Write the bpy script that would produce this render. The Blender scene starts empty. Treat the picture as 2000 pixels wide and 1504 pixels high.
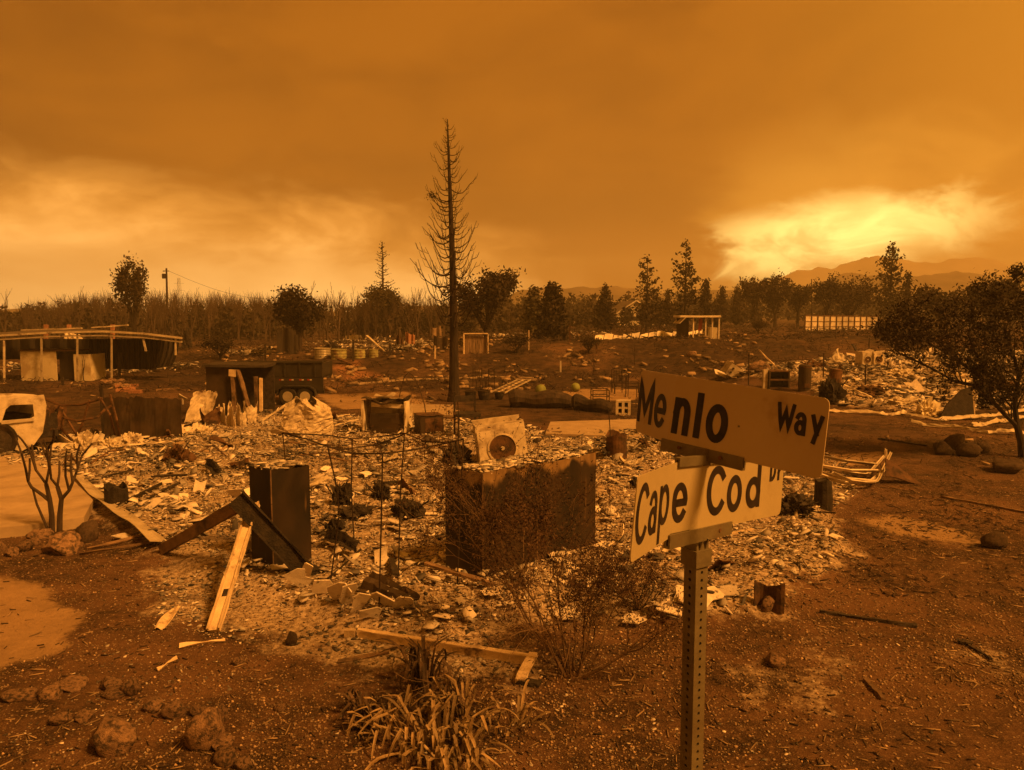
import bpy, math, random
import numpy as np
from mathutils import Vector, Matrix, Euler

# ------------------------------------------------------------------ camera, sky, sun, exposure
scene = bpy.context.scene
col = scene.collection
F = 1444.0                       # focal length in photo pixels (2000 wide)
PITCH = math.atan((752 - 620) / F)
CAMZ = 3.5
cam = bpy.data.cameras.new('camera')
cam.sensor_width = 36.0
cam.lens = F / 2000 * 36
cam.clip_start = 0.05
cam.clip_end = 9000
cam_o = bpy.data.objects.new('camera', cam)
col.objects.link(cam_o)
cam_o.location = (0, 0, CAMZ)
cam_o.rotation_euler = (math.pi / 2 - PITCH, 0, 0)
scene.camera = cam_o
scene.view_settings.view_transform = 'Standard'
scene.view_settings.look = 'None'
scene.view_settings.gamma = 1.0
scene.view_settings.use_curve_mapping = False
scene.view_settings.exposure = 2.35

SUN_DIR = Vector((0.62, -0.42, 0.80)).normalized()      # towards the sun behind the smoke
sun = bpy.data.lights.new('sun', 'SUN')
sun.energy = 1.5
sun.angle = math.radians(10)
sun.color = (1.0, 0.410, 0.075)
sun_o = bpy.data.objects.new('sun', sun)
col.objects.link(sun_o)
sun_o.rotation_euler = SUN_DIR.to_track_quat('Z', 'Y').to_euler()
sun_o.location = (0, 0, 60)

world = bpy.data.worlds.new('World')
scene.world = world
world.use_nodes = True
wn = world.node_tree
wn.nodes.clear()


def wnode(t, **kw):
    n = wn.nodes.new(t)
    for k, v in kw.items():
        setattr(n, k, v)
    return n


def wmath(op, a, b=None, c=None, clamp=False):
    n = wnode('ShaderNodeMath', operation=op)
    n.use_clamp = clamp
    for i, v in enumerate((a, b, c)):
        if v is None:
            continue
        if isinstance(v, (int, float)):
            n.inputs[i].default_value = v
        else:
            wn.links.new(v, n.inputs[i])
    return n.outputs[0]


def wstep(x, lo, hi):
    n = wnode('ShaderNodeMapRange', interpolation_type='SMOOTHSTEP')
    wn.links.new(x, n.inputs[0])
    n.inputs[1].default_value = lo
    n.inputs[2].default_value = hi
    return n.outputs[0]


def wmix(f, a, b):
    n = wnode('ShaderNodeMix', data_type='RGBA')
    if isinstance(f, (int, float)):
        n.inputs[0].default_value = f
    else:
        wn.links.new(f, n.inputs[0])
    for v, s in ((a, n.inputs[6]), (b, n.inputs[7])):
        if isinstance(v, tuple):
            s.default_value = (*v, 1)
        else:
            wn.links.new(v, s)
    return n.outputs[2]


tc = wnode('ShaderNodeTexCoord')
sep = wnode('ShaderNodeSeparateXYZ')
wn.links.new(tc.outputs['Generated'], sep.inputs[0])
az0 = wmath('ARCTAN2', sep.outputs[0], sep.outputs[1])
el0 = wmath('ARCSINE', sep.outputs[2])


def wnoise(scale, sc=(1, 1, 1), detail=6, rough=.55, dist=0.0):
    m = wnode('ShaderNodeMapping')
    m.inputs['Scale'].default_value = sc
    wn.links.new(tc.outputs['Generated'], m.inputs[0])
    n = wnode('ShaderNodeTexNoise')
    n.inputs['Scale'].default_value = scale
    n.inputs['Detail'].default_value = detail
    n.inputs['Roughness'].default_value = rough
    n.inputs['Distortion'].default_value = dist
    wn.links.new(m.outputs[0], n.inputs[0])
    return n.outputs[0]


n1 = wnoise(4.5, (1, 1, 2.6), 7, .6, .4)
n2 = wnoise(9.0, (1, 1, 2.0), 7, .6, .6)
n3 = wnoise(2.2, (1, 1, 1.8), 5, .55, .2)
az = wmath('ADD', az0, wmath('MULTIPLY', wmath('SUBTRACT', n2, .5), .22))
el = wmath('ADD', el0, wmath('ADD', wmath('MULTIPLY', wmath('SUBTRACT', n1, .5), .14),
                             wmath('MULTIPLY', wmath('SUBTRACT', n2, .5), .045)))
azg = wmath('ADD', az0, wmath('MULTIPLY', wmath('SUBTRACT', n2, .5), .20))
elg = wmath('ADD', el0, wmath('ADD', wmath('MULTIPLY', wmath('SUBTRACT', n1, .5), .05), wmath('MULTIPLY', wmath('SUBTRACT', n2, .5), .07)))
sky = wnode('ShaderNodeTexSky', sky_type='NISHITA')
sky.sun_disc = False
sky.sun_elevation = math.asin(SUN_DIR.z)
sky.sun_rotation = math.atan2(SUN_DIR.x, SUN_DIR.y)
sky.dust_density = 6
# daylight filtered to orange by the smoke layer
tint = wnode('ShaderNodeMix', data_type='RGBA', blend_type='MULTIPLY')
tint.inputs[0].default_value = 1
wn.links.new(sky.outputs[0], tint.inputs[6])
tint.inputs[7].default_value = (.0032, .0010, .00005, 1)
# smoke: lumpy, darker and lighter orange
smoke = wmix(wstep(wmath('MULTIPLY_ADD', n1, .45, wmath('MULTIPLY', n3, .55)), .36, .64), (.118, .027, .0007), (.250, .066, .0022))
smoke = wmix(wstep(az0, .15, .75), smoke, (.40, .135, .0065))
# lower smoke mass is redder
smoke = wmix(wmath('MULTIPLY', wstep(el, .16, -.02), .8), smoke, (.60, .150, .010))
# clear band under the smoke towards the left horizon
line = wmath('MAXIMUM', wmath('MINIMUM', wmath('MULTIPLY_ADD', az, -.12, .087), .130), -.2)
below = wmath('SUBTRACT', line, el)
band = wmath('MULTIPLY', wstep(below, -.055, .065), wstep(az, .12, -.06))
band = wmath('MULTIPLY', band, wstep(wmath('ABSOLUTE', az0), 2.6, 1.6))
bandcol = wmix(wstep(below, -.01, .13), (1.45, .62, .10), (3.0, 1.70, .50))
s2 = wmix(wmath('MULTIPLY', band, .97), smoke, bandcol)
# glowing gap over the hills on the right
dx = wmath('DIVIDE', wmath('SUBTRACT', azg, .395), .185)
dy = wmath('DIVIDE', wmath('SUBTRACT', wmath('MULTIPLY_ADD', azg, -.10, elg), .050), .048)
rr = wmath('SQRT', wmath('ADD', wmath('MULTIPLY', dx, dx), wmath('MULTIPLY', dy, dy)))
hx = wmath('DIVIDE', wmath('SUBTRACT', azg, .40), .30)
hy = wmath('DIVIDE', wmath('SUBTRACT', elg, .08), .17)
hr = wmath('SQRT', wmath('ADD', wmath('MULTIPLY', hx, hx), wmath('MULTIPLY', hy, hy)))
halo = wmix(wmath('MULTIPLY', wmath('MULTIPLY', wstep(hr, 1.1, .15), .62), wstep(azg, .215, .30)), s2, (1.0, .43, .045))
glow = wmix(wmath('MULTIPLY', wmath('MULTIPLY', wstep(rr, 1.35, .2), wmath('MULTIPLY_ADD', wstep(n2, .36, .60), .55, .45)), wmath('MULTIPLY', wstep(azg, .59, .53), wstep(azg, .235, .29))), halo, (3.5, 2.75, .80))
tot = wnode('ShaderNodeMix', data_type='RGBA', blend_type='ADD')
tot.inputs[0].default_value = 1
wn.links.new(glow, tot.inputs[6])
wn.links.new(tint.outputs[2], tot.inputs[7])
bg = wnode('ShaderNodeBackground')
bg.inputs[1].default_value = 0.315
wn.links.new(tot.outputs[2], bg.inputs[0])
wo = wnode('ShaderNodeOutputWorld')
wn.links.new(bg.outputs[0], wo.inputs[0])

# ------------------------------------------------------------------ helpers: noise, terrain, pixels
random.seed(7)
rng = np.random.default_rng(11)
R = random.uniform


def _h(ix, iy, s):
    n = (ix * 374761393 + iy * 668265263 + s * 974634777) & 0xFFFFFFFF
    n = ((n ^ (n >> 13)) * 1274126177) & 0xFFFFFFFF
    return ((n ^ (n >> 16)) & 0xFFFF) / 65535.0


def vnoise(x, y, s=0):
    x = np.asarray(x, float)
    y = np.asarray(y, float)
    ix = np.floor(x).astype(np.int64)
    iy = np.floor(y).astype(np.int64)
    fx = x - ix
    fy = y - iy
    fx = fx * fx * (3 - 2 * fx)
    fy = fy * fy * (3 - 2 * fy)
    a, b = _h(ix, iy, s), _h(ix + 1, iy, s)
    c, d = _h(ix, iy + 1, s), _h(ix + 1, iy + 1, s)
    return (a + (b - a) * fx) * (1 - fy) + (c + (d - c) * fx) * fy


def fbm(x, y, s=0, o=4):
    v, a, t = 0, .5, 0
    for k in range(o):
        v = v + a * vnoise(np.asarray(x) * 2 ** k, np.asarray(y) * 2 ** k, s + k)
        t += a
        a *= .5
    return v / t


def sst(x, a, b):
    t = np.clip((np.asarray(x, float) - a) / (b - a), 0, 1)
    return t * t * (3 - 2 * t)


def H0(x, y):
    x = np.asarray(x, float)
    y = np.asarray(y, float)
    ter = np.interp(x, [-60, -20, -12, 2, 15, 30, 60], [.5, .5, .9, 1.6, 1.9, 2.0, 2.2])
    s = sst(y + 4 * (fbm(x * .15, y * .05, 5) - .5), 44, 57)
    lot = sst(x, 8, 13) * sst(y, 26, 42) * .95
    z = lot * (1 - s) + np.maximum(ter, lot) * s
    z = z + .004 * np.clip(y - 60, 0, 400)
    rough = np.clip(np.hypot(x, y) / 60, .25, 4)
    z = z + (fbm(x * .35, y * .35, 3) - .5) * .14 * rough * np.where(y > 14, 1, .35)
    z = z + s * (1 - sst(y, 58, 75)) * (fbm(x * .5, y * .3, 9) - .5) * .7
    return z


def ray(px, py):
    a, b = (px - 1000) / F, (752 - py) / F
    cp, sp = math.cos(PITCH), math.sin(PITCH)
    return Vector((a, cp + b * sp, -sp + b * cp))


def at(px, py, d):
    r = ray(px, py)
    t = d / r.y
    return Vector((r.x * t, d, CAMZ + r.z * t))


TS = 3.0 * 1.011 ** np.arange(520)


def march(px, py, hf):
    """first point where the sight line meets the terrain"""
    r = ray(px, py)
    T = TS
    for _ in range(2):
        d = CAMZ + r.z * T - hf(r.x * T, r.y * T)
        k = np.nonzero(d <= 0)[0]
        if not len(k):
            t = T[-1]
            break
        k = max(int(k[0]), 1)
        t = T[k]
        T = np.linspace(T[k - 1], T[k], 24)
    return Vector((r.x * t, r.y * t, CAMZ + r.z * t))


def poly_px(pts):
    return np.array([[*march(a, b, H0)[:2]] for a, b in pts])


def poly_mask(x, y, P, soft, nz=0.0, ns=1.0):
    x = np.asarray(x, float)
    y = np.asarray(y, float)
    ins = np.zeros(x.shape, bool)
    dist = np.full(x.shape, 1e9)
    n = len(P)
    for i in range(n):
        x0, y0 = P[i]
        x1, y1 = P[(i + 1) % n]
        c = ((y0 > y) != (y1 > y)) & (x < (x1 - x0) * (y - y0) / (y1 - y0 + 1e-12) + x0)
        ins ^= c
        ex, ey = x1 - x0, y1 - y0
        t = np.clip(((x - x0) * ex + (y - y0) * ey) / (ex * ex + ey * ey + 1e-12), 0, 1)
        dist = np.minimum(dist, np.hypot(x - x0 - t * ex, y - y0 - t * ey))
    sd = np.where(ins, dist, -dist)
    if nz:
        sd = sd + (fbm(x * ns, y * ns, 31) - .5) * 2 * nz
    return sst(sd, -soft, soft)


LOT_A = poly_px([(-60, 900), (140, 858), (300, 848), (480, 812), (720, 822), (900, 828), (1050, 845), (1250, 850),
                 (1400, 870), (1640, 905), (1660, 965), (1600, 1010), (1650, 1085), (1560, 1140), (1490, 1195), (1330, 1225),
                 (1150, 1215), (1030, 1225), (880, 1245), (700, 1220), (560, 1165), (420, 1120), (300, 1080),
                 (150, 945)])
LOT_A2 = poly_px([(300, 1090), (560, 1130), (880, 1210), (1080, 1300), (1000, 1330), (700, 1290), (420, 1240), (300, 1190)])
LOT_B = poly_px([(1400, 742), (1560, 752), (1620, 792), (1780, 812), (2000, 800), (2250, 800), (2250, 705),
                 (1900, 694), (1700, 698), (1560, 716)])
SAND1 = poly_px([(1685, 1012), (1740, 1006), (1900, 1045), (1870, 1060), (1740, 1050)])
SAND2 = poly_px([(-80, 1125), (70, 1140), (160, 1215), (100, 1275), (-80, 1325)])
SAND3 = poly_px([(1590, 890), (1715, 882), (1730, 892), (1600, 935)])
SAND4 = poly_px([(1060, 770), (1180, 756), (1260, 762), (1240, 782), (1140, 780)])
SAND5 = poly_px([(620, 770), (800, 765), (840, 790), (660, 800)])
DRIVE = poly_px([(-150, 912), (30, 898), (120, 925), (190, 980), (165, 1030), (60, 1046), (-150, 1066)])
PALE = poly_px([(1770, 1238), (1900, 1250), (2060, 1290), (2060, 1370), (1880, 1315)])
PALE2 = poly_px([(1390, 1300), (1600, 1240), (1720, 1290), (1640, 1420), (1420, 1440)])
STREAK = poly_px([(1470, 1175), (1560, 1125), (1690, 1078), (1700, 1086), (1590, 1145), (1490, 1200)])
RED = poly_px([(650, 718), (690, 708), (740, 735), (680, 742)])


def mound(x, y):
    m = poly_mask(x, y, LOT_A, .35, .3, .8)
    m2 = poly_mask(x, y, LOT_B, .8, .5, .4)
    return (m * (.03 + .22 * fbm(np.asarray(x) * 1.1, np.asarray(y) * 1.1, 17))
            + m2 * (.05 + .5 * fbm(np.asarray(x) * .6, np.asarray(y) * .6, 19)))


def H(x, y):
    return H0(x, y) + mound(x, y)


def hz(x, y):
    return float(H(x, y))


def gp(px, py):
    return march(px, py, H)


def ground_at(px, d):
    x = (px - 1000) / F * d
    return Vector((x, d, hz(x, d)))


# ------------------------------------------------------------------ helpers: materials
def wmat(name, c1, c2, scale=3.0, rough=.85, metal=0.0, c3=None, c3s=1.5, c3t=(.5, .62), bump=.35, bs=30.0,
         stretch=(1, 1, 1), vary=.25, spec=.25, tone=False):
    m = bpy.data.materials.new(name)
    m.use_nodes = True
    t = m.node_tree
    b = t.nodes['Principled BSDF']
    co = t.nodes.new('ShaderNodeTexCoord')
    mp = t.nodes.new('ShaderNodeMapping')
    mp.inputs['Scale'].default_value = stretch
    oi = t.nodes.new('ShaderNodeObjectInfo')
    ad = t.nodes.new('ShaderNodeVectorMath')
    ad.operation = 'MULTIPLY_ADD'
    cb = t.nodes.new('ShaderNodeCombineXYZ')
    for k in range(3):
        t.links.new(oi.outputs['Random'], cb.inputs[k])
    t.links.new(cb.outputs[0], ad.inputs[0])
    ad.inputs[1].default_value = (13, 17, 7)
    t.links.new(co.outputs['Object'], mp.inputs[0])
    t.links.new(mp.outputs[0], ad.inputs[2])
    n = t.nodes.new('ShaderNodeTexNoise')
    n.inputs['Scale'].default_value = scale
    n.inputs['Detail'].default_value = 7
    n.inputs['Roughness'].default_value = .62
    t.links.new(ad.outputs[0], n.inputs[0])
    r = t.nodes.new('ShaderNodeValToRGB')
    r.color_ramp.elements[0].position = .33
    r.color_ramp.elements[1].position = .67
    r.color_ramp.elements[0].color = (*c1, 1)
    r.color_ramp.elements[1].color = (*c2, 1)
    t.links.new(n.outputs[0], r.inputs[0])
    out = r.outputs[0]
    if c3:
        n3_ = t.nodes.new('ShaderNodeTexNoise')
        n3_.inputs['Scale'].default_value = c3s
        n3_.inputs['Detail'].default_value = 8
        n3_.inputs['Roughness'].default_value = .65
        t.links.new(ad.outputs[0], n3_.inputs[0])
        mr = t.nodes.new('ShaderNodeMapRange')
        mr.inputs[1].default_value, mr.inputs[2].default_value = c3t
        t.links.new(n3_.outputs[0], mr.inputs[0])
        mx = t.nodes.new('ShaderNodeMix')
        mx.data_type = 'RGBA'
        t.links.new(mr.outputs[0], mx.inputs[0])
        t.links.new(out, mx.inputs[6])
        mx.inputs[7].default_value = (*c3, 1)
        out = mx.outputs[2]
    hs = t.nodes.new('ShaderNodeHueSaturation')
    t.links.new(out, hs.inputs['Color'])
    if tone:
        at_ = t.nodes.new('ShaderNodeAttribute')
        at_.attribute_name = 'tone'
        t.links.new(at_.outputs['Fac'], hs.inputs['Value'])
    else:
        mr2 = t.nodes.new('ShaderNodeMapRange')
        mr2.inputs[3].default_value = 1 - vary
        mr2.inputs[4].default_value = 1 + vary
        t.links.new(oi.outputs['Random'], mr2.inputs[0])
        t.links.new(mr2.outputs[0], hs.inputs['Value'])
    t.links.new(hs.outputs[0], b.inputs['Base Color'])
    b.inputs['Roughness'].default_value = rough
    b.inputs['Metallic'].default_value = metal
    b.inputs['Specular IOR Level'].default_value = spec
    if bump:
        nb = t.nodes.new('ShaderNodeTexNoise')
        nb.inputs['Scale'].default_value = bs
        nb.inputs['Detail'].default_value = 5
        t.links.new(ad.outputs[0], nb.inputs[0])
        bp = t.nodes.new('ShaderNodeBump')
        bp.inputs['Strength'].default_value = bump
        bp.inputs['Distance'].default_value = .02
        t.links.new(nb.outputs[0], bp.inputs['Height'])
        t.links.new(bp.outputs[0], b.inputs['Normal'])
    return m


M = {}
M['plaster'] = wmat('plaster', (.50, .42, .34), (.66, .57, .47), 6, c3=(.05, .04, .03), c3s=2.2, c3t=(.60, .70), tone=True)
M['shard'] = wmat('plaster_piece', (.50, .42, .34), (.66, .57, .47), 6, c3=(.06, .045, .035), c3s=3.0, c3t=(.58, .70), vary=.3)
M['char'] = wmat('charred_wood', (.012, .009, .007), (.040, .030, .022), 9, .8, bump=.8, bs=40, stretch=(1, 1, 1), vary=.35)
M['pale_wood'] = wmat('pale_scorched_timber', (.42, .31, .19), (.62, .48, .31), 5, .8, c3=(.10, .065, .04), c3s=3, c3t=(.55, .68), bump=.5, bs=60)
M['brown_wood'] = wmat('brown_scorched_timber', (.10, .060, .032), (.20, .125, .07), 5, .85, c3=(.02, .014, .01), c3s=3, c3t=(.5, .7), bump=.6, bs=50)
M['soot'] = wmat('sooty_sheet_metal', (.024, .017, .010), (.058, .038, .022), 2.2, .6, .2, c3=(.11, .066, .030), c3s=1.6, c3t=(.56, .76), bump=.15, bs=14)
M['rust'] = wmat('rusty_metal', (.055, .028, .014), (.13, .066, .030), 5, .85, .1, c3=(.03, .02, .014), c3s=4, bump=.4)
M['dark_rod'] = wmat('dark_iron_rod', (.016, .011, .008), (.045, .028, .016), 6, .8, .1, bump=.2)
M['burnt_white'] = wmat('burnt_white_enamel', (.40, .33, .23), (.58, .49, .36), 4, .7, c3=(.13, .080, .042), c3s=2.2, c3t=(.52, .70), bump=.25, bs=22)
M['pale_metal'] = wmat('pale_bent_metal', (.36, .29, .20), (.56, .47, .34), 3, .6, .15, c3=(.12, .075, .045), c3s=2.6, c3t=(.55, .7), bump=.2)
M['sign'] = wmat('sign_white', (.34, .275, .150), (.39, .318, .178), 2.5, .5, c3=(.25, .185, .09), c3s=7, c3t=(.60, .82), bump=.05, vary=0, spec=.3)
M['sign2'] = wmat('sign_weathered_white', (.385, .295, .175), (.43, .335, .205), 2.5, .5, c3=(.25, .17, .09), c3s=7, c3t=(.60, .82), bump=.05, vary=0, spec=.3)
M['ink'] = wmat('sign_black_print', (.012, .009, .009), (.030, .022, .020), 20, .5, c3=(.16, .11, .06), c3s=45, c3t=(.70, .76), bump=0, vary=0)
M['galv'] = wmat('galvanised_post', (.12, .098, .056), (.18, .15, .088), 8, .55, .25, c3=(.13, .09, .05), c3s=5, c3t=(.55, .8), bump=.15, vary=0)
M['bark'] = wmat('burnt_bark', (.014, .010, .007), (.045, .030, .020), 6, .9, bump=1.0, bs=18, stretch=(1, 1, .3))
M['greybark'] = wmat('grey_brown_bark', (.034, .023, .015), (.075, .050, .032), 6, .9, bump=.8, bs=22, stretch=(1, 1, .4))
M['leaf'] = wmat('scorched_foliage', (.016, .011, .006), (.046, .030, .014), 1.2, .8, bump=0, vary=.3)
M['leaf_olive'] = wmat('olive_foliage', (.024, .019, .008), (.060, .045, .018), .6, .8, bump=0, vary=.25)
M['leaf_brown'] = wmat('brown_scorched_leaves', (.030, .016, .009), (.085, .045, .024), 3, .8, bump=0, vary=.2)
M['strap'] = wmat('dry_strap_leaf', (.13, .085, .042), (.30, .215, .115), 4, .6, c3=(.05, .035, .02), c3s=3, c3t=(.58, .72), bump=.3, bs=80, stretch=(1, 1, 1), vary=.4)
M['strap_char'] = wmat('charred_strap_leaf', (.022, .015, .010), (.09, .055, .03), 5, .8, bump=.3, bs=60, vary=.4)
M['rock'] = wmat('field_rock', (.12, .072, .044), (.27, .165, .098), 5, .9, c3=(.045, .030, .019), c3s=3, c3t=(.48, .60), bump=1.0, bs=20, vary=.25)
M['darkrock'] = wmat('dark_lava_rock', (.035, .024, .015), (.09, .058, .036), 6, .95, bump=1.0, bs=24, vary=.25)
M['concrete'] = wmat('dusty_concrete', (.25, .185, .115), (.34, .255, .165), 2.2, .9, c3=(.16, .11, .066), c3s=1.3, c3t=(.52, .8), bump=.15, bs=60, vary=.08)
M['trailer'] = wmat('black_painted_steel', (.020, .017, .013), (.040, .033, .024), 3, .5, .0, bump=.05, vary=0)
M['tyre'] = wmat('tyre_rubber', (.014, .012, .010), (.028, .022, .018), 8, .85, bump=.2)
M['rim'] = wmat('steel_rim', (.30, .25, .17), (.42, .35, .24), 5, .5, .3, bump=.05)
M['red'] = wmat('red_reflector', (.30, .03, .02), (.36, .04, .02), 5, .3, bump=0)
M['white'] = wmat('smoke_stained_white_paint', (.40, .33, .24), (.60, .52, .40), 3, .6, c3=(.20, .14, .085), c3s=2.5, c3t=(.55, .72), bump=.05)
M['board'] = wmat('weathered_boards', (.16, .105, .06), (.26, .175, .105), 4, .85, stretch=(6, 6, .6), bump=.4, c3=(.07, .045, .026), c3s=2.5)
M['drum'] = wmat('green_drum_metal', (.20, .19, .075), (.29, .27, .12), 4, .7, c3=(.13, .08, .04), c3s=3, bump=.1)
M['silver'] = wmat('corrugated_silver', (.34, .29, .20), (.46, .40, .28), 4, .5, .2, bump=.1)
M['cream'] = wmat('cream_siding', (.46, .385, .25), (.54, .455, .30), 1.5, .8, c3=(.33, .25, .15), c3s=1.2, bump=.1)
M['roofing'] = wmat('roof_shingle', (.06, .045, .03), (.12, .09, .06), 5, .9, bump=.4)
M['terracotta'] = wmat('clay_brick', (.22, .10, .055), (.34, .17, .095), 4, .9, bump=.5)
M['green'] = wmat('olive_green_ball', (.13, .15, .04), (.20, .22, .06), 4, .6, bump=.05)
M['cushion'] = wmat('red_cloth', (.30, .07, .03), (.38, .09, .04), 4, .8, bump=.05)
M['dark_wall'] = wmat('dark_corrugated_wall', (.014, .010, .007), (.035, .025, .015), 2, .75, .1, c3=(.065, .042, .022), c3s=1.3, c3t=(.55, .8), stretch=(3, 3, .5), bump=.2)


# ------------------------------------------------------------------ helpers: mesh building
class MB:
    def __init__(s):
        s.v = []
        s.f = []
        s.M = Matrix()

    def add(s, vs, fs):
        b = len(s.v)
        if s.M != Matrix():
            vs = [tuple(s.M @ Vector(p)) for p in vs]
        s.v.extend(tuple(p) for p in vs)
        s.f.extend(tuple(b + i for i in f) for f in fs)

    def box(s, c, size, rot=None, n=(1, 1, 1), warp=0.0, taper=1.0):
        """box centred at c, faces cut n times, optionally warped"""
        sx, sy, sz = [k / 2 for k in size]
        rm = Euler(rot).to_matrix() if rot else None
        c = Vector(c)
        idx = {}
        vs, fs = [], []
        nx, ny, nz = n

        def V(i, j, k):
            key = (i, j, k)
            if key not in idx:
                zf = k / nz
                tp = 1 + (taper - 1) * zf
                p = Vector(((i / nx * 2 - 1) * sx * tp, (j / ny * 2 - 1) * sy * tp, (k / nz * 2 - 1) * sz))
                if warp:
                    p += Vector((R(-1, 1), R(-1, 1), R(-1, 1))) * warp
                if rm:
                    p = rm @ p
                idx[key] = len(vs)
                vs.append(tuple(p + c))
            return idx[key]
        for i in range(nx):
            for j in range(ny):
                fs.append((V(i, j, 0), V(i, j + 1, 0), V(i + 1, j + 1, 0), V(i + 1, j, 0)))
                fs.append((V(i, j, nz), V(i + 1, j, nz), V(i + 1, j + 1, nz), V(i, j + 1, nz)))
        for i in range(nx):
            for k in range(nz):
                fs.append((V(i, 0, k), V(i + 1, 0, k), V(i + 1, 0, k + 1), V(i, 0, k + 1)))
                fs.append((V(i, ny, k), V(i, ny, k + 1), V(i + 1, ny, k + 1), V(i + 1, ny, k)))
        for j in range(ny):
            for k in range(nz):
                fs.append((V(0, j, k), V(0, j, k + 1), V(0, j + 1, k + 1), V(0, j + 1, k)))
                fs.append((V(nx, j, k), V(nx, j + 1, k), V(nx, j + 1, k + 1), V(nx, j, k + 1)))
        s.add(vs, fs)
        return s

    def tube(s, pts, rad, n=6, cap=True):
        pts = [Vector(p) for p in pts]
        if not hasattr(rad, '__len__'):
            rad = [rad] * len(pts)
        vs, fs = [], []
        prev = None
        for i, p in enumerate(pts):
            a = pts[max(i - 1, 0)]
            b = pts[min(i + 1, len(pts) - 1)]
            t = (b - a)
            if t.length < 1e-9:
                t = Vector((0, 0, 1))
            t.normalize()
            if prev is None:
                u = t.orthogonal().normalized()
            else:
                u = (prev - t * prev.dot(t))
                u = u.normalized() if u.length > 1e-6 else t.orthogonal().normalized()
            prev = u
            w = t.cross(u)
            for k in range(n):
                g = 2 * math.pi * k / n
                vs.append(p + (u * math.cos(g) + w * math.sin(g)) * rad[i])
        for i in range(len(pts) - 1):
            for k in range(n):
                k2 = (k + 1) % n
                fs.append((i * n + k, i * n + k2, (i + 1) * n + k2, (i + 1) * n + k))
        if cap:
            fs.append(tuple(range(n - 1, -1, -1)))
            fs.append(tuple((len(pts) - 1) * n + k for k in range(n)))
        s.add(vs, fs)
        return s

    def bar(s, a, b, w, h=None, n=1, warp=0.0, up=(0, 0, 1)):
        """rectangular bar from a to b"""
        a, b = Vector(a), Vector(b)
        h = h or w
        d = (b - a)
        L = d.length
        d.normalize()
        upv = Vector(up)
        x = d.cross(upv)
        if x.length < 1e-4:
            x = d.cross(Vector((0, 1, 0)))
        x.normalize()
        z = x.cross(d)
        vs, fs = [], []
        for i in range(n + 1):
            o = a + d * (L * i / n)
            for sx, sz in ((-1, -1), (1, -1), (1, 1), (-1, 1)):
                j = Vector((R(-1, 1), R(-1, 1), R(-1, 1))) * warp
                vs.append(o + x * (sx * w / 2) + z * (sz * h / 2) + j)
        for i in range(n):
            for k in range(4):
                k2 = (k + 1) % 4
                fs.append((i * 4 + k, i * 4 + k2, i * 4 + 4 + k2, i * 4 + 4 + k))
        fs += [(3, 2, 1, 0), tuple(n * 4 + k for k in range(4))]
        s.add(vs, fs)
        return s

    def lathe(s, prof, n=16, c=(0, 0, 0), axis='Z', close=True):
        vs, fs = [], []
        for r, z in prof:
            for k in range(n):
                g = 2 * math.pi * k / n
                p = (r * math.cos(g), r * math.sin(g), z)
                if axis == 'X':
                    p = (p[2], p[0], p[1])
                elif axis == 'Y':
                    p = (p[0], p[2], p[1])
                vs.append((p[0] + c[0], p[1] + c[1], p[2] + c[2]))
        m = len(prof)
        for i in range(m - 1):
            for k in range(n):
                k2 = (k + 1) % n
                fs.append((i * n + k, i * n + k2, (i + 1) * n + k2, (i + 1) * n + k))
        if close:
            fs.append(tuple(range(n - 1, -1, -1)))
            fs.append(tuple((m - 1) * n + k for k in range(n)))
        s.add(vs, fs)
        return s

    def sheet(s, fn, nu, nv, thick=.006, rag=0.0, crump=0.0):
        """thin bent sheet: fn(u,v) -> point; given real thickness"""
        P = [[Vector(fn(i / nu, j / nv)) for j in range(nv + 1)] for i in range(nu + 1)]
        if rag or crump:
            for i in range(nu + 1):
                for j in range(nv + 1):
                    if crump:
                        P[i][j] = P[i][j] + Vector((R(-1, 1), R(-1, 1), R(-1, 1))) * crump
                if rag:
                    e = (P[i][nv] - P[i][nv - 1]).normalized()
                    P[i][nv] = P[i][nv] + e * R(-rag, rag)
        vs, fs = [], []
        N = (nu + 1) * (nv + 1)
        nor = []
        for i in range(nu + 1):
            for j in range(nv + 1):
                a = P[min(i + 1, nu)][j] - P[max(i - 1, 0)][j]
                b = P[i][min(j + 1, nv)] - P[i][max(j - 1, 0)]
                c = a.cross(b)
                nor.append(c.normalized() if c.length > 1e-9 else Vector((0, 0, 1)))
        for sgn in (1, -1):
            for i in range(nu + 1):
                for j in range(nv + 1):
                    vs.append(P[i][j] + nor[i * (nv + 1) + j] * (thick / 2 * sgn))

        def I(i, j):
            return i * (nv + 1) + j
        for i in range(nu):
            for j in range(nv):
                q = (I(i, j), I(i + 1, j), I(i + 1, j + 1), I(i, j + 1))
                fs.append(q)
                fs.append(tuple(N + k for k in reversed(q)))
        for i in range(nu):
            fs.append((I(i, 0), N + I(i, 0), N + I(i + 1, 0), I(i + 1, 0)))
            fs.append((I(i, nv), I(i + 1, nv), N + I(i + 1, nv), N + I(i, nv)))
        for j in range(nv):
            fs.append((I(0, j), I(0, j + 1), N + I(0, j + 1), N + I(0, j)))
            fs.append((I(nu, j), N + I(nu, j), N + I(nu, j + 1), I(nu, j + 1)))
        s.add(vs, fs)
        return s

    def prism(s, poly, z0, z1):
        n = len(poly)
        vs = [(x, y, z0) for x, y in poly] + [(x, y, z1) for x, y in poly]
        fs = [tuple(range(n - 1, -1, -1)), tuple(range(n, 2 * n))]
        fs += [(i, (i + 1) % n, n + (i + 1) % n, n + i) for i in range(n)]
        s.add(vs, fs)
        return s

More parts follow.
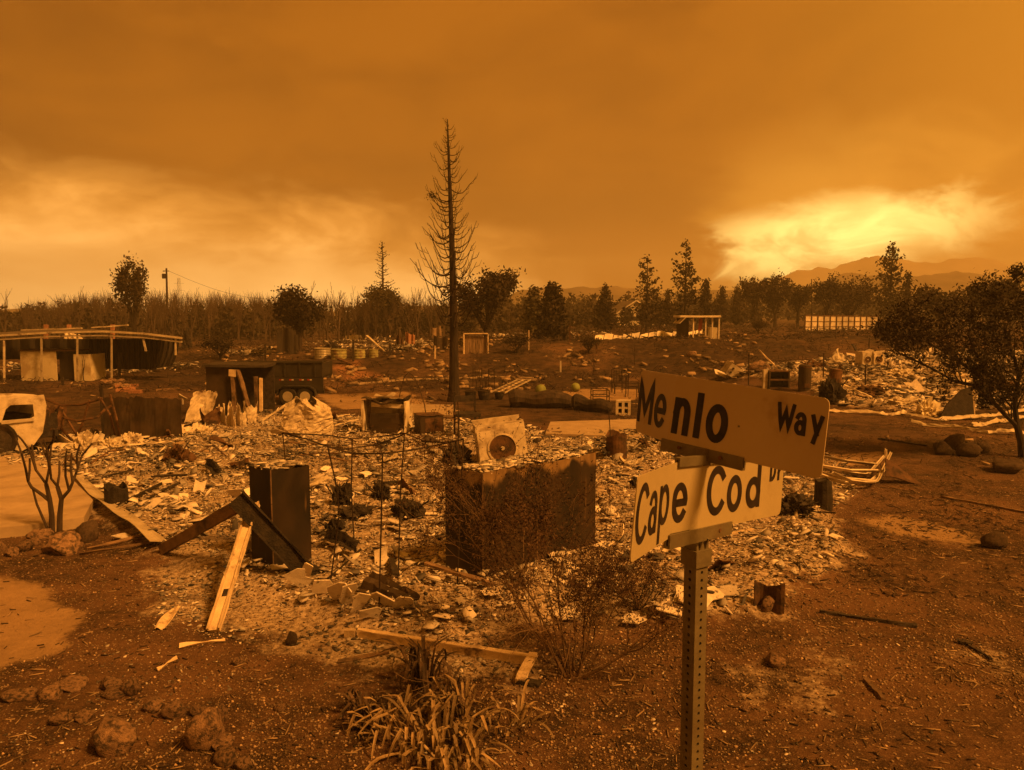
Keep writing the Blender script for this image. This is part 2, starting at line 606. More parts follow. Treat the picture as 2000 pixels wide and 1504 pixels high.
    def mesh(s, name, mat, smooth=False):
        me = bpy.data.meshes.new(name)
        me.from_pydata(s.v, [], s.f)
        me.materials.append(mat)
        if smooth:
            me.shade_smooth()
        me.update()
        return me

    def build(s, name, mat, parent=None, loc=(0, 0, 0), rz=0.0, smooth=False):
        o = bpy.data.objects.new(name, s.mesh(name, M[mat] if isinstance(mat, str) else mat, smooth))
        col.objects.link(o)
        o.location = loc
        o.rotation_euler = (0, 0, rz)
        if parent:
            o.parent = parent
        return o


def tag(o, label, cat, group=None):
    o['label'] = label
    o['category'] = cat
    if group:
        o['group'] = group
    return o


def thing(name, label, cat, loc, rz=0.0, group=None):
    o = bpy.data.objects.new(name, None)
    o.empty_display_size = .2
    col.objects.link(o)
    o.location = loc
    o.rotation_euler = (0, 0, rz)
    return tag(o, label, cat, group)


def kind(o, k):
    o['kind'] = k
    return o


def np_mesh(name, verts, loops, lstart, ltotal, mat, tone=None, smooth=False):
    me = bpy.data.meshes.new(name)
    me.vertices.add(len(verts))
    me.vertices.foreach_set('co', np.ascontiguousarray(verts, np.float32).ravel())
    me.loops.add(len(loops))
    me.loops.foreach_set('vertex_index', np.ascontiguousarray(loops, np.int32))
    me.polygons.add(len(lstart))
    me.polygons.foreach_set('loop_start', np.ascontiguousarray(lstart, np.int32))
    me.polygons.foreach_set('loop_total', np.ascontiguousarray(ltotal, np.int32))
    me.materials.append(mat)
    if tone is not None:
        a = me.attributes.new('tone', 'FLOAT', 'POINT')
        a.data.foreach_set('value', np.ascontiguousarray(tone, np.float32))
    me.update(calc_edges=True)
    if smooth:
        me.shade_smooth()
    me.validate()
    return me


def pattern_mesh(name, V, faces, mat, tone=None):
    """V: (N, k, 3) copies of one topology; faces: list of index tuples"""
    N, k, _ = V.shape
    lp = np.concatenate([np.array(f) for f in faces])
    tot = np.array([len(f) for f in faces])
    loops = (np.arange(N)[:, None] * k + lp[None]).ravel()
    ltot = np.tile(tot, N)
    lst = np.concatenate([[0], np.cumsum(ltot)[:-1]])
    tn = np.repeat(tone, k) if tone is not None else None
    return np_mesh(name, V.reshape(-1, 3), loops, lst, ltot, mat, tn)


def rot_from(yaw, tilt, taz):
    """(N,3,3) rotation: yaw about z then tilt about a horizontal axis at azimuth taz"""
    cy, sy = np.cos(yaw), np.sin(yaw)
    Z = np.zeros_like(yaw)
    O = np.ones_like(yaw)
    A = np.stack([np.stack([cy, -sy, Z], -1), np.stack([sy, cy, Z], -1), np.stack([Z, Z, O], -1)], 1)
    ax = np.stack([np.cos(taz), np.sin(taz), Z], -1)
    c, s_ = np.cos(tilt), np.sin(tilt)
    K = np.zeros((len(yaw), 3, 3))
    K[:, 0, 1], K[:, 0, 2] = -ax[:, 2], ax[:, 1]
    K[:, 1, 0], K[:, 1, 2] = ax[:, 2], -ax[:, 0]
    K[:, 2, 0], K[:, 2, 1] = -ax[:, 1], ax[:, 0]
    I = np.eye(3)[None]
    B = I + s_[:, None, None] * K + (1 - c)[:, None, None] * (K @ K)
    return B @ A


PLATE_FACES = [(0, 1, 2, 3, 4, 5), (11, 10, 9, 8, 7, 6)] + [(i, 6 + i, 6 + (i + 1) % 6, (i + 1) % 6) for i in range(6)]


def plates(P, size, tilt, thick, r):
    """(N,12,3) irregular six-cornered broken plates"""
    N = len(P)
    ang = (np.arange(6)[None] + r.uniform(-.38, .38, (N, 6))) * (math.pi / 3)
    rad = r.uniform(.38, 1.12, (N, 6)) * size[:, None] * .5
    el_ = r.uniform(.28, .95, (N, 1))
    V = np.zeros((N, 12, 3))
    V[:, :6, 0] = np.cos(ang) * rad
    V[:, :6, 1] = np.sin(ang) * rad * el_
    V[:, 6:, :2] = V[:, :6, :2]
    V[:, :6, 2] = thick[:, None] / 2
    V[:, 6:, 2] = -thick[:, None] / 2
    B = rot_from(r.uniform(0, 6.28, N), tilt, r.uniform(0, 6.28, N))
    V = np.einsum('nij,nkj->nki', B, V)
    return V + P[:, None, :]


LEAF_FACES = [(0, 1, 2, 3)]


def leaves(P, size, r, elong=2.0, fold=None):
    """(N,4,3) pointed leaf blades"""
    N = len(P)
    L = size * r.uniform(.6, 1.3, N)
    W = L / elong
    V = np.zeros((N, 4, 3))
    V[:, 0, 0] = -L / 2
    V[:, 1, 1] = -W / 2
    V[:, 2, 0] = L / 2
    V[:, 3, 1] = W / 2
    V[:, 1, 2] = V[:, 3, 2] = W * .25
    q = r.normal(size=(N, 4))
    q /= np.linalg.norm(q, axis=1)[:, None]
    w, x, y, z = q.T
    B = np.stack([np.stack([1 - 2 * (y * y + z * z), 2 * (x * y - z * w), 2 * (x * z + y * w)], -1),
                  np.stack([2 * (x * y + z * w), 1 - 2 * (x * x + z * z), 2 * (y * z - x * w)], -1),
                  np.stack([2 * (x * z - y * w), 2 * (y * z + x * w), 1 - 2 * (x * x + y * y)], -1)], 1)
    return np.einsum('nij,nkj->nki', B, V) + P[:, None, :]


def mesh_obj(name, me, parent=None, loc=(0, 0, 0)):
    o = bpy.data.objects.new(name, me)
    col.objects.link(o)
    o.location = loc
    if parent:
        o.parent = parent
    return o


def beam(name, a, b, w, h, mat, label, cat, n=6, warp=.006, group=None, up=(0, 0, 1)):
    a, b = Vector(a), Vector(b)
    m = MB().bar((0, 0, 0), b - a, w, h, n, warp, up)
    return tag(m.build(name, mat, loc=a), label, cat, group)

# ------------------------------------------------------------------ ground sheet
def make_ground():
    fine = np.radians(np.arange(-46, 46.01, .26))
    coarse = np.radians(np.arange(50, 311, 6.0))
    A = np.concatenate([fine, coarse])          # angle from +Y, clockwise
    rad = [.4]
    while rad[-1] < 1580:
        r0 = rad[-1]
        rad.append(r0 * (1.06 if r0 < 3.5 else 1.0135 if r0 < 18 else 1.022 if r0 < 70 else 1.06))
    rad = np.array(rad)
    a, r = np.meshgrid(A, rad, indexing='ij')
    x = r * np.sin(a)
    y = r * np.cos(a)
    z = H(x, y)
    na, nr = a.shape
    V = np.stack([x, y, z], -1).reshape(-1, 3)
    c0 = len(V)
    V = np.vstack([V, [[0, 0, float(H(0., 0.))]]])
    i, j = np.meshgrid(np.arange(na), np.arange(nr - 1), indexing='ij')
    i2 = (i + 1) % na
    q = np.stack([i * nr + j, i * nr + j + 1, i2 * nr + j + 1, i2 * nr + j], -1).reshape(-1, 4)
    tri = np.stack([np.full(na, c0), np.arange(na) * nr, ((np.arange(na) + 1) % na) * nr], -1)
    loops = np.concatenate([q[:, ::-1].ravel(), tri[:, ::-1].ravel()])
    tot = np.concatenate([np.full(len(q), 4), np.full(len(tri), 3)])
    st = np.concatenate([[0], np.cumsum(tot)[:-1]])
    me = np_mesh('ground', V, loops, st, tot, GROUND, smooth=True)
    X, Y = V[:, 0], V[:, 1]
    ash = np.maximum(poly_mask(X, Y, LOT_A, .8, .35, 1.2), poly_mask(X, Y, LOT_A2, .7, .5, 1.2) * .7)
    ash = np.maximum(ash, .62 * poly_mask(X, Y, STREAK, .35, .2, 1.2))
    ash = np.maximum(ash, .52 * poly_mask(X, Y, PALE, .5, .3, 1.2))
    ash = np.maximum(ash, .40 * poly_mask(X, Y, PALE2, .6, .4, 1.2))
    ash = np.maximum(ash, poly_mask(X, Y, LOT_B, .8, .6, .4))
    sand = np.maximum.reduce([poly_mask(X, Y, P, s, nz, 1.3) for P, s, nz in
                              ((SAND1, .75, .35), (SAND2, .40, .15), (SAND3, .6, .2), (SAND4, .3, .3), (SAND5, .6, .6))])
    red = poly_mask(X, Y, RED, .5, .8, .5)
    chz = sst(np.hypot(X, Y), 17, 32) * (1 - sst(np.hypot(X, Y), 120, 200)) * sst(fbm(X * .22, Y * .12, 47), .34, .56)
    ca = me.attributes.new('char', 'FLOAT', 'POINT')
    ca.data.foreach_set('value', chz.astype(np.float32))
    attr = me.attributes.new('mask', 'FLOAT_COLOR', 'POINT')
    c = np.stack([ash, sand, red, np.ones_like(ash)], -1)
    attr.data.foreach_set('color', c.astype(np.float32).ravel())
    o = mesh_obj('ground', me)
    kind(o, 'structure')
    return o


def ground_material():
    m = bpy.data.materials.new('burnt_soil')
    m.use_nodes = True
    t = m.node_tree
    b = t.nodes['Principled BSDF']
    L = t.links.new
    co = t.nodes.new('ShaderNodeTexCoord')

    def noise(sc, det=6, ro=.6, st=(1, 1, 1)):
        mp = t.nodes.new('ShaderNodeMapping')
        mp.inputs['Scale'].default_value = st
        L(co.outputs['Object'], mp.inputs[0])
        n = t.nodes.new('ShaderNodeTexNoise')
        n.inputs['Scale'].default_value = sc
        n.inputs['Detail'].default_value = det
        n.inputs['Roughness'].default_value = ro
        L(mp.outputs[0], n.inputs[0])
        return n.outputs[0]

    def mix(f, a, c):
        n = t.nodes.new('ShaderNodeMix')
        n.data_type = 'RGBA'
        L(f, n.inputs[0])
        for v, s in ((a, n.inputs[6]), (c, n.inputs[7])):
            if isinstance(v, tuple):
                s.default_value = (*v, 1)
            else:
                L(v, s)
        return n.outputs[2]

    def step(v, a, c, lo=0., hi=1.):
        n = t.nodes.new('ShaderNodeMapRange')
        n.interpolation_type = 'SMOOTHSTEP'
        L(v, n.inputs[0])
        n.inputs[1].default_value = a
        n.inputs[2].default_value = c
        n.inputs[3].default_value = lo
        n.inputs[4].default_value = hi
        return n.outputs[0]

    def mul(a, c):
        n = t.nodes.new('ShaderNodeMath')
        n.operation = 'MULTIPLY'
        for v, s in ((a, n.inputs[0]), (c, n.inputs[1])):
            if isinstance(v, float):
                s.default_value = v
            else:
                L(v, s)
        return n.outputs[0]
    big = noise(.35, 6, .6)
    mid = noise(1.7, 8, .65)
    fine = noise(14, 8, .7)
    streak = noise(1.2, 7, .65, (.35, 1.6, 1))
    soil = mix(step(mid, .38, .64), (.020, .0115, .0065), (.088, .047, .025))
    soil = mix(mul(step(big, .45, .68), .8), soil, (.125, .066, .034))
    soil = mix(mul(step(streak, .56, .72), .75), soil, (.021, .014, .009))
    soil = mix(mul(step(fine, .50, .66), .6), soil, (.150, .090, .050))
    grit = noise(70, 5, .75)
    soil = mix(mul(step(grit, .53, .64), .55), soil, (.24, .15, .085))
    soil = mix(mul(step(grit, .46, .36), .6), soil, (.018, .012, .008))
    patch = noise(.8, 8, .7, (.6, 1.3, 1))
    soil = mix(mul(step(patch, .54, .66), .72), soil, (.022, .015, .010))
    vo = t.nodes.new('ShaderNodeTexVoronoi')
    vo.inputs['Scale'].default_value = 34
    L(co.outputs['Object'], vo.inputs[0])
    sv = t.nodes.new('ShaderNodeSeparateColor')
    L(vo.outputs['Color'], sv.inputs[0])
    peb = mul(step(sv.outputs[0], .80, .86), step(vo.outputs['Distance'], .42, .30))
    soil = mix(mul(peb, .6), soil, (.38, .27, .17))
    at_ = t.nodes.new('ShaderNodeAttribute')
    at_.attribute_name = 'mask'
    s3 = t.nodes.new('ShaderNodeSeparateColor')
    L(at_.outputs['Color'], s3.inputs[0])
    ac = t.nodes.new('ShaderNodeAttribute')
    ac.attribute_name = 'char'
    soil = mix(mul(ac.outputs['Fac'], .80), soil, mix(step(mid, .40, .62), (.012, .008, .0055), (.046, .028, .017)))
    rag = noise(2.6, 9, .72)
    def ragged(v, lo, hi):
        n = t.nodes.new('ShaderNodeMath')
        n.operation = 'MULTIPLY_ADD'
        L(rag, n.inputs[0])
        n.inputs[1].default_value = 1.5
        n2 = t.nodes.new('ShaderNodeMath')
        n2.operation = 'ADD'
        L(v, n.inputs[2])
        L(n.outputs[0], n2.inputs[0])
        n2.inputs[1].default_value = -.75
        return step(n2.outputs[0], lo, hi)
    ashc = mix(step(fine, .35, .65), (.17, .12, .076), (.52, .41, .30))
    ashc = mix(mul(step(streak, .50, .66), .8), ashc, (.055, .038, .025))
    soil = mix(mul(ragged(s3.outputs[0], .30, .62), .85), soil, ashc)
    sandc = mix(step(mid, .3, .7), (.23, .150, .078), (.31, .205, .110))
    soil = mix(mul(ragged(s3.outputs[1], .35, .68), .88), soil, sandc)
    soil = mix(mul(s3.outputs[2], .85), soil, (.26, .125, .062))
    L(soil, b.inputs['Base Color'])
    b.inputs['Roughness'].default_value = .95
    b.inputs['Specular IOR Level'].default_value = .15
    ad = t.nodes.new('ShaderNodeMath')
    ad.operation = 'ADD'
    L(fine, ad.inputs[0])
    L(mul(peb, .6), ad.inputs[1])
    bp = t.nodes.new('ShaderNodeBump')
    bp.inputs['Strength'].default_value = .9
    bp.inputs['Distance'].default_value = .035
    L(ad.outputs[0], bp.inputs['Height'])
    L(bp.outputs[0], b.inputs['Normal'])
    return m


GROUND = ground_material()
ground = make_ground()

# concrete driveway on the left, pads in the middle distance
def slab(name, P, top=.05):
    zz = [hz(a, b) for a, b in P]
    z = max(max(zz), 0) + top
    m = MB()
    m.prism([tuple(p) for p in P], min(zz) - .25, z)
    o = m.build(name, 'concrete')
    return kind(o, 'structure')


slab('driveway', DRIVE, .045)
slab('concrete_pad', poly_px([(785, 813), (800, 793), (888, 794), (893, 814)])[::-1], .06)
slab('concrete_pad', poly_px([(1065, 862), (1075, 838), (1250, 832), (1330, 852), (1240, 868)])[::-1], .05)

# ------------------------------------------------------------------ hills
def hill_material():
    return wmat('wooded_hill', (.09, .065, .035), (.17, .12, .065), .05, .95, bump=0, vary=.1)


M['hill'] = hill_material()
M['mountain'] = wmat('hazed_mountain', (.28, .21, .13), (.38, .29, .18), .02, .95, bump=0, vary=.1)  # distance haze worked into the base colour, paler than the bare slope


def hills(name, d, depth, prof, seed, rough, mat='hill'):
    """ridge of hills: prof maps pixel x to ridge pixel y at distance d"""
    xs = np.linspace(-1.35, 1.35, 300)
    ys = np.linspace(0, 1, 40)
    px = np.array([p[0] for p in prof])
    py = np.array([p[1] for p in prof])
    u, v = np.meshgrid(xs, ys, indexing='ij')
    X = u * (d + (v - .5) * depth * .3)
    Y = d + (v - .5) * depth
    ridge = (620 - np.interp(1000 + F * u, px, py)) / F * d + CAMZ
    shape = np.clip(1 - np.abs(v - .5) * 2, 0, 1) ** .8
    n = fbm(X / (depth * .12), Y / (depth * .12), seed, 5)
    Z = ridge * shape * (.72 + .56 * n * (1 - shape * .55)) + (fbm(X / 14, Y / 14, seed + 9, 3) - .5) * rough * shape
    Z = np.where((v == 0) | (v == 1), -4, Z)
    V = np.stack([X, Y, Z], -1).reshape(-1, 3)
    na, nr = u.shape
    i, j = np.meshgrid(np.arange(na - 1), np.arange(nr - 1), indexing='ij')
    q = np.stack([i * nr + j, (i + 1) * nr + j, (i + 1) * nr + j + 1, i * nr + j + 1], -1).reshape(-1, 4)
    me = np_mesh(name, V, q.ravel(), np.arange(len(q)) * 4, np.full(len(q), 4), M[mat])
    return kind(mesh_obj(name, me), 'structure')


hills('near_hills', 520, 280, [(-900, 600), (700, 606), (960, 585), (1010, 562), (1080, 555), (1130, 549), (1200, 556), (1260, 566),
                          (1400, 560), (1500, 548), (1600, 535), (1680, 522), (1800, 520), (1900, 530), (2000, 525),
                          (2300, 500), (2900, 540)], 3, 9)
hills('far_mountains', 1250, 500, [(-900, 612), (1200, 606), (1400, 570), (1480, 540), (1540, 520), (1620, 500), (1690, 484),
                               (1730, 480), (1790, 489), (1820, 485), (1860, 482), (1920, 492), (2000, 500), (2300, 515),
                               (2900, 560)], 8, 12, 'mountain')

# smoky air
M['haze'] = bpy.data.materials.new('smoky_air')
M['haze'].use_nodes = True
_t = M['haze'].node_tree
_t.nodes.clear()
_pv = _t.nodes.new('ShaderNodeVolumePrincipled')
_pv.inputs['Color'].default_value = (.97, .86, .58, 1)
_pv.inputs['Density'].default_value = .0012
_pv.inputs['Anisotropy'].default_value = .25
_o = _t.nodes.new('ShaderNodeOutputMaterial')
_t.links.new(_pv.outputs[0], _o.inputs['Volume'])
hzb = MB().box((0, 0, 62), (3300, 3300, 136)).build('haze', 'haze')
kind(hzb, 'stuff')

# ------------------------------------------------------------------ rubble and gravel
CABS = []          # (centre, half sizes, yaw, top z) of tall cabinets: rubble lies on them, none inside


def in_poly_pts(P, n, r):
    lo, hi = P.min(0), P.max(0)
    out = []
    tot = 0
    while tot < n:
        q = r.uniform(lo, hi, (n * 2, 2))
        k = poly_mask(q[:, 0], q[:, 1], P, .25, .3, .9) > r.uniform(.2, .9, len(q))
        out.append(q[k])
        tot += k.sum()
    return np.vstack(out)[:n]


def rubble(name, parts, mat, kindv='stuff'):
    V = np.concatenate([p[0] for p in parts])
    T = np.concatenate([p[1] for p in parts])
    me = pattern_mesh(name, V, PLATE_FACES, M[mat], T)
    return kind(mesh_obj(name, me), kindv)


def tones(n, r, dark=.22):
    t = r.uniform(.45, 1.12, n)
    k = r.uniform(size=n)
    t = np.where(k < dark, r.uniform(.06, .22, n), t)
    t = np.where((k > dark) & (k < dark + .22), r.uniform(.3, .6, n), t)
    return t


def scatter(Q, smin, smax, tilt, lift, r, dark=.2, pw=2.2):
    n = len(Q)
    s = smin + (smax - smin) * r.uniform(size=n) ** pw
    z = H(Q[:, 0], Q[:, 1]) + r.uniform(0, 1, n) * lift + s * .06
    P = np.stack([Q[:, 0], Q[:, 1], z], -1)
    tl = np.abs(r.normal(0, tilt, n))
    return plates(P, s, tl, np.clip(s * .09, .006, .02), r), tones(n, r, dark + .5 * sst(fbm(Q[:, 0] * .9, Q[:, 1] * .9, 88), .52, .68))


def clump(Q, r, sc=1.3, keep=.62):
    """drop points where a noise field says bare ash"""
    f = fbm(Q[:, 0] * sc, Q[:, 1] * sc, 77)
    return Q[f > r.uniform(.25, keep, len(Q))]


rA = np.random.default_rng(5)
pA = [scatter(clump(in_poly_pts(LOT_A, 17000, rA), rA), .06, .34, .5, .09, rA, .16, 3.4),
      scatter(in_poly_pts(LOT_A, 46000, rA), .02, .10, .55, .04, rA, .22, 1.6),
      scatter(clump(in_poly_pts(LOT_A2, 2600, rA), rA), .02, .12, .35, .01, rA, .35)]
fr = rA.uniform(size=(7000, 2))
fr = np.stack([(fr[:, 0] - .5) * 9.5 + .4, 5.2 + fr[:, 1] * 7], -1)
pA.append(scatter(fr[fbm(fr[:, 0] * .9, fr[:, 1] * .9, 12) > rA.uniform(.3, .8, len(fr))], .015, .06, .3, .004, rA, .45))
rubble('house_rubble', pA, 'plaster')
rB = np.random.default_rng(6)
rubble('neighbour_rubble', [scatter(clump(in_poly_pts(LOT_B, 9000, rB), rB, .5), .12, .62, .5, .16, rB, .24),
                            scatter(in_poly_pts(LOT_B, 12000, rB), .06, .26, .5, .06, rB, .3)], 'plaster')


def far_rubble(name, pxs, n, spread, seed):
    r = np.random.default_rng(seed)
    Q = []
    for a, b, w in pxs:
        c = gp(a, b)
        Q.append(np.stack([c.x + r.normal(0, w, n), c.y + r.normal(0, w * spread, n)], -1))
    Q = np.vstack(Q)
    rubble(name, [scatter(Q, .12, .75, .55, .35, r, .3)], 'plaster')


far_rubble('distant_rubble', [(490, 690, 1.2), (545, 688, 1.0), (640, 672, 1.5), (700, 668, 2.0), (760, 675, 2.0),
                              (810, 672, 1.6), (845, 676, 1.2), (980, 660, 1.2), (670, 680, 1.2), (730, 682, 1.4), (790, 684, 1.4), (520, 692, .8)], 130, 1.0, 21)
far_rubble('distant_rubble', [(1130, 655, 1.3), (1100, 640, 2.0), (1150, 632, 2.0), (1240, 640, 2.0), (1300, 636, 2.0),
                              (650, 640, 3.0), (850, 640, 3.0), (960, 640, 3)], 60, 1.6, 22)
far_rubble('carport_rubble', [(20, 725, .9), (60, 720, .7), (210, 728, .8), (260, 727, 1.0), (310, 722, 1.0), (350, 718, .8)], 70, .9, 23)

# gravel in the foreground: low faceted pebbles
rG = np.random.default_rng(9)
n = 95000
d = 4.2 + 11 * rG.uniform(size=n) ** 1.7
aa = rG.uniform(-.80, .80, n)
gx, gy = d * aa, d
keep = (fbm(gx * .7, gy * .7, 41) > rG.uniform(.18, .72, n)) & (poly_mask(gx, gy, DRIVE, .05) < .3) & (poly_mask(gx, gy, SAND2, .1) < .3)
gx, gy = gx[keep], gy[keep]
s = .008 + .026 * rG.uniform(size=len(gx)) ** 2.2
V = np.zeros((len(gx), 6, 3))
for k in range(4):
    g = k * math.pi / 2 + rG.uniform(-.3, .3, len(gx))
    V[:, k, 0] = np.cos(g) * s * rG.uniform(.7, 1.2, len(gx)) * .6
    V[:, k, 1] = np.sin(g) * s * rG.uniform(.7, 1.2, len(gx)) * .6
V[:, 4, 2] = s * .45
V[:, 5, 2] = -s * .3
V += np.stack([gx, gy, H(gx, gy) + s * .12], -1)[:, None, :]
M['gravel'] = wmat('gravel_stone', (.20, .13, .075), (.36, .25, .155), 3, tone=True, bump=0)
tn = np.where(rG.uniform(size=len(gx)) < .07, rG.uniform(1.1, 1.6, len(gx)), rG.uniform(.15, .95, len(gx)))
kind(mesh_obj('gravel', pattern_mesh('gravel', V, [(0, 1, 4), (1, 2, 4), (2, 3, 4), (3, 0, 4), (1, 0, 5), (2, 1, 5), (3, 2, 5), (0, 3, 5)],
                                     M['gravel'], tn)), 'stuff')


# ------------------------------------------------------------------ the largest broken plaster pieces, one by one
def shard_mesh(k):
    """broken board piece: straight edges, snapped corners, a bite out of one side"""
    r = random.Random(100 + k)
    w, h = .5, .5 * r.uniform(.38, .9)
    c = [(-w, -h), (w, -h), (w, h), (-w, h)]
    pts = []
    for i in range(4):
        x0, y0 = c[i]
        x1, y1 = c[(i + 1) % 4]
        x0 *= r.uniform(.6, 1.05)
        y0 *= r.uniform(.6, 1.05)
        if r.random() < .55:                   # snapped corner
            pts.append((x0 * r.uniform(.55, .8), y0))
            pts.append((x0, y0 * r.uniform(.3, .7)) if i % 2 else (x0, y0 * r.uniform(.5, .8)))
        else:
            pts.append((x0, y0))
    if r.random() < .8:
        a = r.randrange(len(pts))
        b = (a + 1) % len(pts)
        mx, my = (pts[a][0] + pts[b][0]) / 2, (pts[a][1] + pts[b][1]) / 2
        pts.insert(a + 1, (mx * r.uniform(.5, .8), my * r.uniform(.5, .8)))
    pts.sort(key=lambda q: math.atan2(q[1], q[0]))
    n = len(pts)
    t = r.uniform(.03, .045)
    tw = r.uniform(-.25, .25)
    m = MB()
    z = [tw * x * y + r.uniform(-.012, .012) for x, y in pts]
    vs = [(0, 0, t / 2)] + [(x, y, zz + t / 2) for (x, y), zz in zip(pts, z)] + [(0, 0, -t / 2)] + [(x, y, zz - t / 2) for (x, y), zz in zip(pts, z)]
    fs = []
    for i in range(n):
        j = (i + 1) % n
        fs += [(0, 1 + i, 1 + j), (n + 1, n + 2 + j, n + 2 + i), (1 + i, n + 2 + i, n + 2 + j, 1 + j)]
    m.add(vs, fs)
    return m.mesh('plaster_fragment', M['shard'])


SH = [shard_mesh(k) for k in range(22)]


def put_shard(p, s, tilt, taz, yaw, label, group, z=None):
    o = bpy.data.objects.new('plaster_fragment', random.choice(SH))
    col.objects.link(o)
    zz = hz(p[0], p[1]) if z is None else z
    o.location = (p[0], p[1], zz + .03 + s * .28 * math.sin(tilt))
    o.rotation_euler = (Matrix.Rotation(tilt, 3, Vector((math.cos(taz), math.sin(taz), 0))) @ Matrix.Rotation(yaw, 3, 'Z')).to_euler()
    o.scale = (s, s, min(s, .5))
    return tag(o, label, 'rubble', group)


# burnt litter: twigs, chips and dead tufts over the open ground
rL = np.random.default_rng(19)


def litter(name, n, d0, d1, pw, smin, smax, elong, mat, stand, seed, px0=-150, px1=2150, thr=(.35, .75)):
    r = np.random.default_rng(seed)
    d = d0 + (d1 - d0) * r.uniform(size=n) ** pw
    x = (r.uniform(px0, px1, n) - 1000) / F * d
    f = fbm(x * 4 / d0 ** .5, d * 4 / d0 ** .5 * .6, seed)
    k = (f > r.uniform(thr[0], thr[1], n)) & (poly_mask(x, d, DRIVE, .05) < .3)
    x, d = x[k], d[k]
    m = len(x)
    L = r.uniform(smin, smax, m)
    W_ = L / elong
    V = np.zeros((m, 6, 3))
    V[:, 0, 0] = V[:, 3, 0] = -L / 2
    V[:, 1, 0] = V[:, 4, 0] = L / 2
    V[:, 0, 1] = -W_ / 2
    V[:, 1, 1] = -W_ / 3
    V[:, 3, 1] = W_ / 2
    V[:, 4, 1] = W_ / 3
    V[:, 2, 2] = V[:, 5, 2] = W_ * .7
    V[:, 2, 0] = -L / 2
    V[:, 5, 0] = L / 2
    B = rot_from(r.uniform(0, 6.28, m), np.abs(r.normal(0, stand, m)), r.uniform(0, 6.28, m))
    V = np.einsum('nij,nkj->nki', B, V)
    V += np.stack([x, d, H(x, d) + L * .25 * min(stand, 1) + .004], -1)[:, None, :]
    me = pattern_mesh(name, V, [(0, 1, 5, 2), (3, 2, 5, 4), (0, 3, 4, 1), (0, 2, 3), (1, 4, 5)], M[mat], r.uniform(.35, 1.3, m))
    return kind(mesh_obj(name, me), 'stuff')


M['litter'] = wmat('burnt_litter', (.022, .015, .010), (.075, .046, .026), 3, tone=True, bump=0)
M['straw'] = wmat('dry_litter', (.17, .11, .06), (.30, .21, .12), 3, tone=True, bump=0)
litter('charred_litter', 6000, 4.5, 16, 1.4, .015, .08, 5, 'litter', .12, 51)
litter('dry_litter', 3500, 4.5, 14, 1.4, .03, .14, 9, 'straw', .10, 52)
litter('dead_brush', 16000, 17, 40, .8, .05, .26, 12, 'litter', .8, 53, thr=(.44, .70))
litter('dead_brush', 22000, 34, 64, .9, .12, .50, 12, 'litter', 1.0, 57, thr=(.40, .66))
litter('dead_brush', 16000, 55, 115, 1.0, .3, .9, 9, 'litter', .9, 54, thr=(.40, .70))
litter('pale_litter', 3000, 16, 70, 1.0, .08, .35, 3, 'straw', .3, 55, thr=(.45, .75))
litter('pale_litter', 2600, 34, 75, 1.0, .15, .6, 2.2, 'straw', .35, 56, 400, 1500, thr=(.50, .75))
litter('charred_litter', 9000, 9, 24, 1.0, .03, .14, 7, 'litter', .3, 58, 1350, 2200, thr=(.42, .70))
litter('dry_litter', 3500, 9, 26, 1.0, .02, .12, 7, 'straw', .25, 59, 1350, 2200, thr=(.45, .72))
litter('charred_litter', 5000, 12, 22, 1.0, .03, .14, 7, 'litter', .3, 60, -200, 500, thr=(.42, .70))

# ------------------------------------------------------------------ street name sign
PLATE_H = .213


def arc(cx, cy, rx, ry, a0, a1, n=18):
    return [(cx + rx * math.cos(math.radians(a0 + (a1 - a0) * i / n)), cy + ry * math.sin(math.radians(a0 + (a1 - a0) * i / n)))
            for i in range(n + 1)]


GLY = {
    'M': [[(0, 0), (0, 1), (.5, .22), (1, 1), (1, 0)]],
    'e': [[(.03, .5), (.97, .5)] + arc(.5, .5, .5, .5, 8, 318, 24)],
    'n': [[(0, 0), (0, 1)], [(0, .66)] + arc(.5, .62, .5, .38, 160, 0, 14) + [(1, 0)]],
    'l': [[(.5, 0), (.5, 1)]],
    'o': [arc(.5, .5, .5, .5, 0, 360, 28)],
    'W': [[(0, 1), (.25, 0), (.5, .86), (.75, 0), (1, 1)]],
    'a': [arc(.47, .70, .46, .30, 155, 0, 14) + [(.95, 0)], arc(.47, .29, .47, .29, 0, 360, 22)],
    'y': [[(0, 1), (.55, .34)], [(1, 1), (.28, 0)]],
    'C': [arc(.55, .5, .55, .5, 42, 318, 26)],
    'p': [[(0, 0), (0, 1)], arc(.5, .67, .5, .33, 0, 360, 22)],
    'd': [[(1, 0), (1, 1)], arc(.5, .31, .5, .31, 0, 360, 22)],
    'D': [[(0, 0), (0, 1)] + arc(.25, .5, .75, .5, 90, -90, 16) + [(0, 0)]],
    'r': [[(0, 0), (0, 1)], [(0, .62), (.35, .9), (1, .96)]],
}


